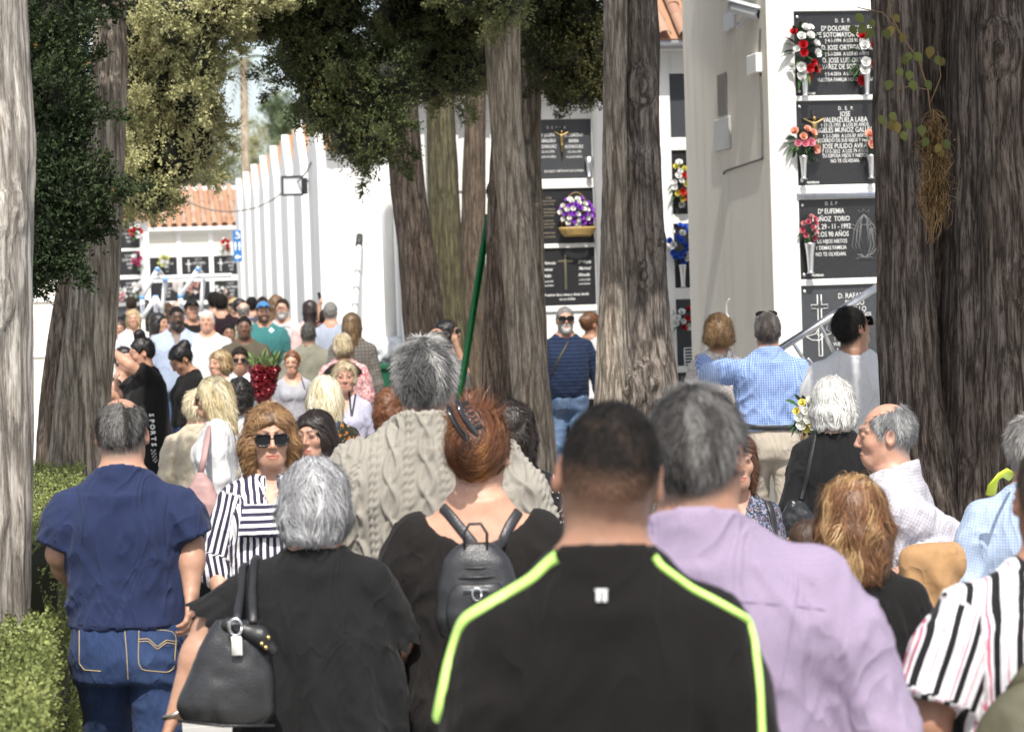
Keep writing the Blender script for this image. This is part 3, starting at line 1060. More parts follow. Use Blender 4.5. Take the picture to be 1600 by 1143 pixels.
        for i, v_ in enumerate(hg.v): hg.v[i] = scale_head((v_ - PIV) @ Rh.T + PIV)
        hg.build('hair', m_hair('hair', .85) if style in ('short', 'bald', 'fade') else m_hair('hair'), root)
        if pp.get('bob_back') is not None: pass
    if beard and beard[1] > .85:
        BP = [ell((0, -.032, 1.592), (.070, .071, .090), 0), ell((0, -.075, 1.53), (.036, .034, .03), .03), cut(lambda X, Y, Z: Z - 1.592 + .25 * np.minimum(Y + .06, 0), .004), cut(lambda X, Y, Z: Y + .012, .004),
              ell((0, -.11, 1.567), (.027, .03, .010), .006, 's')]
        v, q = march([hd(p) for p in BP], .006)
        bg_ = G().add(scale_head(v + vnormals(v, q) * ((vnoise(v * 120) - .5) * .006)[:, None]), q, beard[0])
        bg_.build('beard', m_hair('hair'), root)
    if glasses:
        shades(root, Rh, up=glasses == 'up', clear=glasses == 'clear', name='glasses' if glasses == 'clear' else 'sunglasses')
    if cap:
        cg = G()
        v, q = march([hd(p) for p in [ell((0, .012, 1.668), (.087, .108, .098), 0), cut(lambda X, Y, Z: 1.677 - .18 * (Y + .0) - Z, .003)]], .006)
        hv = (v - PIV) @ Rh + PIV
        cc = np.where((hv[:, 1:2] > .0) , np.array(cap[1]), np.array(cap[0]))
        cg.add(scale_head(v), q, cc)
        v, q = march([hd(p) for p in [ell((0, -.10, 1.688), (.075, .085, .05), 0), ell((0, -.10, 1.678), (.085, .095, .05), .0, 's'), cut(lambda X, Y, Z: Y + .05, 0)]], .004)
        if len(v): cg.add(scale_head(v), q, cap[0])
        em = np.array([(0, -.099, 1.715)])
        v, q = march([hd(ell((0, -.094, 1.712), (.018, .012, .018), 0))], .004)
        cg.add(scale_head(v), q, cap[2])
        cg.build('cap', m_col('cloth_cap', .85, 0, .2), root)
    # ---------------- top
    if top:
        m = top.get('m', .012)
        hem = top.get('hem', .86)
        rr = top.get('rows')
        if rr is None:
            rr = [list(r) for r in rws]
            mx = max(r[1] for r in rr if r[0] > 1.2) if top.get('boxy', .97) else 0
            md = max(r[2] for r in rr if r[0] > 1.0)
            for r in rr:
                if r[0] < 1.3:
                    r[1] = max(r[1], mx * top.get('boxy', .97)); r[2] = max(r[2], md * .92)
            if hem < rr[0][0]:
                rr.insert(0, [hem - .02, rr[0][1] * top.get('flare', 1.02), rr[0][2] * top.get('flare', 1.02), rr[0][3]])
        zt = 1.485
        TP = [profile(rr, .03, m, hem, zt)]
        rs0, rs1 = top.get('rs', (.062, .062))
        if sex == 'f' and 'rs' not in top: rs0, rs1 = .055, .052
        if 'rs' not in top: rs0 *= fa; rs1 *= fa
        sleeve = []
        for sd, S, E, W, c in A:
            TP.append(cone((sd * .05, .03, 1.478), S + (-sd * .02, .006, -.010), .038 + m * .8, .041 + m * .7, .05))
            if slv > 0:
                if slv <= .5:
                    e = S + (E - S) * (slv / .5)
                    M_ = S + (e - S) * .45
                    S_ = S + np.array([0, 0, -.006])
                    sleeve += [cone(S_, M_, max(min(rs0, .058), .050 * f * fa + .012), (rs0 * .6 + rs1 * .4) * .97, .04), cone(M_, e, (rs0 * .6 + rs1 * .4) * .97, rs1, .03, cap=True)]
                else:
                    e = E + (W - E) * ((slv - .5) / .5)
                    M_ = S + (E - S) * .4; S_ = S + np.array([0, 0, -.006])
                    sleeve += [cone(S_, M_, max(min(rs0, .060), .050 * f * fa + .012), rs0 * .96, .04), cone(M_, E, rs0 * .96, (rs0 + rs1) / 2, .03), cone(E, e, (rs0 + rs1) / 2, rs1 * .72, .02, cap=True)]
        TP += sleeve
        if co_ := top.get('collar'): TP.append(ell((0, .032, 1.432), (nr + .042, nr + .034, .048), .045))
        if sex == 'f' and top.get('bust', True): TP += [ell((sd * .068, -.085 - .4 * m, 1.265), (.074, .068, .07), .05) for sd in (1, -1)]
        ncut = top.get('neck', 'crew')
        rn = nr * 1.06 + (.012 if not top.get('collar') else .010)
        if ncut == 'wide':
            TP.append(cut(lambda X, Y, Z: Z - (1.375 + 2.4 * X * X + 42 * X ** 4), .004))
        else:
            def neckhole(X, Y, Z):
                h = rn - np.sqrt(X * X + (Y - .018) ** 2)
                h = np.minimum(h, Z - (1.428 + .38 * Y))
                if ncut == 'scoop': h = np.maximum(h, np.where(Y < 0, Z - (1.37 + 9 * X * X), -1))
                if ncut == 'v': h = np.maximum(h, np.where(Y < 0, Z - (1.325 + 2.6 * np.abs(X)), -1))
                return h
            TP.append(cut(neckhole, .004))
        co = top.get('collar')
        if co:
            h0, h1, th, tl = {'shirt': (1.422, 1.512, .0075, .35), 'polo': (1.422, 1.508, .007, .35), 'jacket': (1.430, 1.515, .008, .25), 'turtle': (1.42, 1.52, .010, .25), 'band': (1.44, 1.488, .006, .3)}[co]
            def ring(X, Y, Z, h0=h0, h1=h1, th=th, tl=tl):
                zz = Z - tl * (Y - .02)
                w = nr * 1.09 + .017 + (h1 - zz) * .13
                r = np.sqrt((X / w) ** 2 + ((Y - .022) / (w * 1.02)) ** 2)
                d = np.abs(r - 1) * w - th
                d = np.maximum(d, np.maximum(h0 - zz, zz - h1))
                if top.get('open'): d = np.maximum(d, np.where(Y < 0, .022 + (1.50 - Z) * 0 - np.abs(X), -1))
                return d
            TP.append([ring, np.array([-.13, -.12, h0 - .06]), np.array([.13, .16, h1 + .06]), .006, 'u'])
        vt_ = top.get('vs', vt)
        v, q = march(TP, vt_)
        N = vnormals(v, q)
        # which vertices belong to a sleeve, and coordinates across / along the cloth
        guv = np.zeros((len(v), 3))
        thn = np.arctan2(v[:, 0], np.where(v[:, 1] >= 0, 1, -1) * np.maximum(np.abs(v[:, 1]), .02))
        back = v[:, 1] > 0
        guv[:, 0] = np.where(np.abs(N[:, 1]) > .25, v[:, 0], np.sign(v[:, 0]) * np.maximum(np.abs(v[:, 0]), 0) + v[:, 1] * .8 * np.sign(v[:, 0]))
        guv[:, 0] = v[:, 0] + np.sign(v[:, 0]) * (1 - np.abs(N[:, 1])) * np.abs(v[:, 1]) * .7
        guv[:, 1] = v[:, 2]
        for sd, S, E, W, c in A:
            best = None
            for a_, b_ in ((S, E), (E, W)):
                ba = b_ - a_; L = np.linalg.norm(ba); dr = ba / L
                t = np.clip((v - a_) @ dr, -.02 if a_ is S else 0, L)
                rad = v - (a_ + t[:, None] * dr); dist = np.linalg.norm(rad, axis=1)
                e1 = unit(np.cross(dr, (0, 1., 0)) if abs(dr[1]) < .9 else np.cross(dr, (0, 0, 1.))); e2 = np.cross(dr, e1)
                ang = np.arctan2(rad @ e1, rad @ e2)
                if abs(math.sin(th)) < .7: ang = (rad @ e1) * 1.15 / .065
                on = (dist < max(rs0, rs1) * 1.12 + .006) & ((v[:, 0] * sd > SX - .02 + 0 * dist) | (t > .12)) & (t > -.01)
                if a_ is S: on &= ~((np.abs(v[:, 0]) < SX - .03) & (t < .1))
                off = 0 if a_ is S else np.linalg.norm(E - S)
                guv[on, 0] = ang[on] * .065 + sd * .5
                guv[on, 1] = 1.4 - (t[on] + off)
                guv[on, 2] = 1.0
        fo = top.get('fold', .006)
        if fo and LOD < 3:
            w1 = np.stack([vnoise(v * 5 + 3.3 * seed) - .5, vnoise(v * 5 + 11) - .5, vnoise(v * 4 + 23) - .5], 1)
            sgn = np.sign(v[:, 0])
            pv = np.stack([v[:, 0] * 13 + v[:, 2] * 5 * sgn, v[:, 1] * 13, v[:, 2] * 3.4 - np.abs(v[:, 0]) * 7], 1) + w1 * 2.2 + seed * 5.1
            r1 = 1 - np.abs(2 * vnoise(pv) - 1)
            r2_ = 1 - np.abs(2 * vnoise(pv * 2.1 + 7) - 1)
            dsp = (r1 ** 2.2 * 1.0 + r2_ ** 2 * .45 - .45)
            # drag folds at the armpits and above the hem
            amt = fo * (1.0 + .8 * np.exp(-((v[:, 2] - hem - .08) / .1) ** 2) + .8 * np.exp(-((np.abs(v[:, 0]) - SX + .01) / .05) ** 2 - ((v[:, 2] - 1.27) / .1) ** 2))
            amt = amt * np.where(v[:, 2] > 1.44, .25, 1.0)
            if top.get('drape'):
                dsp2 = np.sin(v[:, 0] * top['drape'][0] + 4 * w1[:, 0] + 1.3) * np.clip((1.30 - v[:, 2]) / .4, 0, 1)
                v = v + N * (dsp2 * top['drape'][1])[:, None]
            v = v + N * (dsp * amt)[:, None]
        if top.get('knit'):
            v, N = v + N * (top['knit'](guv, N))[:, None], N
        colr = None
        if top.get('colf') is not None: colr = top['colf'](v, guv, N)
        to = G().add(v, q, colr).build(top.get('name', 'shirt'), top['mat'], root, attrs={'guv': guv})
    # ---------------- trousers or skirt
    if bot:
        m = bot.get('m', .010)
        BP = [profile([list(r) for r in rws], .02, m, .80 if not bot.get('skirt') else bot['skirt'], min(bot.get('waist', 1.0), max((top or {}).get('hem', .86) + .035, .83)))]
        if bot.get('skirt'):
            z0 = bot['skirt']
            rr = [list(r) for r in rws if r[0] >= .8]
            rr.insert(0, [z0 - .02, rr[0][1] * 1.12, rr[0][2] * 1.2, .02])
            BP = [profile(rr, .02, m, z0, 1.0)]
        else:
            for sd, Hj, K, An in LEG:
                BP += [cone(Hj + (0, .01, 0), K, .092 * fa, .066 * fa + m * .5, .03), cone(K, An + (0, .0, -.02), .066 * fa + m * .5, bot.get('ra', .058), .02, cap=True)]
        v, q = march(BP, bot.get('vs') or {0: .022, 1: .018, 2: .03, 3: .04}[LOD])
        N = vnormals(v, q)
        if LOD < 3:
            r1 = 1 - np.abs(2 * vnoise(v * np.array([10, 10, 14]) + np.stack([v[:, 2] * 3, v[:, 0] * 0, np.abs(v[:, 0]) * 9], 1) + 3) - 1)
            v = v + N * ((r1 ** 2 - .35) * .009)[:, None]
        G().add(v, q, None).build(bot.get('name', 'trousers'), bot['mat'], root, attrs={'guv': np.stack([v[:, 0], v[:, 2], 0 * v[:, 0]], 1)})
        if shoes:
            for sd, Hj, K, An in LEG:
                z0 = An[2] - .085
                v, q = march([ell((An[0], An[1] - .06, z0 + .035), (.046, .135, .04), .01), cone(An + (0, .02, -.02), An + (0, .0, -.045), .046, .044, .02), cut(lambda X, Y, Z: z0 + .002 - Z, .003)], .018 if LOD < 2 else .026)
                G().add(v, q).build('shoe', m_leather('shoe_leather', (.03, .028, .027)), root)
    return root, loc_of, dict(A=A, k=k, rows=rws, Rh=Rh, loc=loc, Rz=Rz, s=s)


def world_of(info, P):
    return (np.asarray(P) * info['k']) @ info['Rz'].T + info['loc']
# ================================================================ the place
WHITE = m_wall('white_render', (.76, .75, .72), .8)
WARM = m_wall('weathered_render', (.66, .63, .57), .7)
GRAN = m_granite('black_granite', (.012, .012, .014), (.06, .06, .065))
GRAN2 = m_granite('grey_granite', (.035, .038, .042), (.13, .13, .14))
LETTER = m_plain('letter_white', (.72, .72, .70), .5)
STEEL = m_metal('polished_steel')
BRONZE = m_metal('bronze', (.36, .27, .12), .4)

# ground
g = G(); g.add([(-300, -60, 0), (300, -60, 0), (300, 500, 0), (-300, 500, 0)], [(0, 1, 2, 3)])
tag(g.build('ground', m_pave('paving'), smooth=False), kind='structure')
pv = tag(empty('pavement'), kind='structure')
slab = None
for i in range(13):
    for j in range(7):
        c = at(175, 475, 500) * 0 + WALK * (5.6 + i * .62) + SIDE * (-.02 + j * .62 - .9)
        if slab is None:
            gs = G(); gs.bbox((-.3, -.3, 0), (.3, .3, .03), .005)
            slab = gs.build('paving_slab', m_pave('paving'), pv, smooth=False); o = slab
        else: o = dup(slab, pv)
        o.location = (c[0], c[1], 0.004); o.rotation_euler = (0, 0, ALPHA)


class Plane:
    """vertical wall plane through a point, tangent T (horizontal), depth axis D pointing into the wall"""
    def __init__(self, P0, T, D):
        self.P0 = np.array([P0[0], P0[1], 0.]); self.T = T; self.D = D

    def px(self, px, py):
        v = CR @ np.array([(px - 800.) / F, (571.5 - py) / F, -1.])
        t = ((self.P0 - np.array([0, 0, CAM_H])) @ self.D) / (v @ self.D)
        p = np.array([0, 0, CAM_H]) + v * t
        return (p - self.P0) @ self.T, p[2]

    def M(self, v):
        v = np.asarray(v, float)
        return self.P0 + v[:, 0:1] * self.T + v[:, 1:2] * self.D + v[:, 2:3] * UP

    def w(self, a, d, z): return self.M(np.array([[a, d, z]]))[0]


# ---------------- flat lettering, crosses
def text(parent, pl, s, a, z, size, depth=-.004, mat=None, xs=.78, shear=0., align='CENTER', bold=.0, name='lettering'):
    cu = bpy.data.curves.new('lettering', 'FONT')
    cu.body = s; cu.size = size; cu.align_x = align; cu.align_y = 'CENTER'; cu.extrude = .0015; cu.shear = shear; cu.offset = bold * size
    cu.resolution_u = 2
    o = bpy.data.objects.new(name, cu)
    COL.objects.link(o)
    dg = bpy.context.evaluated_depsgraph_get()
    me = bpy.data.meshes.new_from_object(o.evaluated_get(dg))
    COL.objects.unlink(o); bpy.data.objects.remove(o); bpy.data.curves.remove(cu)
    n = len(me.vertices); co = np.zeros(n * 3, np.float32); me.vertices.foreach_get('co', co); co = co.reshape(-1, 3)
    w = np.stack([a + co[:, 0] * xs, depth - co[:, 2], z + co[:, 1]], 1)
    me.vertices.foreach_set('co', pl.M(w).astype(np.float32).ravel())
    me.materials.append(mat or LETTER); me.update()
    o_ = link(bpy.data.objects.new(name, me), parent); o_['kind'] = 'stuff'
    return o_


def merge_text(parent, pl, lines, mat=None, name='lettering', **kw):
    """several lines of an inscription as one flat part"""
    os_ = [text(None, pl, s, a, z, sz, mat=mat, **{**kw, **(e[0] if e else {})}) for s, a, z, sz, *e in lines]
    V, Fc, nv = [], [], 0
    for o in os_:
        me = o.data
        co = np.zeros(len(me.vertices) * 3, np.float32); me.vertices.foreach_get('co', co); V.append(co.reshape(-1, 3))
        Fc += [tuple(i + nv for i in p.vertices) for p in me.polygons]; nv += len(me.vertices)
        bpy.data.objects.remove(o); bpy.data.meshes.remove(me)
    return tag(G().add(np.concatenate(V), Fc).build(name, mat or LETTER, parent, smooth=False), kind='stuff')


def crucifix(parent, pl, a, z0, z1, arm, az, mat, body=True, depth=-.012, t=.012):
    g = G()
    g.bbox((a - t / 2, depth, z0), (a + t / 2, depth + .010, z1), .002, pl.M)
    g.bbox((a - arm, depth - .002, az - t / 2), (a + arm, depth + .008, az + t / 2), .002, pl.M)
    o = g.build('crucifix', mat, parent)
    if body:
        P = [ell((0, -.02, 0), (.016, .012, .03), .01), ell((0, -.024, .048), (.011, .012, .014), .008),
             cone((-.012, -.02, .022), (-.06, -.016, .046), .007, .005, .008), cone((.012, -.02, .022), (.06, -.016, .046), .007, .005, .008),
             cone((.006, -.02, -.02), (.004, -.026, -.065), .009, .007, .008), cone((.004, -.026, -.065), (0, -.016, -.12), .007, .005, .008), cone((-.006, -.02, -.02), (-.004, -.026, -.065), .009, .007, .008), cone((-.004, -.026, -.065), (0, -.016, -.12), .007, .005, .008)]
        v, q = march(P, .004)
        v = pl.M(np.stack([v[:, 0] * arm / .065 + a, v[:, 1], v[:, 2] * arm / .065 + az - .05 * arm / .065], 1))
        G().add(v, q).build('figure', BRONZE, o)
    return o


def dark_cross(parent, pl, a, z0, z1, arm, az, mat, w=.012, depth=-.005, outline=False):
    g = G()
    if outline:
        pts = [(a - w, z0), (a + w, z0), (a + w, az - w), (a + arm, az - w), (a + arm, az + w), (a + w, az + w), (a + w, z1), (a - w, z1), (a - w, az + w), (a - arm, az + w), (a - arm, az - w), (a - w, az - w)]
        P = np.array([(x, depth, z) for x, z in pts + pts[:2]])
        g.tube(pl.M(P), .0045, 4)
    else:
        g.bbox((a - w, depth, z0), (a + w, depth + .004, z1), .001, pl.M)
        g.bbox((a - arm, depth - .002, az - w), (a + arm, depth + .003, az + w), .001, pl.M)
    return g.build('engraved_cross', mat, parent)


# ---------------- flowers
PETAL = m_col('petal', .6, 0, .3)
GREEN = m_col('green_leaf', .5, 0, .35)
FOLC = [(.03, .075, .02), (.05, .11, .03), (.025, .055, .02)]


def rose(g, c, r, col, ax, rng):
    """cupped petals in three whorls"""
    ax = unit(ax); e1 = unit(np.cross(ax, (0.3, .2, .9))); e2 = np.cross(ax, e1)
    for wi, (n, op, sc) in enumerate(((5, 1.0, 1.0), (4, .62, .82), (3, .28, .6))):
        for i in range(n):
            th = 2 * math.pi * (i + .5 * wi) / n + rng.random() * .4
            dr = math.cos(th) * e1 + math.sin(th) * e2; tg = np.cross(ax, dr)
            V = []
            for (u, w, lift) in ((0, .25, -.5), (.45, .75, -.15), (.85, .72, .35), (1.05, .35, .5)):
                for sg in (-1, 0, 1):
                    V.append(c + r * sc * (dr * u * (op * .9 + .1) * (1 if sg == 0 else .88) + tg * w * sg * .8 + ax * (lift * (1.2 - op * .4) + .12 * wi + (0 if sg == 0 else .1))))
            Fq = np.array([(k * 3 + j, k * 3 + j + 1, k * 3 + j + 4, k * 3 + j + 3) for k in range(3) for j in range(2)])
            cc = np.array(col) * rng.uniform(.8, 1.15)
            g.add(V, Fq, cc)


def leafblade(g, p, d, L, w, col, rng, droop=.3):
    d = unit(d); s = unit(np.cross(d, (0, 0, 1.)) + rng.normal(0, .25, 3)); n = np.cross(s, d)
    V = []
    for t, ww in ((0, .12), (.35, .9), (.7, .7), (1, .03)):
        c = p + d * L * t + np.array([0, 0, -droop * L * t * t])
        V += [c - s * w * ww * .5 + n * w * .12 * ww, c, c + s * w * ww * .5 + n * w * .12 * ww]
    g.add(V, np.array([(k * 3 + j, k * 3 + j + 1, k * 3 + j + 4, k * 3 + j + 3) for k in range(3) for j in range(2)]), col)


def bouquet(c, label, flowers, R=(.12, .08, .14), n=20, fr=.026, nl=30, toward=None, vase=None, seed=1, cat='flowers', name='flower_bouquet', LL=.09, wall=None, group=None):
    """flowers: list of (colour, weight); every bloom its own part"""
    rng = np.random.default_rng(seed)
    c = np.array(c); tow = -WALK if toward is None else toward
    root = empty(name, c, 0, 1, label, cat, group)
    tt = unit(np.cross(UP, tow))
    def P(x, y, z): return tt * x + tow * y + UP * z
    w = np.array([f[1] for f in flowers], float); w /= w.sum()
    pts = []
    for i in range(n):
        for _ in range(30):
            q = rng.uniform(-1, 1, 2)
            if q @ q > 1: continue
            if all(np.hypot((q[0] - p[0]) * R[0], (q[1] - p[1]) * R[2]) > fr * 1.35 for p in pts): break
        pts.append(q)
        y = math.sqrt(max(0, 1 - min(1, q @ q))) * R[1]
        k = rng.choice(len(flowers), p=w)
        g = G(); rose(g, P(q[0] * R[0], y + .02, q[1] * R[2]), fr * rng.uniform(.85, 1.2), flowers[k][0], P(q[0] * .7, 1, q[1] * .6 + .25), rng)
        g.build('bloom', PETAL, root)
    g = G()
    for i in range(nl):
        a = rng.uniform(0, 2 * math.pi); rr = rng.uniform(.2, 1.0)
        d = P(math.cos(a), .35 + .3 * rng.random(), math.sin(a) + .1)
        leafblade(g, P(math.cos(a) * R[0] * rr * .8, R[1] * .5 * (1 - rr), math.sin(a) * R[2] * rr * .8), d, LL * rng.uniform(.7, 1.3), LL * .33, np.array(FOLC[rng.integers(3)]) * rng.uniform(.8, 1.3), rng)
    g.build('leaves', GREEN, root)
    if vase:
        vz, vh, vr = vase
        g = G(); g.lathe([(vr * .9, 0), (vr * .62, .012), (vr * .6, .02), (vr * .8, vh * .6), (vr * 1.1, vh - .01), (vr * 1.25, vh), (vr * 1.0, vh - .005)], 12, lambda v: v + P(0, .045, vz))
        st = g.build('vase', STEEL, root)
        g = G()
        for i in range(7): g.tube([P(rng.normal(0, .008), .045, vz + vh * .8), P(rng.normal(0, R[0] * .4), .04, -R[2] * .2)], .0025, 4, FOLC[0])
        g.build('stems', GREEN, root)
    return root


# ---------------- niche blocks
def niche_block(label, pl, a0, a1, cols, rows, ztop, depth=2.6, side_mat=None, name='niche_building', rec=.05, base=None):
    """frame of columns and shelves in front of a solid body; cols: list of (a,b), rows: list of (zlow, zhigh)"""
    root = empty(name, pl.w((a0 + a1) / 2, 0, 0), 0, 1, label, 'building')
    inv = np.array(root.location)
    pm = Plane(pl.P0 - inv, pl.T, pl.D)
    pm.P0 = pl.P0 - np.array([inv[0], inv[1], 0])
    g = G()
    M = pm.M
    g.box((a0, rec + .003, 0), (a1, depth, ztop), M)
    ed = [a0] + [x for c in sorted(cols) for x in c] + [a1]
    for i in range(0, len(ed), 2):
        if ed[i + 1] - ed[i] > .005: g.bbox((ed[i], 0, 0), (ed[i + 1], rec, ztop), .006, M)
    rz = [0] + [x for r in sorted(rows) for x in r] + [ztop]
    for c in cols:
        for i in range(0, len(rz), 2): g.bbox((c[0] - .004, .006, rz[i]), (c[1] + .004, rec, rz[i + 1]), .004, M)
    wmat = side_mat or WHITE
    g.build('wall', wmat, root, smooth=False)
    return root, pm


_tm = None


def tile_mesh():
    global _tm
    if _tm is None:
        g = G(); V = []; n = 7
        for r, y, zz in ((1.0, 0, 0), (.86, 1, .0)):
            for i in range(n):
                a = math.pi * i / (n - 1)
                V.append((math.cos(a) * .5 * r, y, math.sin(a) * .42 * r))
            for i in range(n):
                a = math.pi * i / (n - 1)
                V.append((math.cos(a) * .42 * r, y, math.sin(a) * .34 * r))
        Fq = []
        for i in range(n - 1):
            Fq.append((i, i + 1, 2 * n + i + 1, 2 * n + i)); Fq.append((n + i + 1, n + i, 3 * n + i, 3 * n + i + 1)); Fq.append((i + 1, i, n + i, n + i + 1))
        g.add(V, Fq)
        o = g.build('roof_tile', m_tile('terracotta'))
        _tm = o.data; bpy.data.objects.remove(o)
    return _tm


def tiled_slope(parent, pm, a0, a1, d0, z0, d1, z1, w=.21, L=.36, single=True, name='roof_tile'):
    """barrel tiles from the eave (d0,z0) up to the ridge (d1,z1)"""
    n = max(1, int(round((a1 - a0) / w))); run = math.hypot(d1 - d0, z1 - z0); m = max(1, int(round(run / (L * .8))))
    ud = (d1 - d0) / run; uz = (z1 - z0) / run
    me = tile_mesh()
    g = None if single else G()
    co = np.zeros(len(me.vertices) * 3, np.float32); me.vertices.foreach_get('co', co); co = co.reshape(-1, 3)
    Fq = np.array([tuple(p.vertices) for p in me.polygons])
    under = G(); under.box((a0, 0, -.03), (a1, run, 0), lambda v: pm.M(np.stack([v[:, 0], d0 + v[:, 1] * ud - v[:, 2] * uz, z0 + v[:, 1] * uz + v[:, 2] * ud], 1)))
    under.build('roof_deck', m_plain('clay_mortar', (.36, .2, .12), .9), parent, smooth=False)
    for i in range(n):
        for j in range(m):
            t = j * L * .8; jx = (random.random() - .5) * .02; jz = random.random() * .012
            for pan in ((0,) if not single else (0, 1)):
                ca = a0 + (i + .5 + .5 * pan) * w + jx
                if ca > a1: continue
                sgn = -1 if pan else 1
                b = np.stack([ca + co[:, 0] * w * .62 * sgn, (d0 - .05) + (co[:, 1] * L + t) * ud, z0 + (co[:, 1] * L + t) * uz], 1)
                b[:, 2] += sgn * co[:, 2] * w * .6 + (.025 if not pan else .055) + jz
                if single and not pan:
                    # one object per tile, sharing one mesh
                    o = bpy.data.objects.new(name, me); link(o, parent)
                    X = pm.T * w * .62; Y = (pm.D * ud + UP * uz) * L; Zv = unit(np.cross(unit(X), unit(Y))) * w * .6
                    P = pm.M(np.array([[ca, d0 - .05 + t * ud, z0 + t * uz + .02 + jz]]))[0]
                    o.matrix_local = Matrix(((X[0], Y[0], Zv[0], P[0]), (X[1], Y[1], Zv[1], P[1]), (X[2], Y[2], Zv[2], P[2]), (0, 0, 0, 1)))
                elif not single:
                    g.add(pm.M(b), Fq, np.full(3, random.uniform(.8, 1.15)))
    if g is not None: tag(g.build('roof_tiles', m_tile('terracotta'), parent), kind='stuff')


def plaque(root, pm, a0, a1, z0, z1, mat, d=.028, label=None, th=.02):
    g = G(); g.bbox((a0, d, z0), (a1, d + th, z1), .003, pm.M)
    o = g.build('plaque', mat, root, smooth=False)
    if label: o['label'] = label
    return o


# ---- the block beside the cypress pair, with the large plaques
plR = Plane(at(1237, 18, 217), SIDE, WALK)
aC = plR.px(1205, 280)[0]
a0 = plR.px(1246, 230)[0]; a1 = a0 + .765
zr = [(plR.px(1246, yb)[1], plR.px(1246, yt)[1]) for yt, yb in ((18, 150), (158, 290), (312, 437), (447, 584))]
zr.append((zr[3][0] - .68, zr[3][0] - .06))
colsR = [(a0, a1), (a1 + .12, a1 + .885), (a1 + 1.005, a1 + 1.77)]
ztR = zr[0][1] + .75
rows_all = zr + [(zr[0][1] + .05, zr[0][1] + .67)]
R_root, pm = niche_block('white niche block with black granite plaques beside the paired cypress trunks', plR, aC, aC + 3.2, colsR, rows_all, ztR + .1, 2.55)
g = G(); g.box((aC - .004, .004, 0), (aC - .0005, 2.546, ztR + .096), pm.M); g.build('shaded_side_panel', m_wall('shaded_white_render', (.68, .635, .55), .7), R_root, smooth=False)  # thin panel over the white wall, its shade put into the beige colour
tiled_slope(R_root, pm, aC - .1, aC + 3.2, -.25, ztR + .12, 1.3, ztR + .75, single=False)




def zpx(px_, py_): return plR.px(px_, py_)


def lines(specs, cx):
    out = []
    for s, y, h, *e in specs:
        x = e[0] if e else cx
        a, z = zpx(x, y)
        out.append((s, a, z, h / 217 * 1.02))
    return out


dp = .024
p1 = plaque(R_root, pm, a0, a1, *zr[0], GRAN, label='black granite plaque with white capitals between two red and white bunches')
merge_text(p1, pm, lines([('D.   E.   P.', 32, 8, 1318), ('Dª DOLORES ALVAREZ', 44, 11), ('DE SOTOMAYOR CHACON', 54, 11), ('† 4-1-1994  A LOS 91 AÑOS', 63, 8), ('D. JOSE ORTEGA DIAZ', 74, 11), ('† 5-3-2006  A LOS 68 AÑOS', 84, 8),
                          ('D. JOSE LUIS ORTEGA', 94, 11), ('ALVAREZ DE SOTOMAYOR', 104, 11), ('† 5-4-2016  A LOS 47 AÑOS', 115, 8), ('VUESTRA FAMILIA NO OS OLVIDAN', 124, 8)], 1325), depth=dp, xs=.74, bold=.005)
merge_text(p1, pm, [('PROPIEDAD', *zpx(1266, 146), .022)], depth=dp, name='corner_mark', bold=.02)
p2 = plaque(R_root, pm, a0, a1, *zr[1], GRAN, label='black granite plaque with bronze crucifix and pink roses')
merge_text(p2, pm, lines([('D.   E.   P.', 169, 8, 1323), ('JOSE', 178, 11), ('VALENZUELA LARA', 187, 11), ('† 17-12-1993  A LOS 83 AÑOS.', 195, 8), ('ANGELES MUÑOZ GALLEGO', 203, 11), ('† 2-1-2000  A LOS 87 AÑOS', 212, 8), ('RECUERDO DE SUS HIJOS Y NIETOS', 219, 8),
                          ('JOSE PULIDO AVILA', 228, 11), ('† 17-5-2012  A LOS 79 AÑOS', 236, 8), ('TU ESPOSA HIJOS Y NIETOS', 243, 8), ('NO TE OLVIDAN.', 251, 8)], 1322), depth=dp, xs=.74, bold=.005)
merge_text(p2, pm, [('PROPIEDAD', *zpx(1272, 285), .022)], depth=dp, name='corner_mark', bold=.02)
ac, zc = zpx(1271, 185)
crucifix(p2, pm, ac, zpx(1271, 252)[1], zpx(1271, 172)[1], .08, zc, m_metal('dark_iron', (.12, .11, .10), .4), True, .012)
ac1, zc1 = zpx(1262, 49)
crucifix(p1, pm, ac1, zpx(1262, 95)[1], zpx(1262, 32)[1], .07, zc1, m_metal('dark_iron', (.12, .11, .10), .4), False, .012)
p3 = plaque(R_root, pm, a0, a1, *zr[2], GRAN, label='black granite plaque with an engraved virgin and child')
merge_text(p3, pm, lines([('D.  E.  P', 318, 8, 1300), ('Dª EUFEMIA', 330, 11), ('MUÑOZ  TORIO', 342, 11), ('† EL 29 - 11 - 1992', 354, 11), ('A LOS 90 AÑOS', 366, 11), ('TUS HIJOS NIETOS', 377, 8.5), ('Y DEMAS FAMILIA', 387, 8.5), ('NO TE OLVIDAN.', 397, 8.5)], 1300), depth=dp, xs=.74, bold=.003)
merge_text(p3, pm, [('PROPIEDAD', *zpx(1279, 430), .022)], depth=dp, name='corner_mark', bold=.02)
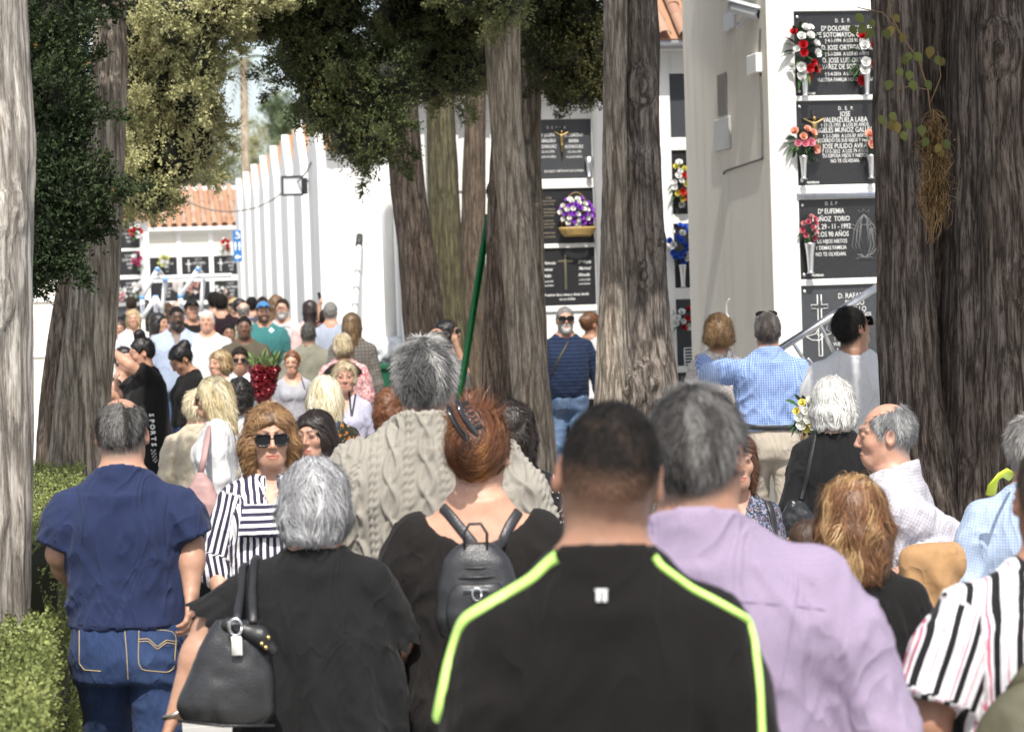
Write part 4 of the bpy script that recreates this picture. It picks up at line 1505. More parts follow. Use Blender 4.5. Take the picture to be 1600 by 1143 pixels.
# engraved standing figure: mantle outline, crown, child
ENG = m_plain('engraving_grey', (.16, .16, .165), .6)
va, vz = zpx(1352, 362)
g = G()
def eng(pts, r=.003):
    g.tube(pm.M(np.array([(va + x, dp + .001, vz + z) for x, z in pts])), r, 4)
for w_ in (1.0, .72, .45):
    eng([(-.06 * w_ + .0, -.16), (-.095 * w_, -.10), (-.075 * w_, .02), (-.04 * w_, .09), (0, .125), (.04 * w_, .09), (.085 * w_, .02), (.1 * w_, -.10), (.06 * w_, -.16), (0, -.185), (-.06 * w_, -.16)], .0035)
for s_ in (-1, 1):
    eng([(s_ * .02, .06), (s_ * .03, -.03), (s_ * .015, -.12)]); eng([(s_ * .05, .03), (s_ * .06, -.05), (s_ * .04, -.14)])
eng([(.03 * math.cos(t), .085 + .036 * math.sin(t)) for t in np.linspace(0, 6.28, 14)]); eng([(.055 + .022 * math.cos(t), .035 + .024 * math.sin(t)) for t in np.linspace(0, 6.28, 12)])
eng([(.04, .01), (.08, .0), (.085, -.05), (.05, -.06), (.04, .01)]); eng([(-.05, -.185), (.05, -.185), (.07, -.20), (-.07, -.20), (-.05, -.185)])
eng([(-.03, .125), (-.04, .16), (-.015, .14), (0, .165), (.015, .14), (.04, .16), (.03, .125)])
eng([(-.03, .03), (-.1, .06), (-.11, .04), (-.04, .0)])
g.build('engraved_figure', ENG, p3)
g = G(); g.bbox((a0 - .02, -.015, zr[2][1] + .004), (a1 + .01, .02, zr[2][1] + .045), .004, pm.M); g.build('metal_rail', STEEL, p3)
p4 = plaque(R_root, pm, a0, a1, *zr[3], GRAN2, label='grey granite plaque with a white outlined cross and dove')
merge_text(p4, pm, [('D. RAFAEL', *zpx(1332, 462), .055), ('PRADO', *zpx(1337, 473), .055), ('CASTILLO', *zpx(1335, 483), .055), ('A LOS 71 AÑOS', *zpx(1341, 491), .038), ('DE UN', *zpx(1346, 499), .038), ('† 25-3-2001  AÑOS', *zpx(1330, 527), .038), ('VUESTROS NIETOS', *zpx(1330, 537), .038), ('NO OS OLVIDAN', *zpx(1334, 546), .038)], depth=dp, xs=.8)
merge_text(p4, pm, [('PROPIEDAD', *zpx(1284, 570), .028)], depth=dp, name='corner_mark', bold=.02)
ac, zc = zpx(1282, 479)
dark_cross(p4, pm, ac, zpx(1285, 556)[1], zpx(1281, 460)[1], .062, zc, LETTER, .014, dp, outline=True)
g = G(); da, dz = zpx(1282, 521)
g.tube(pm.M(np.array([(da + x, dp, dz + z) for x, z in [(-.10, -.02), (-.03, .0), (.0, .04), (.03, .08), (.07, .09), (.05, .03), (.09, .0), (.03, -.02), (.0, -.05), (-.06, -.045), (-.10, -.02)]])), .0035, 4)
g.tube(pm.M(np.array([(da + x, dp, dz + z) for x, z in [(-.02, -.0), (.0, -.02), (.04, .02)]])), .0035, 4)
g.build('engraved_dove', LETTER, p4)
plaque(R_root, pm, a0, a1, *zr[4], GRAN)
for c in colsR[1:]:
    for r in zr: plaque(R_root, pm, c[0], c[1], *r, GRAN)
# little steel fixings on the corners
g = G()
for z_ in zr[:4]:
    for aa in (a0 + .03,):
        for zz in (z_[0] + .035, z_[1] - .04):
            g.lathe([(.014, 0), (.012, .006), (.004, .009)], 8, lambda v: pm.M(np.stack([v[:, 0] + aa, dp - v[:, 2], v[:, 1] + zz], 1)))
g.build('fixings', STEEL, R_root)

# flowers in front of those plaques
def wallpt(pl, px_, py_, out=.06):
    a, z = pl.px(px_, py_); return pl.w(a, -out, z)
RED, WHT, PNK, PCH = (.48, .012, .02), (.78, .78, .76), (.72, .25, .32), (.78, .38, .28)
bouquet(wallpt(plR, 1254, 82, .0), 'red and white flower bunch in steel vase hanging beside the top plaque cross', [(RED, 1), (WHT, 1.1)], (.115, .08, .20), 17, .030, 34, vase=(-.32, .2, .028), seed=3, LL=.13)
bouquet(wallpt(plR, 1350, 85, .0), 'red and white flower bunch hanging against the cypress trunk edge', [(RED, 1), (WHT, 1)], (.07, .08, .2), 9, .036, 16, vase=(-.30, .2, .028), seed=4, LL=.11)
bouquet(wallpt(plR, 1252, 222, .0), 'pink and peach roses in steel vase below the bronze crucifix', [(PNK, 1), (PCH, 1.3)], (.12, .08, .10), 8, .031, 46, vase=(-.27, .17, .028), seed=5, LL=.085)
bouquet(wallpt(plR, 1357, 221, .0), 'single peach rose hanging against the cypress trunk edge', [(PCH, 1)], (.03, .06, .06), 2, .038, 10, vase=(-.27, .17, .028), seed=6, LL=.07)
bouquet(wallpt(plR, 1262, 356, .0), 'small dusty pink rosebuds in a tall steel vase by the engraved virgin', [((.5, .12, .16), 1), ((.6, .25, .25), .6)], (.06, .06, .10), 10, .021, 22, vase=(-.33, .22, .034), seed=7, LL=.06)

# side wall fittings (the face turned to the walkway)
corner = plR.w(aC, 0, 0)
plS = Plane(corner, WALK, SIDE)
def box_on(pl, x0, y0, x1, y1, th, mat, name, parent=None, label=None, cat=None, b=.006):
    (aa, z1), (bb, z0) = pl.px(x0, y0), pl.px(x1, y1)
    if aa > bb: aa, bb = bb, aa
    g = G(); c = pl.w((aa + bb) / 2, 0, min(z0, z1)); hw = max((bb - aa) / 2, .01)
    g.bbox((-hw, -th, 0), (hw, -.002, abs(z1 - z0)), b, lambda v: v[:, 0:1] * pl.T + v[:, 1:2] * pl.D + v[:, 2:3] * UP)
    o = g.build(name, mat, parent, smooth=False); o.location = c
    return tag(o, label, cat)
GREYBOX = m_plain('grey_plastic', (.45, .45, .44), .45)
o = box_on(plS, 1124, 117, 1138, 178, .022, m_plain('dark_plate', (.10, .09, .085), .3), 'intercom', None, 'narrow dark framed panel on the shaded end wall', 'panel')
o2 = box_on(plS, 1119, 188, 1144, 232, .022, GREYBOX, 'meter_box', None, 'square grey cover plate under the narrow panel on the end wall', 'box')
box_on(plS, 1176, 88, 1192, 113, .05, WHITE, 'junction_box', None, 'white junction box on the corner under the security camera', 'box')
cr = empty('security_camera', plS.w(plS.px(1160, 36)[0], 0, plS.px(1160, 36)[1]), 0, 1, 'white security camera on a bracket at the wall corner', 'camera')
cz = np.array(cr.location)
CAMW = m_plain('camera_white', (.55, .56, .57), .35)
def W_(px_, py_, out): a, z = plS.px(px_, py_); return plS.w(a, -out, z) - cz
g = G(); aa, zz = plS.px(1143, 33); g.bbox((aa - .14, -.03, zz - .07), (aa + .14, -.002, zz + .07), .008, lambda v: plS.M(v) - cz); g.build('bracket_plate', CAMW, cr, smooth=False)
cbase = at(1150, 34, 212) - cz
tipA, tipB = at(1142, 10, 212) - cz, at(1188, 22, 215) - cz
g = G(); g.tube([cbase + (0, 0, -.03), cbase + (.03, 0, -.02), (tipA + tipB) / 2 + (0, 0, -.05), (tipA + tipB) / 2], .016, 8); g.build('arm', CAMW, cr)
g = G(); g.tube([tipA, tipA + (tipB - tipA) * .2, tipA + (tipB - tipA) * .95, tipB], [.042, .05, .05, .044], 12, flat=(1, .85)); b_ = g.build('housing', CAMW, cr)
g = G(); dd = unit(tipB - tipA); g.tube([tipA - dd * .05 + (0, 0, .045), tipB + dd * .04 + (0, 0, .045)], .058, 10, flat=(.25, 1)); g.build('sunshield', CAMW, cr)
g = G(); g.tube([tipB, tipB + dd * .012], .036, 12, (.02, .02, .022)); g.build('lens', m_plain('lens_black', (.01, .01, .012), .1), cr)
def wire(label, pts, r, name='cable', mat=None, cat='cable'):
    P = np.array(pts); tt = np.linspace(0, 1, len(P)); t2 = np.linspace(0, 1, len(P) * 6)
    Q = np.stack([np.interp(t2, tt, P[:, i]) for i in range(3)], 1)
    ker = np.hanning(7); ker /= ker.sum()
    Q = np.stack([np.convolve(np.pad(Q[:, i], 3, mode='edge'), ker, 'valid') for i in range(3)], 1)
    return tag(G().tube(Q, r, 6).build(name, mat or m_plain('cable_grey', (.12, .115, .11), .7)), label, cat)
def onS(px_, py_, out=.012): a, z = plS.px(px_, py_); return plS.w(a, -out, z)
wire('dark wire running down the shaded end wall from the security camera', [onS(1190, 40), onS(1189, 80), onS(1191, 130), onS(1193, 180), onS(1194, 240), onS(1194, 248), onS(1180, 252), onS(1150, 262), onS(1134, 268), onS(1133, 272)], .008)
wire('short curved white handle on the shaded end wall above the checked shirt', [onS(1146, 466, .03), onS(1145, 475, .05), onS(1145, 490, .05), onS(1147, 499, .03)], .008, 'wall_handle', CAMW, 'handle')

# ---- block behind, seen between the gnarled trunk and the end wall
plM = Plane(at(1045, 235, 175), SIDE, WALK)
aM = plM.px(1052, 330)[0]
zM = [(plM.px(1052, b)[1], plM.px(1052, t)[1]) for t, b in ((115, 215), (235, 335), (350, 450), (468, 572))]
zM.append((zM[3][0] - .66, zM[3][0] - .06))
ztM = zM[0][1] + .22
M_root, pmM = niche_block('white niche block between the gnarled trunk and the shaded end wall', plM, aM - .22, aM + 3.0, [(aM, aM + .74), (aM + .83, aM + 1.57)], zM, ztM, 2.4)
for j in (0, 1):
    for i, r in enumerate(zM): plaque(M_root, pmM, aM + .83 * j + (0 if j >= 0 else 0), aM + .83 * j + .74, *r, GRAN2 if i in (0, 3) else GRAN)
tiled_slope(M_root, pmM, aM - .2, aM + 1.6, -.28, ztM + .06, 1.2, ztM + 1.0, single=True, w=.19)
g = G(); g.bbox((aM - .22, -.2, ztM - .02), (aM + 1.7, -.003, ztM + .05), .006, pmM.M); g.build('cornice', WHITE, M_root, smooth=False)
g = G(); g.tube(pmM.M(np.array([(aM - .22, -.24, ztM + .02), (aM + 1.6, -.24, ztM + .02)])), .045, 8); g.build('gutter', m_metal('zinc', (.45, .45, .46), .5), M_root)
bouquet(wallpt(plM, 1063, 285, .02), 'red, white and yellow flower bunch beside the gnarled trunk', [((.6, .05, .03), 1), (WHT, 1.2), ((.62, .56, .10), .8)], (.1, .09, .2), 18, .03, 24, seed=11)
bouquet(wallpt(plM, 1063, 382, .02), 'blue and white flower bunch beside the gnarled trunk', [((.05, .12, .55), 1.2), (WHT, 1)], (.11, .09, .17), 22, .028, 20, vase=(-.38, .2, .03), seed=12)
bouquet(wallpt(plM, 1066, 498, .02), 'red and white flower bunch low beside the gnarled trunk', [(RED, 1.2), (WHT, 1)], (.12, .09, .11), 12, .03, 20, seed=13)
g = G()
for k in range(6): g.tube([plM.w(aM + .05, -.06, zM[3][0] + .02 + k * .028), plM.w(aM + .6, -.06, zM[3][0] + .02 + k * .028)], .005, 5)
for k in range(3): g.tube([plM.w(aM + .05 + k * .27, -.06, zM[3][0] + .0), plM.w(aM + .05 + k * .27, -.06, zM[3][0] + .16)], .006, 5)
tag(g.build('wire_rack', m_plain('rack_white', (.7, .7, .7), .4)), 'white wire rack fixed under the red and white bunch', 'rack')

# ---- block behind the leaning trunk, with the purple basket
plC = Plane(at(925, 280, 157), SIDE, WALK)
aK = plC.px(928, 330)[0]
zC = [(plC.px(890, b)[1], plC.px(890, t)[1]) for t, b in ((186, 279), (294, 380), (387, 477))]
zC.append((zC[2][0] - .66, zC[2][0] - .06)); zC.append((zC[3][0] - .66, zC[3][0] - .06))
wC = .76
colsC = [(aK - wC - j * .86, aK - j * .86) for j in range(2)]
ztC = zC[0][1] + .22
C_root, pmC = niche_block('white niche block behind the leaning cypress, with the flower basket', plC, aK - 1.8, aK + .14, colsC, zC, ztC, 2.5)
for j, c in enumerate(colsC):
    for i, r in enumerate(zC):
        mt = GRAN2 if (i + j) % 3 == 0 else GRAN
        if j == 1 and i < 3: mt = WHITE
        if j == 0 and i == 3: mt = m_plain('plaster_panel', (.72, .72, .70), .7)
        P_ = plaque(C_root, pmC, c[0], c[1], *r, mt)
        def zc_(px_, py_): return plC.px(px_, py_)
        if j == 0 and i == 0:
            merge_text(P_, pmC, [('D.   E.   +   P.   A.', *zc_(870, 199), 0.038), ('Dª JOSEFA', *zc_(856, 211), 0.046), ('CABALLERO', *zc_(855, 220), 0.046), ('RODRIGUEZ', *zc_(856, 229), 0.046), ('† EL 31-5-1974', *zc_(856, 237), 0.032), ('A LOS 76 AÑOS', *zc_(857, 245), 0.032), ('D. CLAUDIO', *zc_(897, 211), 0.046), ('BARBA', *zc_(897, 220), 0.046), ('RODRIGUEZ', *zc_(898, 229), 0.046), ('† EL 25-6-1990', *zc_(898, 237), 0.032), ('A LOS 62 AÑOS', *zc_(898, 245), 0.032), ('SUS HIJOS Y NIETOS NO LES OLVIDAN', *zc_(882, 267), 0.032)], depth=dp, xs=.72, bold=.005)
            ac, zc = zc_(877, 206); crucifix(P_, pmC, ac, zc_(878, 250)[1], zc_(876, 193)[1], .075, zc, m_metal('dark_iron', (.12, .11, .10), .4), True, .012)
            g = G(); va_, vz_ = zc_(920, 277); g.lathe([(.03, 0), (.022, .01), (.03, .12), (.045, .2)], 10, lambda v: pmC.M(np.stack([v[:, 0] + va_, v[:, 1] - .03, v[:, 2] + vz_], 1))); g.build('vase', STEEL, P_)
        if j == 0 and i == 1:
            merge_text(P_, pmC, [(t_, *zc_(858, y_), 0.023) for t_, y_ in (('D. JOSE', 309), ('GARCIA DEL RIO', 314), ('† EL 2-5-1981', 319), ('Dª Mª ANGELES', 327), ('LOPEZ NARANJO', 332), ('† EL 3-9-1999', 337), ('D. ANTONIO', 345), ('GARCIA LOPEZ', 350), ('† EL 4-2-2003', 355), ('VUESTROS HIJOS', 364), ('NO OS OLVIDAN', 370))], depth=dp, mat=m_plain('letter_gold', (.34, .29, .2), .5), xs=.8)
        if j == 0 and i == 2:
            merge_text(P_, pmC, [('D. Antonio', *zc_(856, 411), 0.046), ('Jiménez', *zc_(855, 421), 0.046), ('Adán', *zc_(856, 431), 0.046), ('† 14-10-1975', *zc_(856, 440), 0.027), ('a los 63 años', *zc_(857, 446), 0.027), ('Dª María', *zc_(914, 409), 0.046), ('Mariscal', *zc_(914, 419), 0.046), ('Almedia', *zc_(913, 429), 0.046), ('† 10-12-1972', *zc_(914, 437), 0.027), ('a los 66 años', *zc_(914, 443), 0.027), ('Vuestros hijos, nietos y demás familia', *zc_(886, 460), 0.038), ('no os olvidan', *zc_(887, 467), 0.038)], depth=dp, shear=.35, xs=.78, bold=.01)
            ac, zc = zc_(884, 408); dark_cross(P_, pmC, ac, zc_(886, 452)[1], zc_(883, 397)[1], .075, zc, m_metal('pale_brass', (.45, .41, .3), .4), .010, dp)
        if j == 1 and i == 3:
            merge_text(P_, pmC, [('R.', *zc_(752, 487), 0.061), ('D.', *zc_(753, 499), 0.061), ('MAZ', *zc_(752, 511), 0.053), ('D.', *zc_(755, 524), 0.046), ('MA', *zc_(754, 536), 0.046), ('† 1', *zc_(755, 547), 0.038)], depth=dp)
merge_text(C_root, pmC, [('42', *plC.px(868, 178), .07)], depth=-.003, mat=m_plain('ink', (.03, .03, .03), .6), name='niche_number')
tiled_slope(C_root, pmC, aK - 1.8, aK + .2, -.25, ztC + .07, 1.25, ztC + .75, single=True, w=.2)
g = G(); g.bbox((aK - 1.8, -.17, ztC + .0), (aK + .16, -.003, ztC + .06), .006, pmC.M); g.build('cornice', WHITE, C_root, smooth=False)
bk = bouquet(wallpt(plC, 899, 334, .03), 'big basket of purple and white roses on the middle plaque', [((.28, .06, .55), 1), ((.80, .79, .74), 1.25)], (.17, .12, .16), 46, .026, 36, seed=21, cat='flower basket', name='flower_basket', LL=.07)
g = G(); ctr = np.zeros(3); tt = unit(np.cross(UP, -WALK))
for k, (rr, zz) in enumerate(((.10, -.215), (.115, -.2), (.125, -.18), (.135, -.16), (.14, -.145))):
    g.tube([SIDE * rr * 1.3 * math.cos(t) - WALK * (rr * .7 * math.sin(t) + .06) + UP * zz for t in np.linspace(0, 2 * math.pi, 17)], .012, 6)
for t in np.linspace(0, 2 * math.pi, 22): g.tube([SIDE * .1 * 1.3 * math.cos(t) - WALK * (.1 * .7 * math.sin(t) + .06) + UP * -.215, SIDE * .14 * 1.3 * math.cos(t) - WALK * (.14 * .7 * math.sin(t) + .06) + UP * -.145], .006, 4)
g.build('basket', m_plain('wicker', (.42, .28, .10), .6), bk)
g = G(); g.tube([SIDE * .15 * math.cos(t) + UP * (-.15 + .36 * math.sin(t)) - WALK * .02 for t in np.linspace(0, math.pi, 17)], .007, 6); g.build('basket_handle', m_plain('wicker_dark', (.2, .13, .05), .6), bk)

# ---- row of white gabled blocks along the walkway
plE = Plane(at(497, 300, 124), WALK, SIDE)          # the face turned to the walkway
pitch, face = 2.66, 1.45
for k in range(8):
    a_s = k * pitch
    c = plE.w(a_s + face / 2, 0, 0)
    lab = ['nearest', 'second', 'third', 'fourth', 'fifth', 'sixth', 'seventh', 'last'][k] + ' white gabled block in the row along the walkway'
    if k == 0: lab = 'white gabled block with the floodlight, first of the row behind the dark trunks'
    rt = empty('gabled_block', c, 0, 1, lab, 'building', 'white gabled blocks along the walkway')
    p_ = Plane(plE.P0 - np.array([c[0], c[1], 0]), plE.T, plE.D)
    g = G(); ze, zp = 3.74, 4.36
    L = 9.0 if k == 0 else 6.0
    V = []
    for d_ in (0, L):
        V += [(a_s, d_, 0), (a_s + face, d_, 0), (a_s + face, d_, ze), (a_s + face / 2, d_, zp), (a_s, d_, ze)]
    if k == 0: pass
    g.add(p_.M(np.array(V)), [(0, 4, 3, 2, 1), (5, 6, 7, 8, 9), (0, 5, 9, 4), (1, 2, 7, 6), (4, 9, 8, 3), (3, 8, 7, 2)])
    g.build('wall', WHITE, rt, smooth=False)
    # tiles on the slope facing the camera and the other one
    pt = Plane(p_.P0 + plE.D * 0, SIDE, WALK)
    tiled_slope(rt, pt, .10, 6.0 if k else 9.0, a_s - .16, ze + .02, a_s + face / 2, zp + .0, single=False, w=.24, L=.42)
g0 = np.array(plE.w(0, 0, 0))
# fittings on the first block
fl = empty('floodlight', at(457, 290, 119), ALPHA, 1, 'square dark framed floodlight hung from the first gabled block', 'floodlight')
g = G()
for x in (-.14, .12):
    g.bbox((x, -.02, -.13), (x + .02, .14, .13), .004)
for z in (-.13, .11): g.bbox((-.118, -.018, z), (.118, .138, z + .02), .004)
g.build('frame', m_plain('lamp_black', (.03, .03, .032), .4), fl, smooth=False)
g = G(); g.bbox((-.12, .0, -.108), (.118, .01, .108), .003); g.build('glass', m_plain('lamp_glass', (.55, .57, .6), .15), fl, smooth=False)
g = G(); g.bbox((.12, .02, -.11), (.2, .16, .10), .01); g.build('housing', m_plain('lamp_black', (.03, .03, .032), .4), fl, smooth=False)
g = G(); g.tube([(.2, .1, .05), (.28, .3, .12), (.34, .5, .16)], .012, 6); g.build('arm', m_plain('lamp_black', (.03, .03, .032), .4), fl)
wire('dark overhead cable slung across the walkway to the floodlight', [at(255, 296, 100), at(290, 314, 100), at(320, 326, 100), at(345, 330, 100), at(365, 331, 101), at(400, 325, 106), at(425, 313, 112), at(445, 298, 117), at(465, 284, 119), at(480, 268, 120), at(487, 252, 121)], .009, 'overhead_cable')
dr = tag(empty('downpipe', at(608, 420, 150) * np.array([1, 1, 0])), 'white downpipe with a rusty brown foot beside the green bin', 'pipe')
pz = np.array(dr.location)
g = G(); g.tube([pz * 0 + (0, 0, 1.46), pz * 0 + (0, 0, 4.2)], .06, 10); g.build('pipe', WHITE, dr)
g = G(); g.tube([(0, 0, 0), (0, 0, .7), (0, 0, 1.46)], .065, 10); g.build('foot', m_bark('rusty_foot', (.22, .13, .09), (.42, .33, .28), .01), dr)
pole = empty('leaning_pole', at(553, 492, 128), 0, 1, 'white pole with black cap leaning on the sunlit white wall', 'pole')
pt_ = at(562, 368, 124) - np.array(pole.location); pb_ = at(549, 560, 131) - np.array(pole.location)
g = G(); g.tube([pb_, pt_ * .86], .035, 8); g.build('shaft', m_plain('pole_white', (.62, .62, .6), .5), pole)
g = G(); g.tube([pt_ * .86, pt_], .045, 8); g.build('cap', m_plain('pole_black', (.03, .03, .03), .5), pole)
for k in range(3):
    g = G(); q = pb_ * (1 - (.45 + .15 * k)) + pt_ * .86 * (.45 + .15 * k); g.tube([q, q + unit(pt_ - pb_) * .03], .042, 8); g.build('ring', m_plain('pole_grey', (.2, .2, .2), .5), pole)
# blue sign
sg = empty('wayfinding_sign', at(371, 384, 79), ALPHA, 1, 'narrow blue sign with white symbols on the gabled block', 'sign')
g = G(); g.bbox((-.085, 0, -.31), (.085, .02, .31), .004); g.build('panel', m_plain('sign_blue', (.03, .16, .42), .4), sg, smooth=False)
g = G()
g.tube([(.05 * math.cos(t), -.006, .20 + .055 * math.sin(t)) for t in np.linspace(-2.6, 2.2, 14)], .011, 6); g.tube([(.0, -.006, .29), (.0, -.006, .21), (.04, -.006, .20), (.055, -.006, .15)], .012, 6)
for sx in (-.04, .04):
    g.bbox((sx - .022, -.008, -.03), (sx + .022, -.001, .045), .004); g.bbox((sx - .014, -.008, -.09), (sx + .014, -.001, -.032), .004); g.tube([(sx, -.007, .065), (sx, -.004, .065)], .018, 8)
g.add([(-.06, -.005, -.22), (0, -.005, -.28), (0, -.005, -.16)], [(0, 1, 2)]); g.bbox((0, -.006, -.24), (.06, -.001, -.20), .002)
g.build('symbols', m_plain('sign_white', (.75, .76, .78), .5), sg, smooth=False)
# bin with bags
bn = empty('wheelie_bin', at(597, 540, 150) * np.array([1, 1, 0]), 0, 1, 'green wheelie bin full of clear bags by the downpipe', 'bin')
g = G(); BG = m_plain('bin_green', (.015, .10, .05), .45)
V = [(-.24, -.28, .08), (.24, -.28, .08), (.24, .28, .08), (-.24, .28, .08), (-.3, -.36, 1.18), (.3, -.36, 1.18), (.3, .36, 1.18), (-.3, .36, 1.18)]
g.add(V, np.array([(0, 3, 2, 1), (0, 1, 5, 4), (1, 2, 6, 5), (2, 3, 7, 6), (3, 0, 4, 7)])); g.bbox((-.33, -.39, 1.16), (.33, -.33, 1.22), .01); g.bbox((-.33, .33, 1.16), (.33, .39, 1.22), .01); g.bbox((-.33, -.328, 1.16), (-.27, .328, 1.22), .01); g.bbox((.27, -.328, 1.16), (.33, .328, 1.22), .01)
g.build('body', BG, bn, smooth=False)
for sx in (-.25, .25):
    g = G(); g.tube([(sx - .03, .3, .1), (sx + .03, .3, .1)], .1, 12, up=(0, 0, 1)); g.build('wheel', m_plain('rubber', (.02, .02, .02), .7), bn)
for bx, by, bz, br in ((-.1, -.1, 1.3, .22), (.12, 0, 1.33, .2)):
    v, q = march([ell((0, 0, 0), (br, br, br * .75), 0)], .02); N = vnormals(v, q); v = v + N * ((fbm(v * 14 + bx * 40, 3) - .5) * .12)[:, None]
    o = G().add(v, q).build('plastic_bag', m_plain('bag_white', (.6, .62, .64), .3)); o.location = np.array(bn.location) + (bx, by, bz)
    tag(o, 'crumpled pale plastic bag on top of the green bin, ' + ('nearer the walkway' if bx < 0 else 'nearer the downpipe'), 'bag', 'bags in the green bin')

# ---- far end of the walkway
def end_block(label, pl, ac, n, rows_px, s, xref, zt, mats, seed):
    rng = random.Random(seed)
    zz = [(pl.px(xref, b)[1], pl.px(xref, t)[1]) for t, b in rows_px]
    cols = [(ac + i * .86, ac + i * .86 + .74) for i in range(n)]
    rt, p_ = niche_block(label, pl, ac - .14, ac + n * .86 + .1, cols, zz, zt, 2.4)
    for c in cols:
        for i, r in enumerate(zz):
            m_ = mats[i] if mats[i] else GRAN
            o = plaque(rt, p_, c[0], c[1], *r, m_)
            if m_ in (GRAN, GRAN2) and rng.random() < .8:
                am = (c[0] + c[1]) / 2; zm = (r[0] + r[1]) / 2
                if rng.random() < .5: dark_cross(o, p_, am - .18, zm - .16, zm + .18, .08, zm + .06, LETTER, .012, .022)
                merge_text(o, p_, [('D. E. P.', am + .08, zm + .18, .07), ('JOSE MARIA', am + .1, zm + .08, .08), ('RUIZ', am + .1, zm - .02, .08), ('1987', am + .1, zm - .12, .07)], depth=.022)
    return rt, p_
BLANK = m_plain('blank_plaster', (.66, .62, .54), .8)
plF = Plane(at(232, 357, 58), SIDE, WALK)
aF = plF.px(233, 400)[0]
F_root, pmF = end_block('far niche block closing the walkway under a terracotta roof', plF, aF, 4, ((365, 394), (401, 431), (440, 470), (476, 504)), 58, 290, plF.px(290, 357)[1], [BLANK, GRAN, GRAN, GRAN2], 5)
zF = plF.px(290, 357)[1]
tiled_slope(F_root, pmF, aF - .25, aF + 3.6, -.2, zF + .06, 2.2, zF + 1.12, single=True, w=.27, L=.5)
g = G(); g.bbox((aF - .3, -.2, zF - .06), (aF + 3.6, -.003, zF + .05), .01, pmF.M); g.build('cornice', WHITE, F_root, smooth=False)
g = G(); g.bbox((aF - .3, 2.2, zF + 1.05), (aF + 3.6, 2.4, zF + 1.22), .02, pmF.M); g.build('ridge', WHITE, F_root, smooth=False)
plF2 = Plane(at(232, 357, 63), SIDE, WALK)
aF2 = plF2.px(188, 400)[0] - .25
F2_root, pmF2 = end_block('far niche block half hidden by the fluted cypress trunk', plF2, aF2 - .86, 2, ((352, 388), (392, 430), (436, 472), (478, 512)), 63, 200, plF2.px(200, 346)[1], [GRAN, GRAN, GRAN, GRAN2], 6)
tiled_slope(F2_root, pmF2, aF2 - 1.2, aF2 + 1.15, -.2, plF2.px(200, 343)[1], 2.2, plF2.px(200, 343)[1] + 1.0, single=True, w=.27, L=.5)
for (x_, y_, sd_, cl, lb) in ((212, 362, 1, RED, 'red and white flowers at the top corner of the far plaque column'), (214, 405, 2, (.4, .05, .15), 'dark pink flowers by the middle far plaque'), (188, 458, 3, (.7, .4, .42), 'pale pink flowers low on the far plaque column'), (352, 382, 4, RED, 'red flowers beside the gabled row on the far block'), (256, 408, 5, (.6, .6, .2), 'yellow flowers between the far dark plaques'), (216, 452, 6, (.75, .7, .7), 'white flowers low on the far plaque column'), (303, 450, 7, (.6, .35, .3), 'peach flowers behind the white tube frame'), (345, 455, 8, (.65, .5, .45), 'mixed pale flowers at the foot of the far block')):
    bouquet(wallpt(plF if x_ > 232 else plF2, x_, y_, .05), lb, [(cl, 1.3), (WHT, .8)], (.13, .1, .17), 9, .055, 10, seed=30 + sd_, LL=.16)
# oval portrait
g = G(); a_, z_ = plF.px(278, 446); g.lathe([(.0, .02), (.13, .02), (.16, .0)], 16, lambda v: pmF.M(np.stack([v[:, 0] + a_, .02 - v[:, 2], v[:, 1] * 1.25 + z_], 1))); g.build('oval_portrait', m_plain('portrait_grey', (.5, .45, .42), .4), F_root)
# block on the near side of the walkway, glimpsed between the trunks
plL = Plane(at(120, 400, 130), SIDE, WALK)
aL = plL.px(120, 400)[0]
L_root, pmL = niche_block('white niche block glimpsed behind the fluted cypress and the dark foliage', plL, aL - 5, aL, [(aL - .9, aL - .16), (aL - 1.76, aL - 1.02)], [(.7, 1.3), (1.36, 1.96), (2.02, 2.62), (2.68, 3.28)], 3.8, 2.4)
for c in ((aL - .9, aL - .16), (aL - 1.76, aL - 1.02)):
    for r in [(.7, 1.3), (1.36, 1.96), (2.02, 2.62), (2.68, 3.28)]: plaque(L_root, pmL, c[0], c[1], *r, BLANK)
# tube frame
TB = m_plain('tube_white', (.72, .73, .74), .4); TP_ = m_plain('tape_blue', (.12, .3, .6), .5)
fr_ = empty('tube_frame', at(275, 470, 100), 0, 1, 'white tube frame of two peaked trestles standing in the crowd', 'frame')
f0 = np.array(fr_.location)
def T(a, b, s1=100, s2=100): return [at(*a, s1) - f0, at(*b, s2) - f0]
def bz(p): return np.array([p[0], p[1], -f0[2]])
for nm, pts in (('leg', T((246, 420), (222, 465))), ('leg', T((246, 420), (258, 436), 100, 96)), ('leg', T((309, 420), (282, 463))), ('leg', T((309, 420), (319, 432), 100, 96)), ('beam', T((238, 434), (362, 430))), ('brace', T((222, 498), (243, 464), 104, 104)), ('brace', T((243, 464), (254, 484), 104, 104)), ('leg', T((258, 438), (253, 492), 96, 96)), ('leg', T((318, 436), (314, 488), 96, 96))):
    g = G(); g.tube(pts, .034, 8); g.build(nm, TB, fr_)
for x_, y_ in ((222, 465), (282, 463), (243, 464), (254, 492), (314, 488)):
    p_ = at(x_, y_, 100) - f0; g = G(); g.tube([p_, bz(p_)], .034, 8); g.build('post', TB, fr_)
for x_, y_ in ((222, 465), (246, 421), (309, 421), (282, 463), (243, 464), (258, 437)):
    p_ = at(x_, y_, 100.4) - f0; g = G(); g.tube([p_ - (0, 0, .03), p_ + (0, 0, .03)], .042, 8); g.build('joint', TP_, fr_)

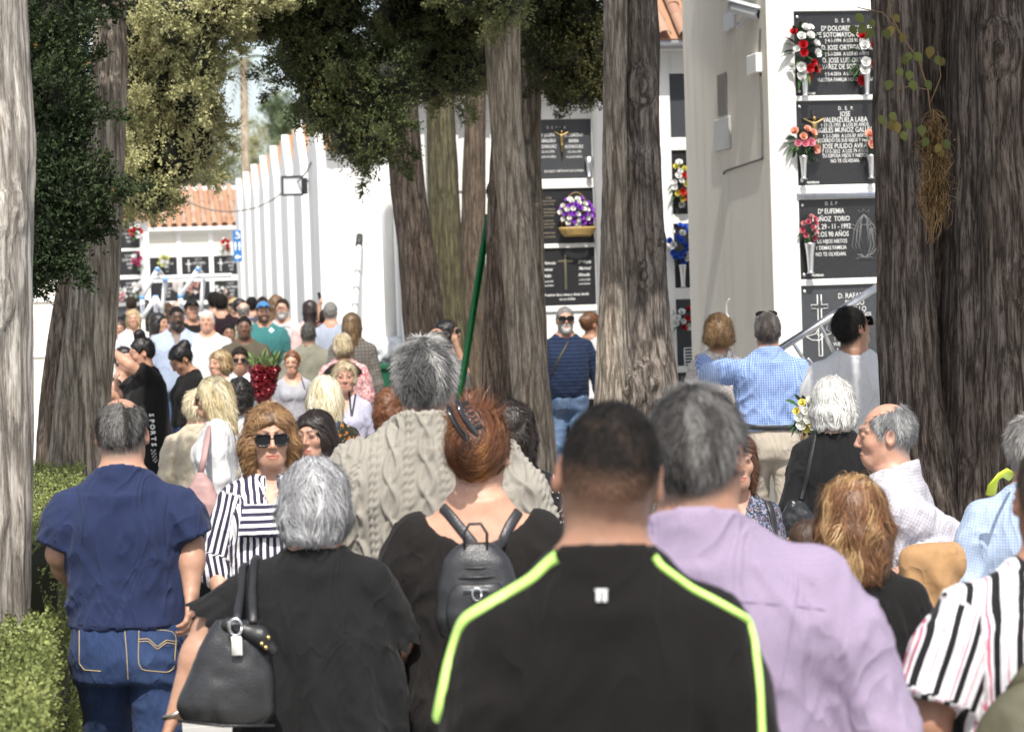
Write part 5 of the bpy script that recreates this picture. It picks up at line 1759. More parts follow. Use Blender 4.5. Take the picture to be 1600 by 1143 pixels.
# ---- ladders
def ladder(label, A_, B_, Wv, n, mat, r=.022, name='ladder', tap=.8):
    rt = empty(name, A_, 0, 1, label, 'ladder')
    A_, B_, Wv = np.zeros(3), np.array(B_) - np.array(A_), np.array(Wv)
    for k in (0, 1):
        g = G(); g.tube([A_ + Wv * k, B_ + Wv * k * tap], r * 1.4, 4, flat=(1.3, .6)); g.build('rail', mat, rt)
    for i in range(n):
        t = (i + .6) / n; g = G(); g.tube([A_ + (B_ - A_) * t, A_ + (B_ - A_) * t + Wv * (1 - (1 - tap) * t)], r * .7, 6); g.build('rung', mat, rt)
    return rt
GRN = m_metal('green_paint', (.02, .16, .05), .5)
gr_m = m_plain('ladder_green', (.015, .20, .055), .4)
lb = at(714, 640, 205); lt = at(763, 335, 205); d_ = lt - lb; lb0 = lb - d_ * (lb[2] / d_[2])
ladder('green stepladder leaning beside the leaning cypress trunk', lb0, lt, unit(lt * np.array([1, 1, 0])) * .40 + SIDE * .008, 9, gr_m, .012, tap=1.0)
ALU = m_metal('aluminium', (.72, .73, .74), .3)
sl = ladder('silver aluminium ladder slanting in front of the plaques behind the checked shirt', at(1180, 570, 236), at(1372, 448, 236), unit(at(1280, 500, 236) * np.array([1, 1, 0])) * .4, 8, ALU, .012)
s0 = np.array(sl.location)
for (a_, b_) in (((1237, 532), (1268, 580)), ((1281, 507), (1302, 548)), ((1262, 560), (1285, 590))):
    g = G(); g.tube([at(*a_, 236) - s0, at(*b_, 233) - s0], .013, 6); g.build('strut', ALU, sl)
for (a_, b_) in (((1268, 580), (1290, 640)), ((1302, 548), (1325, 640))):
    p1_, p2_ = at(*a_, 233), at(*b_, 233); dd_ = p2_ - p1_; p2_ = p1_ + dd_ * (p1_[2] / -dd_[2]); g = G(); g.tube([p1_ - s0, p2_ - s0], .013, 6); g.build('prop', ALU, sl)
# ================================================================ trees
def trunk_mesh(pts, lobes=5, amp=.16, ridge=.010, seed=1, nu=150, dz=.02, knots=(), twist=.25, hi=None, vfreq=2.0):
    """pts: (x,y,z,r) from the ground up"""
    P = np.array(pts, float)
    P = P[np.argsort(P[:, 2])]
    nu = int(nu * .82); dz *= 1.75
    z = np.arange(P[0, 2], P[-1, 2], dz)
    c = np.stack([np.interp(z, P[:, 2], P[:, i]) for i in (0, 1, 3)], 1)
    ker = np.hanning(17); ker /= ker.sum()
    c = np.stack([np.convolve(np.pad(c[:, i], 8, mode='edge'), ker, 'valid') for i in range(3)], 1)
    th = np.linspace(0, 2 * math.pi, nu, endpoint=False)
    T, Z = np.meshgrid(th, z)
    R = c[:, 2][:, None] * np.ones_like(T)
    so = seed * 13.7
    wob = (fbm(np.stack([np.cos(T) * 1.5 + so, np.sin(T) * 1.5, Z * .8], -1), 3) - .5)
    Tt = T + twist * Z + wob * .9
    fl = np.zeros_like(T)
    rng = np.random.default_rng(seed)
    for k in range(2, lobes + 3):
        fl += rng.uniform(.4, 1.) / k ** .7 * np.cos(k * Tt + rng.uniform(0, 6.28))
    fl = np.where(fl < 0, fl * 1.5, fl * .7)
    R = R * (1 + amp * fl * .55)
    arc = R.mean()
    q = np.stack([np.cos(Tt) * arc * 17 + so, np.sin(Tt) * arc * 17, Z * vfreq], -1)
    r1 = 1 - np.abs(2 * fbm(q, 2) - 1)
    r2 = 1 - np.abs(2 * fbm(q * np.array([2.6, 2.6, 2.2]) + 5, 2) - 1)
    R = R + ridge * (r1 - .6) * 1.7 + ridge * .7 * (r2 - .6)
    for (kt, kz, kr, kh) in knots:
        dt = (T - kt + math.pi) % (2 * math.pi) - math.pi
        d = np.sqrt((dt * arc / kr) ** 2 + ((Z - kz) / (kr * 1.5)) ** 2)
        R = R + kh * np.exp(-d ** 2) * (1 + .45 * np.cos(d * 7)) 
    X = c[:, 0][:, None] + R * np.cos(T); Y = c[:, 1][:, None] + R * np.sin(T)
    V = np.stack([X, Y, Z], -1).reshape(-1, 3)
    n, m = T.shape
    i = np.arange(n - 1)[:, None] * m; j = np.arange(m)[None]
    Q = np.stack([i + j, i + (j + 1) % m, i + m + (j + 1) % m, i + m + j], -1).reshape(-1, 4)
    return V, Q


def frond_template(rng, k=5):
    V, Fc = [], []
    for i in range(k):
        t = i / (k - 1)
        b = np.array([0, 0, t * .8]); a = rng.uniform(0, 6.28); L = .42 * (1.1 - t * .6)
        d = np.array([math.cos(a) * .75, math.sin(a) * .75, .75]); d /= np.linalg.norm(d)
        s = np.cross(d, rng.normal(0, 1, 3)); s /= np.linalg.norm(s)
        n0 = len(V)
        V += [b, b + d * L * .5 + s * .10, b + d * L, b + d * L * .5 - s * .10]
        Fc.append((n0, n0 + 1, n0 + 2, n0 + 3))
    return np.array(V), np.array(Fc)


_FT = [frond_template(np.random.default_rng(100 + i)) for i in range(4)]


def foliage(blobs, n, size, pal, seed, up=.55, shell=.28, lump=.34, lf=5.5):
    """sprays spread over the outer part of lumpy volumes; blobs: (centre, radii)"""
    rng = np.random.default_rng(seed)
    B = [(np.array(c, float), np.array(r, float)) for c, r in blobs]
    area = np.array([(r[0] * r[1] * r[2]) ** (2 / 3) for c, r in B])
    k = rng.choice(len(B), n, p=area / area.sum())
    C = np.array([b[0] for b in B])[k]; R = np.array([b[1] for b in B])[k]
    d = rng.normal(0, 1, (n, 3)); d /= np.linalg.norm(d, axis=1)[:, None]
    p0 = C + d * R
    rad = 1 + lump * 2 * (fbm(p0 * lf + seed, 3) - .5) + .12 * (vnoise(p0 * 11 + seed) - .5)
    p = C + d * R * (rad * (1 - shell * rng.random(n) ** 1.6))[:, None]
    # drop what lies deep inside another blob
    keep = np.ones(n, bool)
    for i, (c, r) in enumerate(B):
        q = np.linalg.norm((p - c) / r, axis=1)
        keep &= ~((k != i) & (q < .62))
    p, d, k = p[keep], d[keep], k[keep]; n = len(p)
    # loose tufts that break the outline
    M = max(6, n // 150)
    ti_ = rng.choice(n, M); tc = p[ti_]; ax = d[ti_] * .8 + rng.normal(0, .45, (M, 3)) + np.array([0, 0, -.1]); ax /= np.linalg.norm(ax, axis=1)[:, None]
    tl = rng.uniform(.5, 1.3, M) * size * 3.2
    sel = rng.random(n) < .5; ns_ = sel.sum(); w = rng.integers(0, M, ns_); u = rng.random(ns_)
    p[sel] = tc[w] + ax[w] * (tl[w] * u)[:, None] + rng.normal(0, 1, (ns_, 3)) * (size * .75 * (1.05 - u))[:, None]
    d[sel] = ax[w]
    o = d * .8 + np.array([0, 0, up]) + rng.normal(0, .35, (n, 3)); o /= np.linalg.norm(o, axis=1)[:, None]
    a = np.cross(o, rng.normal(0, 1, (n, 3))); a /= np.linalg.norm(a, axis=1)[:, None]; b = np.cross(o, a)
    sz = size * rng.uniform(.6, 1.35, n)
    tone = np.clip(rng.normal(1, .2, n), .5, 1.6) * (.8 + .45 * vnoise(p * 2.3 + 5))
    mixv = np.clip((fbm(p * 1.7 + 31, 2) - .5) * 2.2 + .5 + rng.normal(0, .15, n), 0, 1)
    col = (np.array(pal[0])[None] * (1 - mixv[:, None]) + np.array(pal[1])[None] * mixv[:, None]) * tone[:, None]
    br = rng.random(n) < .006; col[br] = np.array((.16, .08, .03))
    g = G()
    ti = rng.integers(0, len(_FT), n)
    for t, (tv, tf) in enumerate(_FT):
        s = ti == t
        m = s.sum()
        W = (tv[None, :, 0:1] * a[s][:, None] + tv[None, :, 1:2] * b[s][:, None] + tv[None, :, 2:3] * o[s][:, None]) * sz[s][:, None, None] + p[s][:, None]
        off = np.arange(m)[:, None, None] * len(tv)
        g.add(W.reshape(-1, 3), (tf[None] + off).reshape(-1, 4), np.repeat(col[s], len(tv), 0))
    return g


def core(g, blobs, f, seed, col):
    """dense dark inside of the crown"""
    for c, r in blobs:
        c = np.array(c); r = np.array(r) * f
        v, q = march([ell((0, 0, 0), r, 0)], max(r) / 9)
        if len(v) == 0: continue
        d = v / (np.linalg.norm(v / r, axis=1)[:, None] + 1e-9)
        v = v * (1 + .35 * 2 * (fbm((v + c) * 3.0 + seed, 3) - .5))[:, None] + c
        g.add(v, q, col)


def PB(lst, s0, rz=.35):
    out = []
    for e in lst:
        px, py, rx, ry = e[:4]; s = e[4] if len(e) > 4 and e[4] else s0; d = e[5] if len(e) > 5 else rz
        out.append((at(px, py, s), (rx / s, d, ry / s)))
    return out


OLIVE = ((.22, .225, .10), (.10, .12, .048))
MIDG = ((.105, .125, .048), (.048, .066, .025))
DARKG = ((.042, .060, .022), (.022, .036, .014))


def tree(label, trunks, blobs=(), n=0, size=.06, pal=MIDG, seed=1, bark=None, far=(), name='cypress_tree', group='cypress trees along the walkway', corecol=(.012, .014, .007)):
    """trunks: lists of (px,py,s,half width in px); the lowest point is carried down to the ground"""
    root = None
    for i, (tp, kw) in enumerate(trunks):
        P = [(*at(x, y, s), w / s) for x, y, s, w in tp]
        P.sort(key=lambda q: q[2])
        if P[0][2] > 0:
            a, b = np.array(P[0]), np.array(P[1]); t = a[2] / max(b[2] - a[2], .3)
            gq = a + (a - b) * t * .35; gq[2] = 0; gq[3] = a[3] * 1.12; P = [tuple(gq)] + P
        top = np.array(P[-1]); pr = np.array(P[-2]); t2 = top + (top - pr) / max(top[2] - pr[2], .2) * 2.2; t2[3] = top[3] * .6
        P.append(tuple(t2))
        if root is None:
            root = empty(name, (P[0][0], P[0][1], 0), 0, 1, label, 'tree', group); o0 = np.array(root.location)
        P = [(p[0] - o0[0], p[1] - o0[1], p[2], p[3]) for p in P]
        v, q = trunk_mesh(P, **{'seed': seed + i, **{k: x for k, x in kw.items() if k != 'mat' and k != 'tint'}})
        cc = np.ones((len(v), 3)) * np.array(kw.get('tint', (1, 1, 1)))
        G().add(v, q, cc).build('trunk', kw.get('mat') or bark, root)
    if blobs or far:
        b = [(np.array(c) - o0, r) for c, r in blobs]; f_ = [(np.array(c) - o0, r) for c, r in far]
        g = foliage(b, int(n * .8), size * 1.1, pal, seed) if b else G()
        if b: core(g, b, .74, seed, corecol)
        if f_:  # unseen crown above the view, added for the shade it casts
            g2 = foliage(f_, int(len(f_) * 2600), size * 1.7, pal, seed + 50, lf=3.0)
            for k in ('v', 'c', 'm', 'n'): getattr(g, k).extend(getattr(g2, k))
            g.l.extend([x + g.nv for x in g2.l]); g.nv += g2.nv
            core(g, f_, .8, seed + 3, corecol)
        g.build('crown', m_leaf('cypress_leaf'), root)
    return root


B_GREY = m_bark('bark_grey', (.15, .125, .10), (.34, .30, .25), .012)
B_PALE = m_bark('bark_pale', (.26, .23, .20), (.54, .505, .46), .014)
B_BROWN = m_bark('bark_brown', (.09, .065, .05), (.22, .18, .15), .012)
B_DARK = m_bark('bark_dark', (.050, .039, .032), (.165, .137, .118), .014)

# pale trunk rising from the hedge at the picture's edge
tree('pale sunlit cypress trunk rising from the near hedge, with peeling bark', [([(-28, -60, 480, 68), (-25, 150, 480, 72), (-20, 205, 480, 78), (-26, 300, 480, 78), (-28, 500, 480, 76), (-30, 700, 480, 78), (-40, 1000, 480, 82)], dict(lobes=3, amp=.10, ridge=.012, nu=170, dz=.014, knots=[(5.2, 1.95 + .0, .05, .02), (5.5, 2.25, .05, .02)]))], seed=2, bark=B_PALE)
# fluted trunk behind the hedge, with dark hanging foliage on one side
F1 = PB([(88, 50, 52, 85), (96, 150, 46, 85), (84, 230, 50, 80), (110, 300, 40, 60), (78, 350, 44, 78), (56, 410, 34, 56), (56, 120, 36, 130)], 318, .22)
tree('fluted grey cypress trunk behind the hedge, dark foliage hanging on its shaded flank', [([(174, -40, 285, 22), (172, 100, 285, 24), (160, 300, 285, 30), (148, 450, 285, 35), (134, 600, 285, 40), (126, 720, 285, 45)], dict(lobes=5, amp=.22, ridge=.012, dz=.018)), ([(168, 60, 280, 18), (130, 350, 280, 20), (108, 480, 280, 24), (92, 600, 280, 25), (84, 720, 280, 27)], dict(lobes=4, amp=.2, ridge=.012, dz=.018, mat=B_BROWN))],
     F1, 15000, .062, DARKG, 5, B_GREY, far=[(at(100, -120, 310), (.5, .5, .6)), ((-3.1, 11.7, 4.9), (.7, .8, .8))])  # far blobs: unseen foliage placed to shade the hanging sprays
# olive crown behind it, sunlight put into its pale leaf colours
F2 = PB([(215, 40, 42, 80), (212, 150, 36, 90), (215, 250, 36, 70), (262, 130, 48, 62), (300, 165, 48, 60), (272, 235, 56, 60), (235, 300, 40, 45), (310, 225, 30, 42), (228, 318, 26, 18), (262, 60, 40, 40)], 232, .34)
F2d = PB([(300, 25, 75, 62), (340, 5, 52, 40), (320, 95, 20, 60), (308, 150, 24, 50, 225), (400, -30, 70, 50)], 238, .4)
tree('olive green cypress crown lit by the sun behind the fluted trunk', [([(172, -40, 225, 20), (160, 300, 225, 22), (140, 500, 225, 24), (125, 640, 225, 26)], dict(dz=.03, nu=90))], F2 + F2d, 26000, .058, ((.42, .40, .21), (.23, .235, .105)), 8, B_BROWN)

# the group in the middle; its dark tints put shade into the bark
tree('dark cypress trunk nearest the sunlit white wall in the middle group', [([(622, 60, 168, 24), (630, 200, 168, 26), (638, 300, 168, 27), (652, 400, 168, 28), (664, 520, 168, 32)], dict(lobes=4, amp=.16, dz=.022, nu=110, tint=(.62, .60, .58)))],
     PB([(430, 5, 70, 62), (505, 20, 70, 70), (470, 80, 50, 55), (520, 110, 62, 60), (500, 165, 38, 50), (560, 150, 62, 62), (585, 215, 42, 48), (540, 205, 30, 45), (605, 120, 50, 60), (400, 30, 45, 40)], 222, .4), 22000, .058, MIDG, 11, B_DARK, far=[(at(500, -110, 225), (1.0, .9, .5))])
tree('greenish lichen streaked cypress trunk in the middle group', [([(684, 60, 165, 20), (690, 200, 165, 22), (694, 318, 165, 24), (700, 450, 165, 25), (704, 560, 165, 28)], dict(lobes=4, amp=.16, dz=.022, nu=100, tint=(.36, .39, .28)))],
     PB([(640, 40, 75, 70), (700, 30, 75, 72), (735, 85, 55, 52), (660, 110, 58, 52), (720, 120, 40, 40), (760, 20, 50, 55)], 212, .38), 17000, .055, OLIVE, 12, B_GREY, far=[(at(680, -110, 215), (.9, .8, .5))])
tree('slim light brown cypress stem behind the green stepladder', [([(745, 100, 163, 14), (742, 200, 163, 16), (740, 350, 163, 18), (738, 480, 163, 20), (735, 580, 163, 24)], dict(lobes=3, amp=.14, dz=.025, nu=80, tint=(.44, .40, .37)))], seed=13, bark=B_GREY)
tree('tall leaning cypress trunk with one side in sunlight, beside the purple basket', [([(782, -40, 225, 28), (785, 40, 225, 28), (791, 200, 225, 24), (803, 320, 225, 25), (812, 420, 225, 27), (820, 520, 225, 28), (829, 620, 225, 31), (835, 700, 225, 34)], dict(lobes=3, amp=.10, ridge=.007, dz=.016, nu=150, knots=[(5.1, 2.35, .05, .012), (4.6, 1.3, .05, .014)])), ([(786, 150, 221, 14), (780, 400, 221, 20), (780, 520, 221, 24), (781, 680, 221, 28)], dict(lobes=4, amp=.2, dz=.02, nu=110, mat=B_BROWN))],
     PB([(790, 0, 40, 42), (745, -20, 60, 40)], 228, .3), 3500, .055, OLIVE, 14, m_bark('bark_tan', (.18, .15, .115), (.36, .315, .255), .008), far=[(at(790, -130, 225), (.7, .7, .5))])
tree('mottled cypress trunk just behind the leaning one', [([(822, -40, 200, 20), (824, 100, 200, 20), (826, 250, 200, 18), (830, 400, 200, 19)], dict(lobes=3, amp=.12, dz=.022, nu=90))],
     PB([(850, 10, 52, 52), (905, 30, 52, 60), (895, 100, 45, 55), (850, 85, 26, 40), (930, 80, 26, 70), (880, 145, 26, 22), (915, 140, 22, 30)], 205, .34), 12000, .055, ((.085, .082, .03), (.04, .05, .016)), 15, B_GREY, far=[(at(880, -90, 205), (.7, .7, .45))])
# gnarled trunk, with an unseen crown added overhead to shade it
tree('gnarled furrowed cypress trunk with burls, beside the man in the blue sweater', [([(985, -60, 255, 38), (990, 60, 255, 40), (992, 200, 255, 39), (994, 320, 255, 41), (998, 430, 255, 40), (1000, 520, 255, 45), (1004, 600, 255, 53)], dict(lobes=6, amp=.20, ridge=.018, dz=.012, nu=200, vfreq=1.6, knots=[(4.95, 3.15, .08, .055), (5.15, 2.65, .07, .035), (4.9, 2.0, .055, .04), (5.0, 1.35, .09, .04), (4.2, 1.3, .07, .05), (5.5, 2.2, .06, .03)])), ([(962, -60, 258, 17), (960, 200, 258, 17), (958, 420, 258, 19), (956, 600, 258, 26)], dict(lobes=4, amp=.2, ridge=.014, dz=.016, nu=110, mat=B_GREY))],
     (), 0, .06, MIDG, 21, m_bark('bark_gnarled', (.085, .070, .060), (.24, .21, .185), .016), far=[((.9, 13.4, 5.2), (.8, .95, .8)), ((.8, 14.2, 6.2), (1.0, 1.1, 1.1)), ((.7, 13.0, 6.4), (.8, .9, .9))])
# paired dark trunks; their unseen crown is placed toward the sun to shade them
tree('pair of massive dark cypress trunks grown together, dried creeper between them', [([(1402, -60, 326, 40), (1405, 100, 326, 38), (1405, 250, 326, 38), (1412, 324, 326, 40), (1420, 600, 326, 46), (1440, 760, 326, 56), (1450, 900, 326, 66)], dict(lobes=5, amp=.16, ridge=.014, dz=.012, nu=170)),
     ([(1565, -60, 324, 78), (1562, 100, 324, 80), (1560, 300, 324, 80), (1560, 500, 324, 84), (1562, 700, 324, 92), (1565, 900, 324, 100)], dict(lobes=6, amp=.16, ridge=.016, dz=.012, nu=230, knots=[(4.5, 3.0, .09, .04), (5.0, 1.9, .08, .03)])),
     ([(1470, -60, 318, 42), (1470, 300, 318, 42), (1478, 700, 318, 60), (1480, 900, 318, 70)], dict(lobes=4, amp=.14, ridge=.012, dz=.02, nu=110))],
     (), 0, .06, MIDG, 25, B_DARK, far=[((2.35, 9.8, 5.3), (1.1, 1.1, 1.0)), ((3.4, 10.6, 6.2), (1.0, 1.1, 1.1)), ((3.5, 9.6, 6.6), (1.1, 1.2, 1.2)), ((2.3, 9.5, 4.7), (.8, .75, .5))])

# creeper: dried clump and green leaves
cp = empty('creeper', at(1458, 260, 335), 0, 1, 'dried creeper clump with a few green leaves in the cleft of the paired trunks', 'plant')
c0 = np.array(cp.location); rng = np.random.default_rng(5)
g = G()
for i in range(420):
    x = rng.normal(0, 8); y0 = 245 + rng.uniform(-75, 70); L = rng.uniform(15, 95) * (1 - abs(x) / 40)
    n_ = 6; xs = 1459 + x * .5 + np.cumsum(rng.normal(0, 2.6, n_)) + x * .9 * np.sin(np.linspace(0, 3, n_)); ys = y0 + np.linspace(0, L, n_)
    g.tube([at(a_, b_, 338 + rng.normal(0, 1.2)) - c0 for a_, b_ in zip(xs, ys)], .0016, 3, np.array((.26, .165, .075)) * rng.uniform(.4, 1.4), cap=False)
for i in range(500):
    q = at(1459 + rng.normal(0, 11), 250 + rng.uniform(-60, 70), 338) - c0
    leafblade(g, q, rng.normal(0, 1, 3), .02, .009, np.array((.33, .21, .09)) * rng.uniform(.4, 1.2), rng)
g.build('dried_clump', m_col('dry_leaf', .8, 0, .2), cp)
g = G()
g.tube([at(*p, 338) - c0 for p in ((1455, 190), (1450, 140), (1436, 95), (1412, 60), (1392, 25), (1385, -20))], .0035, 5, (.2, .13, .07)); g.tube([at(*p, 338) - c0 for p in ((1450, 140), (1420, 135), (1400, 140))], .0025, 5, (.2, .13, .07)); g.tube([at(*p, 338) - c0 for p in ((1452, 165), (1470, 120), (1465, 80))], .0025, 5, (.2, .13, .07))
g.tube([at(*p, 338) - c0 for p in ((1412, 60), (1380, 20), (1340, 12))], .0025, 5, (.2, .13, .07))
g.build('stem', m_col('dry_leaf', .8, 0, .2), cp)
for i, (x, y) in enumerate([(1398, 22), (1383, 45), (1392, 40), (1413, 52), (1410, 88), (1404, 106), (1423, 82), (1430, 82), (1422, 110), (1424, 125), (1448, 125), (1462, 88), (1468, 90), (1455, 72), (1392, 175), (1400, 190), (1410, 205), (1398, 182), (1388, 190), (1415, 190), (1375, 180), (1440, 195), (1450, 215), (1470, 225), (1476, 218), (1468, 232), (1392, 125), (1338, 22), (1330, 40), (1352, 38), (1360, 30), (1364, 45)]):
    g = G(); q = at(x, y, 341) - c0
    V = []
    a = rng.uniform(-.7, .7); d = np.array([math.sin(a), rng.uniform(-.3, .1), -math.cos(a)]); s_ = np.array([math.cos(a), rng.uniform(-.5, .5), math.sin(a)]); L = rng.uniform(.042, .06)
    for t, w in ((0, .1), (.2, .62), (.5, .66), (.8, .35), (1, .02)):
        c = q + d * L * t; V += [c - s_ * L * w * .55 + np.array([0, .005, 0]), c, c + s_ * L * w * .55 + np.array([0, .005, 0])]
    Fq = np.array([(k * 3 + j, k * 3 + j + 1, k * 3 + j + 4, k * 3 + j + 3) for k in range(4) for j in range(2)])
    g.add(V, Fq, np.array((.11, .125, .03)) * rng.uniform(.6, 1.25) * np.array((1 + .5 * (rng.random() < .25), 1, 1)))
    g.build('leaf', m_leaf('cypress_leaf'), cp)

# ---- hedges
def hedge(label, s0, s1, w, h, latx, n, seed, bulge=.06):
    """clipped hedge along the walkway between two distances; latx: offset of its walkway face from the vanishing line"""
    d0, d1 = F / s1, F / s0
    base = np.array([0, 0, 0]) + WALK * ((d0 + d1) / 2) + SIDE * (latx - w / 2)
    rt = empty('hedge', base, 0, 1, label, 'hedge', 'clipped hedges along the walkway')
    rng = np.random.default_rng(seed)
    Ld = d1 - d0
    P, Nn = [], []
    for (cnt, ax, sg) in ((n, 2, 1), (int(n * .7), 0, 1), (int(n * .25), 1, -1), (int(n * .2), 1, 1)):
        q = rng.uniform(-.5, .5, (cnt, 3)); q[:, ax] = .5 * sg
        P.append(q); nn = np.zeros((cnt, 3)); nn[:, ax] = sg; Nn.append(nn)
    P = np.concatenate(P) * np.array([w, Ld, h]) + np.array([0, 0, h / 2]); Nn = np.concatenate(Nn)
    P = P + Nn * ((fbm(P * 4 + seed, 3) - .5) * 2 * bulge - .03 * rng.random((len(P), 1)).ravel())[:, None]
    Wd = SIDE * P[:, 0:1] + WALK * P[:, 1:2] + UP * P[:, 2:3]; Nw = SIDE * Nn[:, 0:1] + WALK * Nn[:, 1:2] + UP * Nn[:, 2:3]
    m = len(P)
    o = Nw * .8 + np.array([0, 0, .6]) + rng.normal(0, .4, (m, 3)); o /= np.linalg.norm(o, axis=1)[:, None]
    a = np.cross(o, rng.normal(0, 1, (m, 3))); a /= np.linalg.norm(a, axis=1)[:, None]; b = np.cross(o, a)
    sz = .048 * rng.uniform(.6, 1.3, m)
    mixv = np.clip((fbm(P * 3 + 3, 2) - .5) * 2 + .5 + rng.normal(0, .2, m), 0, 1)[:, None]
    col = (np.array((.24, .265, .09)) * mixv + np.array((.14, .17, .052)) * (1 - mixv)) * np.clip(rng.normal(1, .2, (m, 1)), .5, 1.6)
    g = G(); tv, tf = _FT[0]
    W = (tv[None, :, 0:1] * a[:, None] + tv[None, :, 1:2] * b[:, None] + tv[None, :, 2:3] * o[:, None]) * sz[:, None, None] + Wd[:, None]
    off = np.arange(m)[:, None, None] * len(tv)
    g.add(W.reshape(-1, 3), (tf[None] + off).reshape(-1, 4), np.repeat(col, len(tv), 0))
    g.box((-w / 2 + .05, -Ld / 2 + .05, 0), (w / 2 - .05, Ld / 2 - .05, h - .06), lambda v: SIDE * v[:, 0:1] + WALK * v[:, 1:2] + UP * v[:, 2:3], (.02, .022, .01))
    g.build('foliage', m_leaf('cypress_leaf'), rt)
hedge('low clipped hedge at the foot of the pale trunk, closest to the camera', 470, 900, 1.3, .93, -.22, 11000, 4, .03)
hedge('taller clipped hedge further along beside the navy polo shirt', 280, 425, 1.4, 1.06, -.18, 8000, 6, .03)
k_ = G(); k_.box((-.14, 0, 0), (-.02, 14, .10), lambda v: SIDE * v[:, 0:1] + WALK * (v[:, 1:2] + 4) + UP * v[:, 2:3]); tag(k_.build('kerb', m_plain('kerb_stone', (.32, .31, .29), .85), smooth=False), kind='structure')

# ---- beyond the buildings: palm and pale trees
pb = at(378, 470, 48); pb[2] = 0
pm_ = empty('palm_tree', pb, 0, 1, 'tall slim palm against the sky beyond the far roof', 'tree')
g = G(); tp_ = at(380, 92, 48) - pb; g.tube([(0, 0, 0), tp_ * .5 + (.1, 0, 0), tp_], [.17, .14, .12], 10); g.build('trunk', m_bark('palm_bark', (.25, .2, .14), (.45, .39, .3), .02), pm_)
rng = np.random.default_rng(8)
for i in range(26):
    a = rng.uniform(0, 6.28); e = rng.uniform(-.7, 1.0); L = rng.uniform(1.0, 1.5)
    d = np.array([math.cos(a) * math.cos(e), math.sin(a) * math.cos(e), math.sin(e)]); s_ = unit(np.cross(d, UP)); g = G()
    for t in np.linspace(.15, 1, 10):
        c = tp_ + d * L * t + np.array([0, 0, -.5 * L * t * t]); c2 = c + d * .1
        for sg in (-1, 1): g.add([c, c2, c + s_ * sg * .35 * (1.1 - t * .7) + d * .25 - UP * .12], [(0, 1, 2)], (.16, .17, .07))
    g.build('frond', m_leaf('cypress_leaf'), pm_)
for (x, y, rx, ry, s_, sd_, lb, pal_) in ((335, 255, 55, 62, 46, 41, 'pale green leafy tree above the far terracotta roof', ((.25, .26, .13), (.17, .19, .09))), (395, 240, 42, 60, 40, 42, 'yellowish tree behind the gabled row and the palm', ((.33, .32, .17), (.24, .25, .12))), (440, 190, 24, 40, 44, 43, 'grey green tree rising behind the gable peaks', ((.2, .25, .14), (.13, .17, .09))), (300, 300, 50, 30, 50, 44, 'dull green shrubby tree low behind the far roof', ((.10, .11, .05), (.07, .08, .03)))):
    c = at(x, y, s_)
    rt = empty('leafy_tree', (c[0], c[1], 0), 0, 1, lb, 'tree', 'trees beyond the far roof')
    cc = np.array([0, 0, c[2]])
    bl = [(cc + np.array([rng.uniform(-.6, .6) * rx / s_, rng.uniform(-.5, .5), rng.uniform(-.6, .6) * ry / s_]), np.array([rx, rx, ry]) / s_ * rng.uniform(.35, .6)) for _ in range(9)]
    foliage(bl, 4200, .16, pal_, sd_, shell=.9).build('crown', m_leaf('cypress_leaf'), rt)
    g = G(); g.tube([(0, 0, 0), cc * .6, cc + (0, 0, .3)], [.22, .16, .06], 8); g.build('trunk', B_GREY, rt)
# ================================================================ the crowd
from mathutils.bvhtree import BVHTree


def fab(name, kind, cols, p=(), **k):
    return m_fabric(name, kind, tuple(tuple(c) for c in cols), tuple(p))


def child(root, name):
    for o in root.children:
        if o.name.split('.')[0] == name: return o


def bvh(root, info, names):
    V, Fc, nv = [], [], 0
    for n in names:
        o = child(root, n)
        if o is None: continue
        me = o.data; co = np.zeros(len(me.vertices) * 3, np.float32); me.vertices.foreach_get('co', co)
        w = world_of(info, co.reshape(-1, 3)); V.append(w)
        Fc += [[i + nv for i in p.vertices] for p in me.polygons]; nv += len(w)
    return BVHTree.FromPolygons([tuple(v) for v in np.concatenate(V)], Fc)


def cast(t, px, py):
    d = CR @ np.array([(px - 800.) / F, (571.5 - py) / F, -1.]); d /= np.linalg.norm(d)
    h = t.ray_cast(Vector((0, 0, CAM_H)), Vector(d))
    if h[0] is None: return None
    n = np.array(h[1]); n = n if n @ d < 0 else -n
    return np.array(h[0]), n


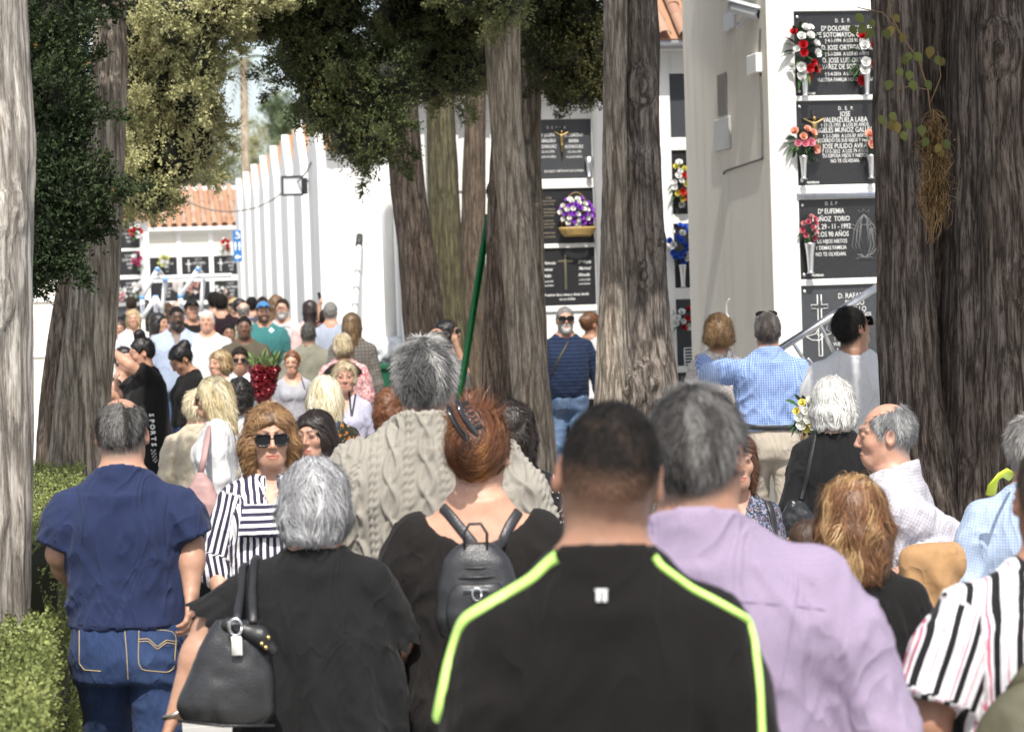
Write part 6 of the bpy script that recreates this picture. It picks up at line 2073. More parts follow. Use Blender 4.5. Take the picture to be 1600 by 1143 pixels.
def strap(root, loc_of, info, on, pxs, width, mat, name, off=.004, th=.003, n=28, col=None, ext=()):
    """band lying on a garment along a line seen in the photograph; ext: extra world points added at the end"""
    t = bvh(root, info, on)
    P = np.array(pxs, float); tt = np.linspace(0, 1, len(P)); t2 = np.linspace(0, 1, n)
    Q = np.stack([np.interp(t2, tt, P[:, 0]), np.interp(t2, tt, P[:, 1])], 1)
    pts = [cast(t, *q) for q in Q]; pts = [p for p in pts if p is not None]
    if len(pts) < 3: return None
    X = np.array([p[0] for p in pts]); N = np.array([p[1] for p in pts])
    for k in range(2):
        X[1:-1] = (X[:-2] + X[1:-1] * 2 + X[2:]) / 4; N[1:-1] = (N[:-2] + N[1:-1] + N[2:])
    for e in ext: X = np.vstack([X, e]); N = np.vstack([N, N[-1:]])
    N /= np.linalg.norm(N, axis=1)[:, None]
    T_ = np.gradient(X, axis=0); T_ /= np.linalg.norm(T_, axis=1)[:, None] + 1e-9
    S = np.cross(T_, N); S /= np.linalg.norm(S, axis=1)[:, None] + 1e-9
    w = width / 2
    A = [X + S * w + N * off, X + S * w * .6 + N * (off + th), X - S * w * .6 + N * (off + th), X - S * w + N * off, X - S * w - N * .004, X + S * w - N * .004]
    m = len(X); V = np.stack(A, 1).reshape(-1, 3)
    Fq = np.array([(i * 6 + j, i * 6 + (j + 1) % 6, (i + 1) * 6 + (j + 1) % 6, (i + 1) * 6 + j) for i in range(m - 1) for j in range(6)])
    return G().add(loc_of(V), Fq, col).build(name, mat, root)


def surf(root, info, on, px, py):
    return cast(bvh(root, info, on), px, py)


def blob(name, prims, vs, mat, parent=None, loc=None, fold=0., ff=14, col=None, M=None):
    v, q = march(prims, vs)
    if fold: N = vnormals(v, q); v = v + N * ((fbm(v * ff + (3.1, 4.7, 1.9), 3) - .5) * 2 * fold)[:, None]
    if M is not None: v = M(v)
    o = G().add(v, q, col).build(name, mat, parent)
    if loc is not None: o.location = [float(x) for x in loc]
    return o


HANG = None
black = (.0115, .011, .011)
F_BLACK = fab('black_jersey', 'plain', [black])
F_BLACK2 = fab('black_knit', 'plain', [(.0135, .0135, .014)])
F_WHITE = fab('white_cotton', 'plain', [(.54, .54, .55)])
F_NAVYT = fab('navy_trousers', 'plain', [(.018, .02, .03)])
F_BLACKT = fab('black_trousers', 'plain', [(.012, .012, .013)])
F_DENIM = fab('denim', 'denim', [(.035, .06, .13), (.07, .11, .20)])
F_LDENIM = fab('light_denim', 'denim', [(.10, .16, .27), (.2, .28, .4)])
F_BEIGE = fab('beige_chino', 'plain', [(.40, .35, .285)])
F_GREYT = fab('grey_trousers', 'plain', [(.10, .10, .11)])
LEATH = m_leather('black_leather', (.016, .016, .017))
PEOPLE = {}


def P(key, *a, **k):
    PEOPLE[key] = person(*a, **k, seed=len(PEOPLE) + 1)
    return PEOPLE[key]


def T_(mat, **k): return dict(mat=mat, **k)


TR = dict(mat=F_BLACKT); JN = dict(mat=F_DENIM)

# ---------- nearest: black track jacket with neon piping
NEON = m_plain('neon_piping', (.52, .86, .20), .5)
r, lo, inf = P('jacket', 952, 628, 985, 180, 'man in black track jacket with neon green piping and a faded haircut, seen from behind', skin='tan', g=.97, sw=.91, head=(0, 0, -8),
               hair=('fade', (.010, .0085, .0075), dict(len=.007, lift=.5, vol=.0018)), top=T_(fab('black_track', 'plain', [(.0095, .0086, .0083)]), sl=1.0, collar='jacket', m=.014, rs=(.072, .06), fold=.006, name='jacket', hem=.84), bot=TR, arms={'L': ((.065, .02, -.29), (.02, -.06, -.25)), 'R': ((.065, .02, -.29), (.02, -.06, -.25))})
strap(r, lo, inf, ['jacket'], [(873, 868), (858, 878), (830, 905), (770, 940), (728, 965), (712, 990), (700, 1040), (688, 1100), (676, 1160)], .020, NEON, 'piping', n=50)
strap(r, lo, inf, ['jacket'], [(1020, 868), (1032, 885), (1080, 920), (1130, 945), (1168, 968), (1177, 1000), (1185, 1060), (1190, 1160)], .011, NEON, 'piping', n=50)
for dx in (-5, 5): strap(r, lo, inf, ['jacket'], [(940 + dx, 921), (940 + dx, 940)], .0065, m_plain('logo_white', (.7, .7, .7), .5), 'logo', n=5)
strap(r, lo, inf, ['jacket'], [(931, 922), (949, 922)], .004, m_plain('logo_white', (.7, .7, .7), .5), 'logo', n=5)

# ---------- lilac shirt
r, lo, inf = P('lilac', 1085, 600, 855, 176, 'broad man in lilac checked shirt with grey black hair, seen from behind', skin='tan', g=1.22, sw=1.2, head=(-22, 4, 0),
               hair=('short', (.055, .052, .05), dict(hl=(.17, .165, .16), hlf=.08, len=.022, vol=.012)), top=T_(fab('lilac_check', 'check', [(.29, .235, .325), (.225, .175, .27)], (.007, .3)), sl=1.0, collar='shirt', m=.016, rs=(.088, .066), fold=.010), bot=TR,
               arms={'L': ((.07, .02, -.29), (.02, -.1, -.24)), 'R': ((.10, .0, -.28), (.02, -.12, -.23))}, belly=.02)
SEAM = m_plain('seam_lilac', (.23, .18, .27), .9)
for pl_ in ([(1012, 945), (1080, 940), (1150, 938), (1240, 945), (1290, 952)], [(1248, 905), (1240, 960), (1228, 1030), (1205, 1140)], [(1120, 945), (1112, 1000), (1105, 1060)]): strap(r, lo, inf, ['shirt'], pl_, .004, SEAM, 'seam', n=30, off=.0005, th=.001)
# ---------- striped tee at the corner
STRIPE = fab('striped_tee', 'stripes_v', [(.74, .72, .74), (.012, .012, .014), (.50, .13, .19), (.50, .13, .19)], ((.052, .30, 0.), (.052, .06, .40), (.104, .05, .30)))
r, lo, inf = P('striped_tee', 1648, 690, 780, 178, 'person in white short sleeved shirt with black and pink stripes, olive bag on the shoulder', skin='tan', g=1.2, sw=1.12, hair=('fade', (.06, .045, .035), dict(len=.010, vol=.003)),
               top=T_(STRIPE, sl=.40, collar='band', m=.020, rs=(.085, .095), fold=.008), bot=JN, arms={'L': ('px', (1452, 1130, 0), (1430, 1330, .05), 1.)})
OLIVEB = m_leather('olive_canvas', (.075, .07, .04), .7)
bg1 = empty('shoulder_bag', at(1600, 1100, 815), 0, 1, 'olive canvas bag hanging at the corner against the striped shirt', 'bag')
blob('body', [ell((.05, 0, -.09), (.15, .06, .14), .02), ell((.0, -.04, -.10), (.07, .04, .09), .02)], .008, OLIVEB, bg1, fold=.008)
G().tube([(-.02, 0, .02), (.02, .0, .07), (.06, .02, .12)], .02, 8, flat=(1, .3)).build('strap', OLIVEB, bg1)
G().tube([(-.035, -.07, -.07), (-.033, -.075, -.2)], .007, 6, flat=(1, .4)).build('tab', m_plain('mustard', (.45, .4, .08), .6), bg1)

# ---------- navy polo
r, lo, inf = P('polo', 188, 620, 492, 180, 'balding man in navy blue polo shirt and jeans walking away beside the hedge', skin='mid', g=1.09, sw=1.0, head=(0, 10, 0), hs=1.0,
               hair=('bald', (.15, .145, .14), dict(hl=(.03, .028, .027), hlf=-.02, by=-.01, bz=.075, vol=.006, len=.016)), top=T_(fab('navy_pique', 'plain', [(.018, .027, .072)]), sl=.40, collar='polo', m=.016, rs=(.076, .083), fold=.009, hem=.985, name='polo_shirt', vs=.0075),
               bot=dict(mat=fab('dark_denim', 'denim', [(.022, .04, .10), (.045, .075, .16)]), m=.014, ra=.07, vs=.011), hp=dict(stride=.16), arms={'L': ('px', (92, 865, 0), (122, 925, .24), 1.), 'R': ('px', (299, 852, .0), (299, 926, -.06), 1.1)})
SEAMN = m_plain('seam_navy', (.010, .015, .04), .9)
for pl_ in ([(112, 735), (122, 770), (130, 810), (128, 850)], [(268, 735), (262, 770), (256, 810), (258, 850)], [(122, 975), (160, 979), (200, 980), (240, 979), (275, 974)], [(150, 722), (185, 716), (230, 722)]): strap(r, lo, inf, ['polo_shirt'], pl_, .004, SEAMN, 'seam', n=24, off=.0004, th=.001)
ST = m_plain('denim_stitch', (.40, .30, .16), .7)
for pl_ in ([(217, 982), (216, 1035), (222, 1046), (262, 1050), (272, 1043), (276, 985), (217, 982)], [(216, 998), (232, 997), (246, 1010), (260, 999), (276, 1002)], [(216, 1002), (232, 1001), (246, 1014), (260, 1003), (276, 1006)], [(124, 984), (124, 1036), (132, 1046), (158, 1048)], [(195, 985), (198, 1020), (200, 1060)]):
    strap(r, lo, inf, ['trousers'], pl_, .0028, ST, 'stitching', n=40, off=.001, th=.001)

# ---------- grey haired woman with the leather bag
r, lo, inf = P('poncho', 490, 716, 585, 180, 'grey haired woman in black ruffle sleeved poncho, black leather handbag on her arm', sex='f', skin='mid', g=1.22, af=1.5, hs=1.15, head=(-14, 6, 0),
               hair=('bob', (.30, .30, .31), dict(zl=1.545, vol=.014, hl=(.55, .55, .57), hlf=-.01, w=1.0, flare=.88, len=.055, lift=.16, curl=.10, jit=.5, lump=.008)),
               top=T_(F_BLACK2, sl=.43, m=.014, rs=(.076, .086), hem=.30, bust=False, drape=(36, .024), fold=.010, collar='band', name='poncho', vs=.009,
                      rows=[(.28, .27, .19, .02), (.5, .27, .19, .02), (.8, .268, .185, .02), (1.05, .262, .175, .01), (1.25, .24, .155, .0), (1.36, .195, .12, .005), (1.43, .135, .09, .015), (1.47, .09, .068, .02), (1.50, .056, .055, .02)]),
               bot=TR, arms={'L': ('px', (330, 980, -.05), (270, 1122, -.1), 1.), 'R': ('px', (618, 1000, .05), (612, 1040, .22), 1.)})
RUF = F_BLACK2
for sd, S, E, W, cc_ in inf['A']:
    c = S + (E - S) * .80; ax = unit(E - S); e1 = unit(np.cross(ax, (0, 1., 0))); e2 = np.cross(ax, e1)
    V = []; th = np.linspace(0, 2 * math.pi, 73)[:-1]
    for k_, (rr, h) in enumerate(((.082, -.03), (.088, -.005), (.094, .03), (.098, .055))):
        w = 1 + .09 * k_ / 3 * np.sin(th * 13) + .05 * k_ / 3 * np.sin(th * 7 + 1)
        V.append(c + (rr * w * np.cos(th))[:, None] * e1 + (rr * w * np.sin(th))[:, None] * e2 + ax * h + ax * (.012 * np.sin(th * 13 + 1) * k_ / 3)[:, None])
    n_ = 72
    G().add(np.concatenate(V), np.array([(i * n_ + j, i * n_ + (j + 1) % n_, (i + 1) * n_ + (j + 1) % n_, (i + 1) * n_ + j) for i in range(3) for j in range(n_)])).build('ruffle', RUF, r)
hb = empty('handbag', at(352, 1118, 612), 0, 1, 'black leather handbag with twin straps and a silver tag on the poncho wearer', 'handbag')
h0 = np.array(hb.location)
blob('body', [profile([(-.02, .098, .05, 0), (.02, .125, .062, 0), (.09, .112, .06, 0), (.17, .088, .045, 0), (.235, .058, .028, 0), (.25, .05, .02, 0)], .01, 0, -.012, .245, p=3.0)], .005, m_leather('bag_leather', (.022, .022, .023), .26), hb, fold=.011, ff=9, M=lambda v: v + np.stack([.16 * v[:, 2], 0 * v[:, 0], -.10 * v[:, 0]], 1))
G().tube([(-.115, -.045, .0), (.0, -.066, -.013), (.13, -.045, -.02)], .004, 6).build('piping', LEATH, hb)
blob('flap', [cone((.02, -.02, .235), (.10, -.03, .205), .020, .024, .02), cone((.10, -.03, .205), (.13, -.035, .17), .022, .014, .02)], .005, LEATH, hb, fold=.004)
tip1, tip2 = at(372, 968, 612) - h0, at(398, 968, 612) - h0
tq = bvh(r, inf, ['poncho'])
for a_, bx in ((tip1, 380), (tip2, 398)):
    y_ = 800
    while y_ < 960 and cast(tq, bx, y_) is None: y_ += 3
    h1 = cast(tq, bx, y_ + 2); h2 = cast(tq, bx - 2, y_ + 34)
    if h1 is None or h2 is None: continue
    p_ = [a_ + (0, -.04, 0), (a_ + h2[0] - h0) / 2 + (0, -.03, 0), h2[0] - h0 + (0, -.022, 0), h1[0] - h0 + (0, -.012, .010), h1[0] - h0 + (0, .05, .012), h1[0] - h0 + (0, .10, -.02)]
    G().tube(p_, .0095, 8, flat=(.7, 1.2)).build('strap', LEATH, hb)
g = G()
for t in (tip1,): g.tube([t + np.array([.016 * math.cos(a), -.062, .022 * math.sin(a) - .01]) for a in np.linspace(0, 6.28, 14)], .0045, 6)
g.build('ring', STEEL, hb)
g = G(); g.bbox(tuple(tip1 + (-.013, -.072, -.082)), tuple(tip1 + (.016, -.066, -.032)), .003); g.build('tag', m_plain('tag_silver', (.62, .6, .55), .3, .3), hb)
g = G()
for dx, dz in ((.105, .19), (.122, .205), (.115, .18)): g.lathe([(.007, 0), (.006, .005), (.001, .008)], 8, lambda v: np.stack([v[:, 0] + dx, -.05 - v[:, 2], v[:, 1] + dz], 1))
g.build('stud', m_metal('gold', (.6, .45, .2), .3), hb)
g = G(); w_ = world_of(inf, inf['A'][0][3] + .02 * unit(inf['A'][0][2] - inf['A'][0][3])); g.tube([np.array(w_) + np.array([.03 * math.cos(a), .03 * math.sin(a), .012 * math.cos(a)]) for a in np.linspace(0, 6.28, 14)], .006, 6)
tag(g.build('watch', m_metal('watch_metal', (.55, .5, .42), .3)), 'slim metal wristwatch on the bare arm beside the leather handbag', 'watch')


# ---------- cable knit sweater
def cable(guv, N):
    u, v = guv[:, 0], guv[:, 1]
    h = np.zeros(len(u)); sp = .108
    un = np.round(u / sp) * sp; du = u - un; ph = np.round(u / sp) * 1.9
    for sg in (1, -1):
        c = sg * .021 * np.sin(2 * math.pi * v / .20 + ph)
        h = np.maximum(h, .0125 * np.exp(-((du - c) / .0085) ** 2) * (.82 + .18 * sg * np.cos(2 * math.pi * v / .20 + ph)))
    for o in (.046, -.046):
        d = du - o
        h = np.maximum(h, .0085 * np.exp(-(d / .0085) ** 2) * (.62 + .38 * np.sin(2 * math.pi * (v / .024 + d / .022))))
    return h - .002 + .0008 * np.sin(2 * math.pi * u / .009)
KNIT = fab('oatmeal_knit', 'knit', [(.27, .25, .215)])
r, lo, inf = P('sweater', 662, 526, 520, 180, 'tall grey haired man in chunky oatmeal cable knit sweater, seen from behind', skin='mid', g=1.2, sw=1.18, hs=1.02,
               hair=('short', (.10, .10, .10), dict(hl=(.36, .35, .34), hlf=.03, len=.030, vol=.014, lift=.5, jit=.6)), top=T_(KNIT, sl=1.0, collar='turtle', m=.022, rs=(.094, .085), fold=.008, vs=.005, knit=cable, name='sweater', hem=.80), bot=JN, belly=.02,
               arms={'L': ((.115, .03, -.275), (-.01, -.14, -.21)), 'R': ((.10, .03, -.275), (-.01, -.14, -.21))})

# ---------- auburn up-do with backpack
r, lo, inf = P('updo', 745, 640, 575, 180, 'woman with auburn hair clipped up, black wide necked top and small black backpack', sex='f', skin=(.46, .27, .19), g=1.34, af=1.55, sw=1.10, hs=1.08, head=(-12, 12, 0),
               hair=('up', (.125, .046, .020), dict(hl=(.36, .16, .05), hlf=-.10, lump=.006, dens=1.4)), top=T_(fab('black_drape', 'plain', [(.0145, .0130, .0124)]), sl=.31, m=.014, rs=(.084, .094), neck='wide', fold=.010, hem=.78, bust=False), bot=dict(mat=F_BLACKT), arms={'L': ('px', (612, 985, .02), (634, 1062, .05), 1.), 'R': ((.10, .02, -.28), (.0, -.1, -.22))})
cl = empty('claw_clip', world_of(inf, (0, 0, 0)), 0, 1, 'dark glossy claw clip gripping the auburn up-do', 'hair clip')
c0_ = at(720, 657, 592); cl.location = [float(x) for x in c0_]
g = G()
for sgn in (-1, 1):
    a = np.linspace(-1.5, 1.5, 12); g.tube([(sgn * .014 + .02 * (1 - math.cos(t)) * .3, -.045 - .028 * math.cos(t) + .035, .042 * math.sin(t)) for t in a], .013, 8, flat=(1.4, .6))
    for t in np.linspace(-1.3, 1.3, 8): g.tube([(sgn * .014, -.01 - .028 * math.cos(t), .042 * math.sin(t)), (sgn * .03 + .012, .004 - .02 * math.cos(t), .04 * math.sin(t) - .004)], .0035, 5)
CLIP = m_plain('clip_plastic', (.018, .014, .014), .12, 0, .6)
for i, v in enumerate(g.v): g.v[i] = v @ np.array(Matrix.Rotation(R_(-28), 3, 'Y')).T
g.build('jaws', CLIP, cl)
bp = empty('backpack', at(748, 988, 604), 0, 1, 'small black leather backpack on the wide necked top', 'backpack')
b0 = np.array(bp.location)
BPL = m_leather('backpack_leather', (.022, .022, .024), .36)
blob('body', [profile([(0, .10, .05, 0), (.04, .112, .062, 0), (.12, .105, .058, 0), (.19, .085, .045, 0), (.225, .055, .03, .0), (.235, .03, .02, 0)], .01, 0, -.005, .235, p=2.8)], .005, BPL, bp, fold=.004)
blob('pocket', [profile([(0, .075, .03, 0), (.05, .083, .035, 0), (.10, .075, .03, 0), (.135, .05, .02, 0)], .01, 0, .005, .125, p=3)], .005, BPL, bp, loc=(0, -.052, .01), fold=.003)
for z_, w_ in ((.145, .085), (.168, .078)):
    G().tube([(x * w_, -.060 + .035 * x * x + (z_ - .14) * .35, z_ + .006 * (1 - x * x)) for x in np.linspace(-1, 1, 11)], .0035, 5).build('zip', LEATH, bp)
G().tube([(.012 * math.cos(a), -.092, .112 + .016 * math.sin(a)) for a in np.linspace(0, 6.28, 13)], .003, 6).build('ring', STEEL, bp)
G().tube([(-.035, -.088, .123), (.03, -.088, .123)], .003, 6).build('zip', STEEL, bp)
g = G(); g.tube([(-.028, -.02, .215), (-.03, -.03, .26), (-.015, -.03, .285), (.015, -.03, .285), (.03, -.03, .26), (.028, -.02, .215)], .011, 8, flat=(.35, 1.2)); g.build('handle', BPL, bp)
for pl_ in ([(676, 778), (700, 800), (724, 830), (742, 852)], [(832, 782), (812, 796), (795, 822), (784, 848)]):
    end = np.array([-.02 if pl_[0][0] < 740 else .03, -.005, .215]) + b0
    strap(r, lo, inf, ['body', 'shirt'], pl_, .028, BPL, 'strap', n=14, off=.004, th=.004, ext=[end])

# ---------- highlighted hair, black top
r, lo, inf = P('highlights', 1332, 742, 600, 178, 'woman with wavy copper and blonde highlighted bob, black top, seen from behind', sex='f', skin='mid', g=1.1, hs=1.16, sw=1.12,
               hair=('bob', (.17, .075, .03), dict(zl=1.475, vol=.016, hl=(.50, .32, .15), hlf=-.05, w=1.12, flare=1.02, curl=.25, len=.075, jit=.5, lump=.012, lf=20)), top=T_(F_BLACK, sl=1.0, m=.014, fold=.009, neck='crew'), bot=TR)
r, lo, inf = P('child', 1264, 812, 450, -100, 'short brown haired girl half hidden behind the lilac shirt', sex='f', skin='mid', g=.95, sw=.9, hs=1.0, hair=('bob', (.07, .04, .024), dict(zl=1.48, vol=.012, len=.06)), top=T_(F_BLACK, sl=.35), bot=TR)

# ---------- profile man in checked shirt
r, lo, inf = P('profile', 1388, 628, 452, -118, 'balding grey man in white checked shirt turned in profile, tan jacket over his arm', skin=(.43, .25, .18), g=1.2, sw=1.1, head=(24, 4, 0), belly=.03, hs=1.04,
               hair=('bald', (.17, .17, .175), dict(by=-.03, bz=.075, vol=.007, len=.016, hl=(.3, .3, .3))), top=T_(fab('lavender_check', 'check', [(.47, .465, .49), (.28, .235, .33)], (.0135, .22)), sl=1.0, collar='shirt', open=True, m=.018, rs=(.092, .074), fold=.012, neck='v'), bot=dict(mat=F_GREYT),
               arms={'L': ('px', (1493, 852, -.06), (1418, 886, -.22), 1.2)})
ck = empty('jacket', at(1440, 850, 458), 0, 1, 'tan jacket folded over the forearm of the man in profile', 'jacket')
TAN = fab('tan_suede', 'plain', [(.34, .20, .095)])
blob('cloth', [ell((.0, -.02, -.06), (.10, .055, .07), .03), cone((-.07, -.03, -.02), (.07, .0, -.02), .045, .05, .03), cone((-.05, -.03, -.05), (-.01, -.02, -.28), .055, .075, .03), cone((.04, -.02, -.05), (.055, -.01, -.30), .055, .05, .03), cone((-.02, -.05, 0), (.0, -.06, -.25), .02, .03, .02), cone((.055, -.05, 0), (.06, -.055, -.28), .018, .02, .012)], .006, TAN, ck, fold=.008, ff=11, M=lambda v: np.stack([v[:, 0] + .006 * np.sin(v[:, 2] * 20), v[:, 1] - .22 + .018 * np.sin(v[:, 0] * 55 + v[:, 2] * 9 + 2 * np.sin(v[:, 2] * 11)) * np.clip(-v[:, 2] / .1, 0, 1), v[:, 2]], 1))

# ---------- white haired woman in black cardigan
def smallcable(guv, N):
    u, v = guv[:, 0], guv[:, 1]; du = u - np.round(u / .045) * .045
    return .003 * np.exp(-(du / .01) ** 2) * (.6 + .4 * np.sin(2 * math.pi * (v / .03 + du / .03)))
r, lo, inf = P('white_hair', 1300, 588, 352, 172, 'white haired woman in black cable knit cardigan, shoulder bag at her side', sex='f', skin='fair', g=1.12, hs=1.12, hair=('bob', (.70, .69, .66), dict(zl=1.54, vol=.020, w=1.08, curl=.25, jit=.45, lump=.012, len=.05, hl=(.8, .79, .76))),
               top=T_(F_BLACK2, sl=1.0, m=.022, rs=(.07, .066), fold=.007, knit=smallcable, name='cardigan', hem=.80, vs=.009), bot=TR, arms={'L': ('px', (1240, 790, 0), (1250, 860, .1), 1.)})
strap(r, lo, inf, ['cardigan'], [(1277, 655), (1272, 690), (1262, 740), (1252, 780)], .02, LEATH, 'strap', n=16)
hb2 = empty('shoulder_bag', at(1246, 850, 363), 0, 1, 'glossy black shoulder bag hanging from the black cardigan', 'bag')
blob('body', [profile([(0, .06, .04, 0), (.05, .085, .05, 0), (.12, .07, .04, 0), (.19, .03, .02, 0)], .01, 0, -.01, .19, p=3)], .008, m_leather('patent', (.015, .015, .016), .2), hb2, fold=.016, ff=18)

# ---------- couple at the plaques
r, lo, inf = P('blue_check', 1199, 488, 242, 180, 'man in blue gingham shirt and beige trousers with his arm around a woman', skin='mid', g=1.08, sw=1.12, hair=('short', (.07, .06, .055), dict(hl=(.16, .15, .145), hlf=0, len=.015)), glasses='up',
               top=T_(fab('gingham_blue', 'check', [(.40, .50, .70), (.065, .15, .43)], (.0155, .5)), sl=1.0, collar='shirt', m=.016, rs=(.082, .066), fold=.012, hem=1.0, vs=.010), bot=dict(mat=F_BEIGE, m=.010, ra=.075, waist=1.02), arms={'L': ('px', (1110, 583, .03), (1098, 562, .30), 1.)})
strap(r, lo, inf, ['trousers', 'shirt'], [(1152, 662), (1175, 667), (1200, 668), (1240, 667)], .032, LEATH, 'belt', n=24)
r, lo, inf = P('spotted', 1122, 489, 230, 178, 'woman with curly light brown hair in a speckled blouse, held by the man in gingham', sex='f', skin='mid', g=1.15, hs=.98, hair=('bob', (.25, .14, .06), dict(zl=1.575, vol=.018, w=1.0, curl=.3, jit=.8, lump=.016, hl=(.4, .26, .12))),
               top=T_(fab('speckled', 'spots', [(.50, .46, .43), (.05, .045, .045)], (75, .42)), sl=1.0, m=.016, fold=.007, hem=.93), bot=TR)
strap(r, lo, inf, ['shirt'], [(1141, 530), (1135, 550), (1128, 580)], .02, m_leather('taupe_leather', (.14, .12, .11)), 'strap', n=12)
r, lo, inf = P('white_tee', 1326, 478, 278, 182, 'dark haired man in white tee looking up at the plaques, sunglasses on', skin='tan', g=1.05, sw=1.1, head=(-58, -14, 0), hair=('short', (.014, .012, .011), dict(len=.018, vol=.012)), glasses='sun', top=T_(F_WHITE, sl=.42, m=.016, rs=(.078, .082), fold=.009), bot=JN)
yb = bouquet(at(1259, 646, 333), 'white and yellow lilies wrapped in green leaves beside the white haired woman', [((.80, .79, .70), 1.4), ((.72, .62, .16), .7)], (.055, .05, .075), 12, .022, 26, seed=51, LL=.08, toward=np.array([0, -1., 0]))

# ---------- woman half hidden, brown hair
r, lo, inf = P('brown_hair', 1146, 674, 415, 8, 'smiling brown haired woman in dark floral blouse half hidden behind the lilac shirt', sex='f', skin=(.43, .26, .19), g=1.1, hs=1.12, hair=('long', (.10, .042, .02), dict(zl=1.42, vol=.012, len=.08, lift=.06, curl=.02, jit=.2)), glasses='up',
               top=T_(fab('dark_floral', 'floral', [(.03, .032, .05), (.10, .12, .20), (.16, .10, .11), (.22, .24, .30)], (38, .56)), sl=1.0, neck='v', m=.014, fold=.008), bot=TR)
strap(r, lo, inf, ['shirt'], [(1196, 775), (1206, 800), (1212, 840)], .03, LEATH, 'strap', n=12)

# ---------- striped blouse
r, lo, inf = P('stripes', 420, 630, 420, 6, 'woman with wavy golden brown hair and cat eye sunglasses in navy striped blouse', sex='f', skin=(.44, .265, .19), g=1.25, hs=1.16, head=(4, 2, 0), hp=dict(jaw=1.12), hair=('bob', (.20, .10, .042), dict(zl=1.50, vol=.022, w=1.22, hl=(.38, .23, .10), hlf=.02, curl=.25, jit=.6, lump=.012, len=.06, face=1.3)), glasses='sun',
               top=T_(fab('navy_stripes', 'stripes_v', [(.74, .72, .72), (.035, .03, .06)], ((.030, .5, .1),)), sl=.52, collar='shirt', open=True, neck='v', m=.018, rs=(.085, .085), fold=.010), bot=JN, arms={'R': ('px', (340, 885, 0), (352, 960, -.12), 1.)})
strap(r, lo, inf, ['shirt'], [(378, 813), (405, 813), (436, 813)], .125, fab('navy_stripes_across', 'stripes_h', [(.74, .72, .72), (.035, .03, .06)], ((.030, .5, .0),)), 'pocket', n=14)
pk = child(r, 'pocket')
if pk:
    me = pk.data; co = np.zeros(len(me.vertices) * 3, np.float32); me.vertices.foreach_get('co', co); co = co.reshape(-1, 3)
    a_ = me.attributes.new('guv', 'FLOAT_VECTOR', 'POINT'); a_.data.foreach_set('vector', np.stack([co[:, 0], co[:, 2], co[:, 1]], 1).astype(np.float32).ravel())
r, lo, inf = P('dark_hair', 492, 640, 345, -16, 'dark haired woman frowning behind the striped blouse', sex='f', skin=(.41, .24, .175), g=1.0, hs=1.08, head=(-8, 4, 0), hair=('long', (.022, .013, .010), dict(zl=1.42, vol=.012, len=.07, curl=.12, lift=.08, face=1.25, w=1.1)), top=T_(F_BLACK, sl=.4, neck='v'), bot=TR)
r, lo, inf = P('blonde_profile', 333, 588, 275, -88, 'blonde woman in profile with sunglasses and white blouse, pink bag on her shoulder', sex='f', skin='fair', g=1.12, hs=1.12, head=(0, 6, 0), hair=('long', (.62, .50, .28), dict(zl=1.40, vol=.016, hl=(.80, .72, .50), hlf=.05, len=.09, lift=.08, curl=.06, w=1.0)), glasses='sun',
               top=T_(F_WHITE, sl=1.0, m=.02, rs=(.075, .07), fold=.010, hem=.78), bot=TR)
pkb = empty('shoulder_bag', at(317, 800, 365), 0, 1, 'soft pink shoulder bag against the white blouse of the blonde woman', 'bag')
PINKL = m_leather('pink_leather', (.36, .22, .21), .55)
pkb.location = [float(x) for x in at(316, 815, 284)]; pk0 = at(316, 815, 284)
blob('body', [profile([(0, .085, .045, 0), (.10, .095, .055, 0), (.19, .07, .04, .0), (.275, .022, .018, 0)], .01, 0, -.01, .275, p=2.6)], .007, PINKL, pkb, fold=.012, ff=11)
G().tube([(0, 0, .27), at(319, 715, 284) - pk0, at(323, 690, 283) - pk0, at(326, 668, 278) - pk0, at(327, 660, 272) - pk0], .014, 8, flat=(.35, 1.2), up=(0, 1, 0)).build('strap', PINKL, pkb)
P('cream', 306, 610, 255, 176, 'person in cream linen jacket half hidden behind the blonde woman', sex='m', skin='fair', hair=('short', 'pblond', dict(len=.03)), top=T_(fab('cream_linen', 'plain', [(.48, .42, .32)]), sl=1.0, m=.022, rs=(.085, .07), fold=.010, name='jacket', collar='shirt'), bot=dict(mat=F_BEIGE), sw=1.1)
P('curly', 374, 590, 225, 175, 'person with curly black hair and white top behind the blonde woman', sex='f', skin='tan', hair=('bob', (.016, .013, .012), dict(zl=1.50, vol=.018, lump=.020, lf=40, curl=.6, jit=1.2, len=.03)), top=T_(F_WHITE, sl=.5), bot=TR)

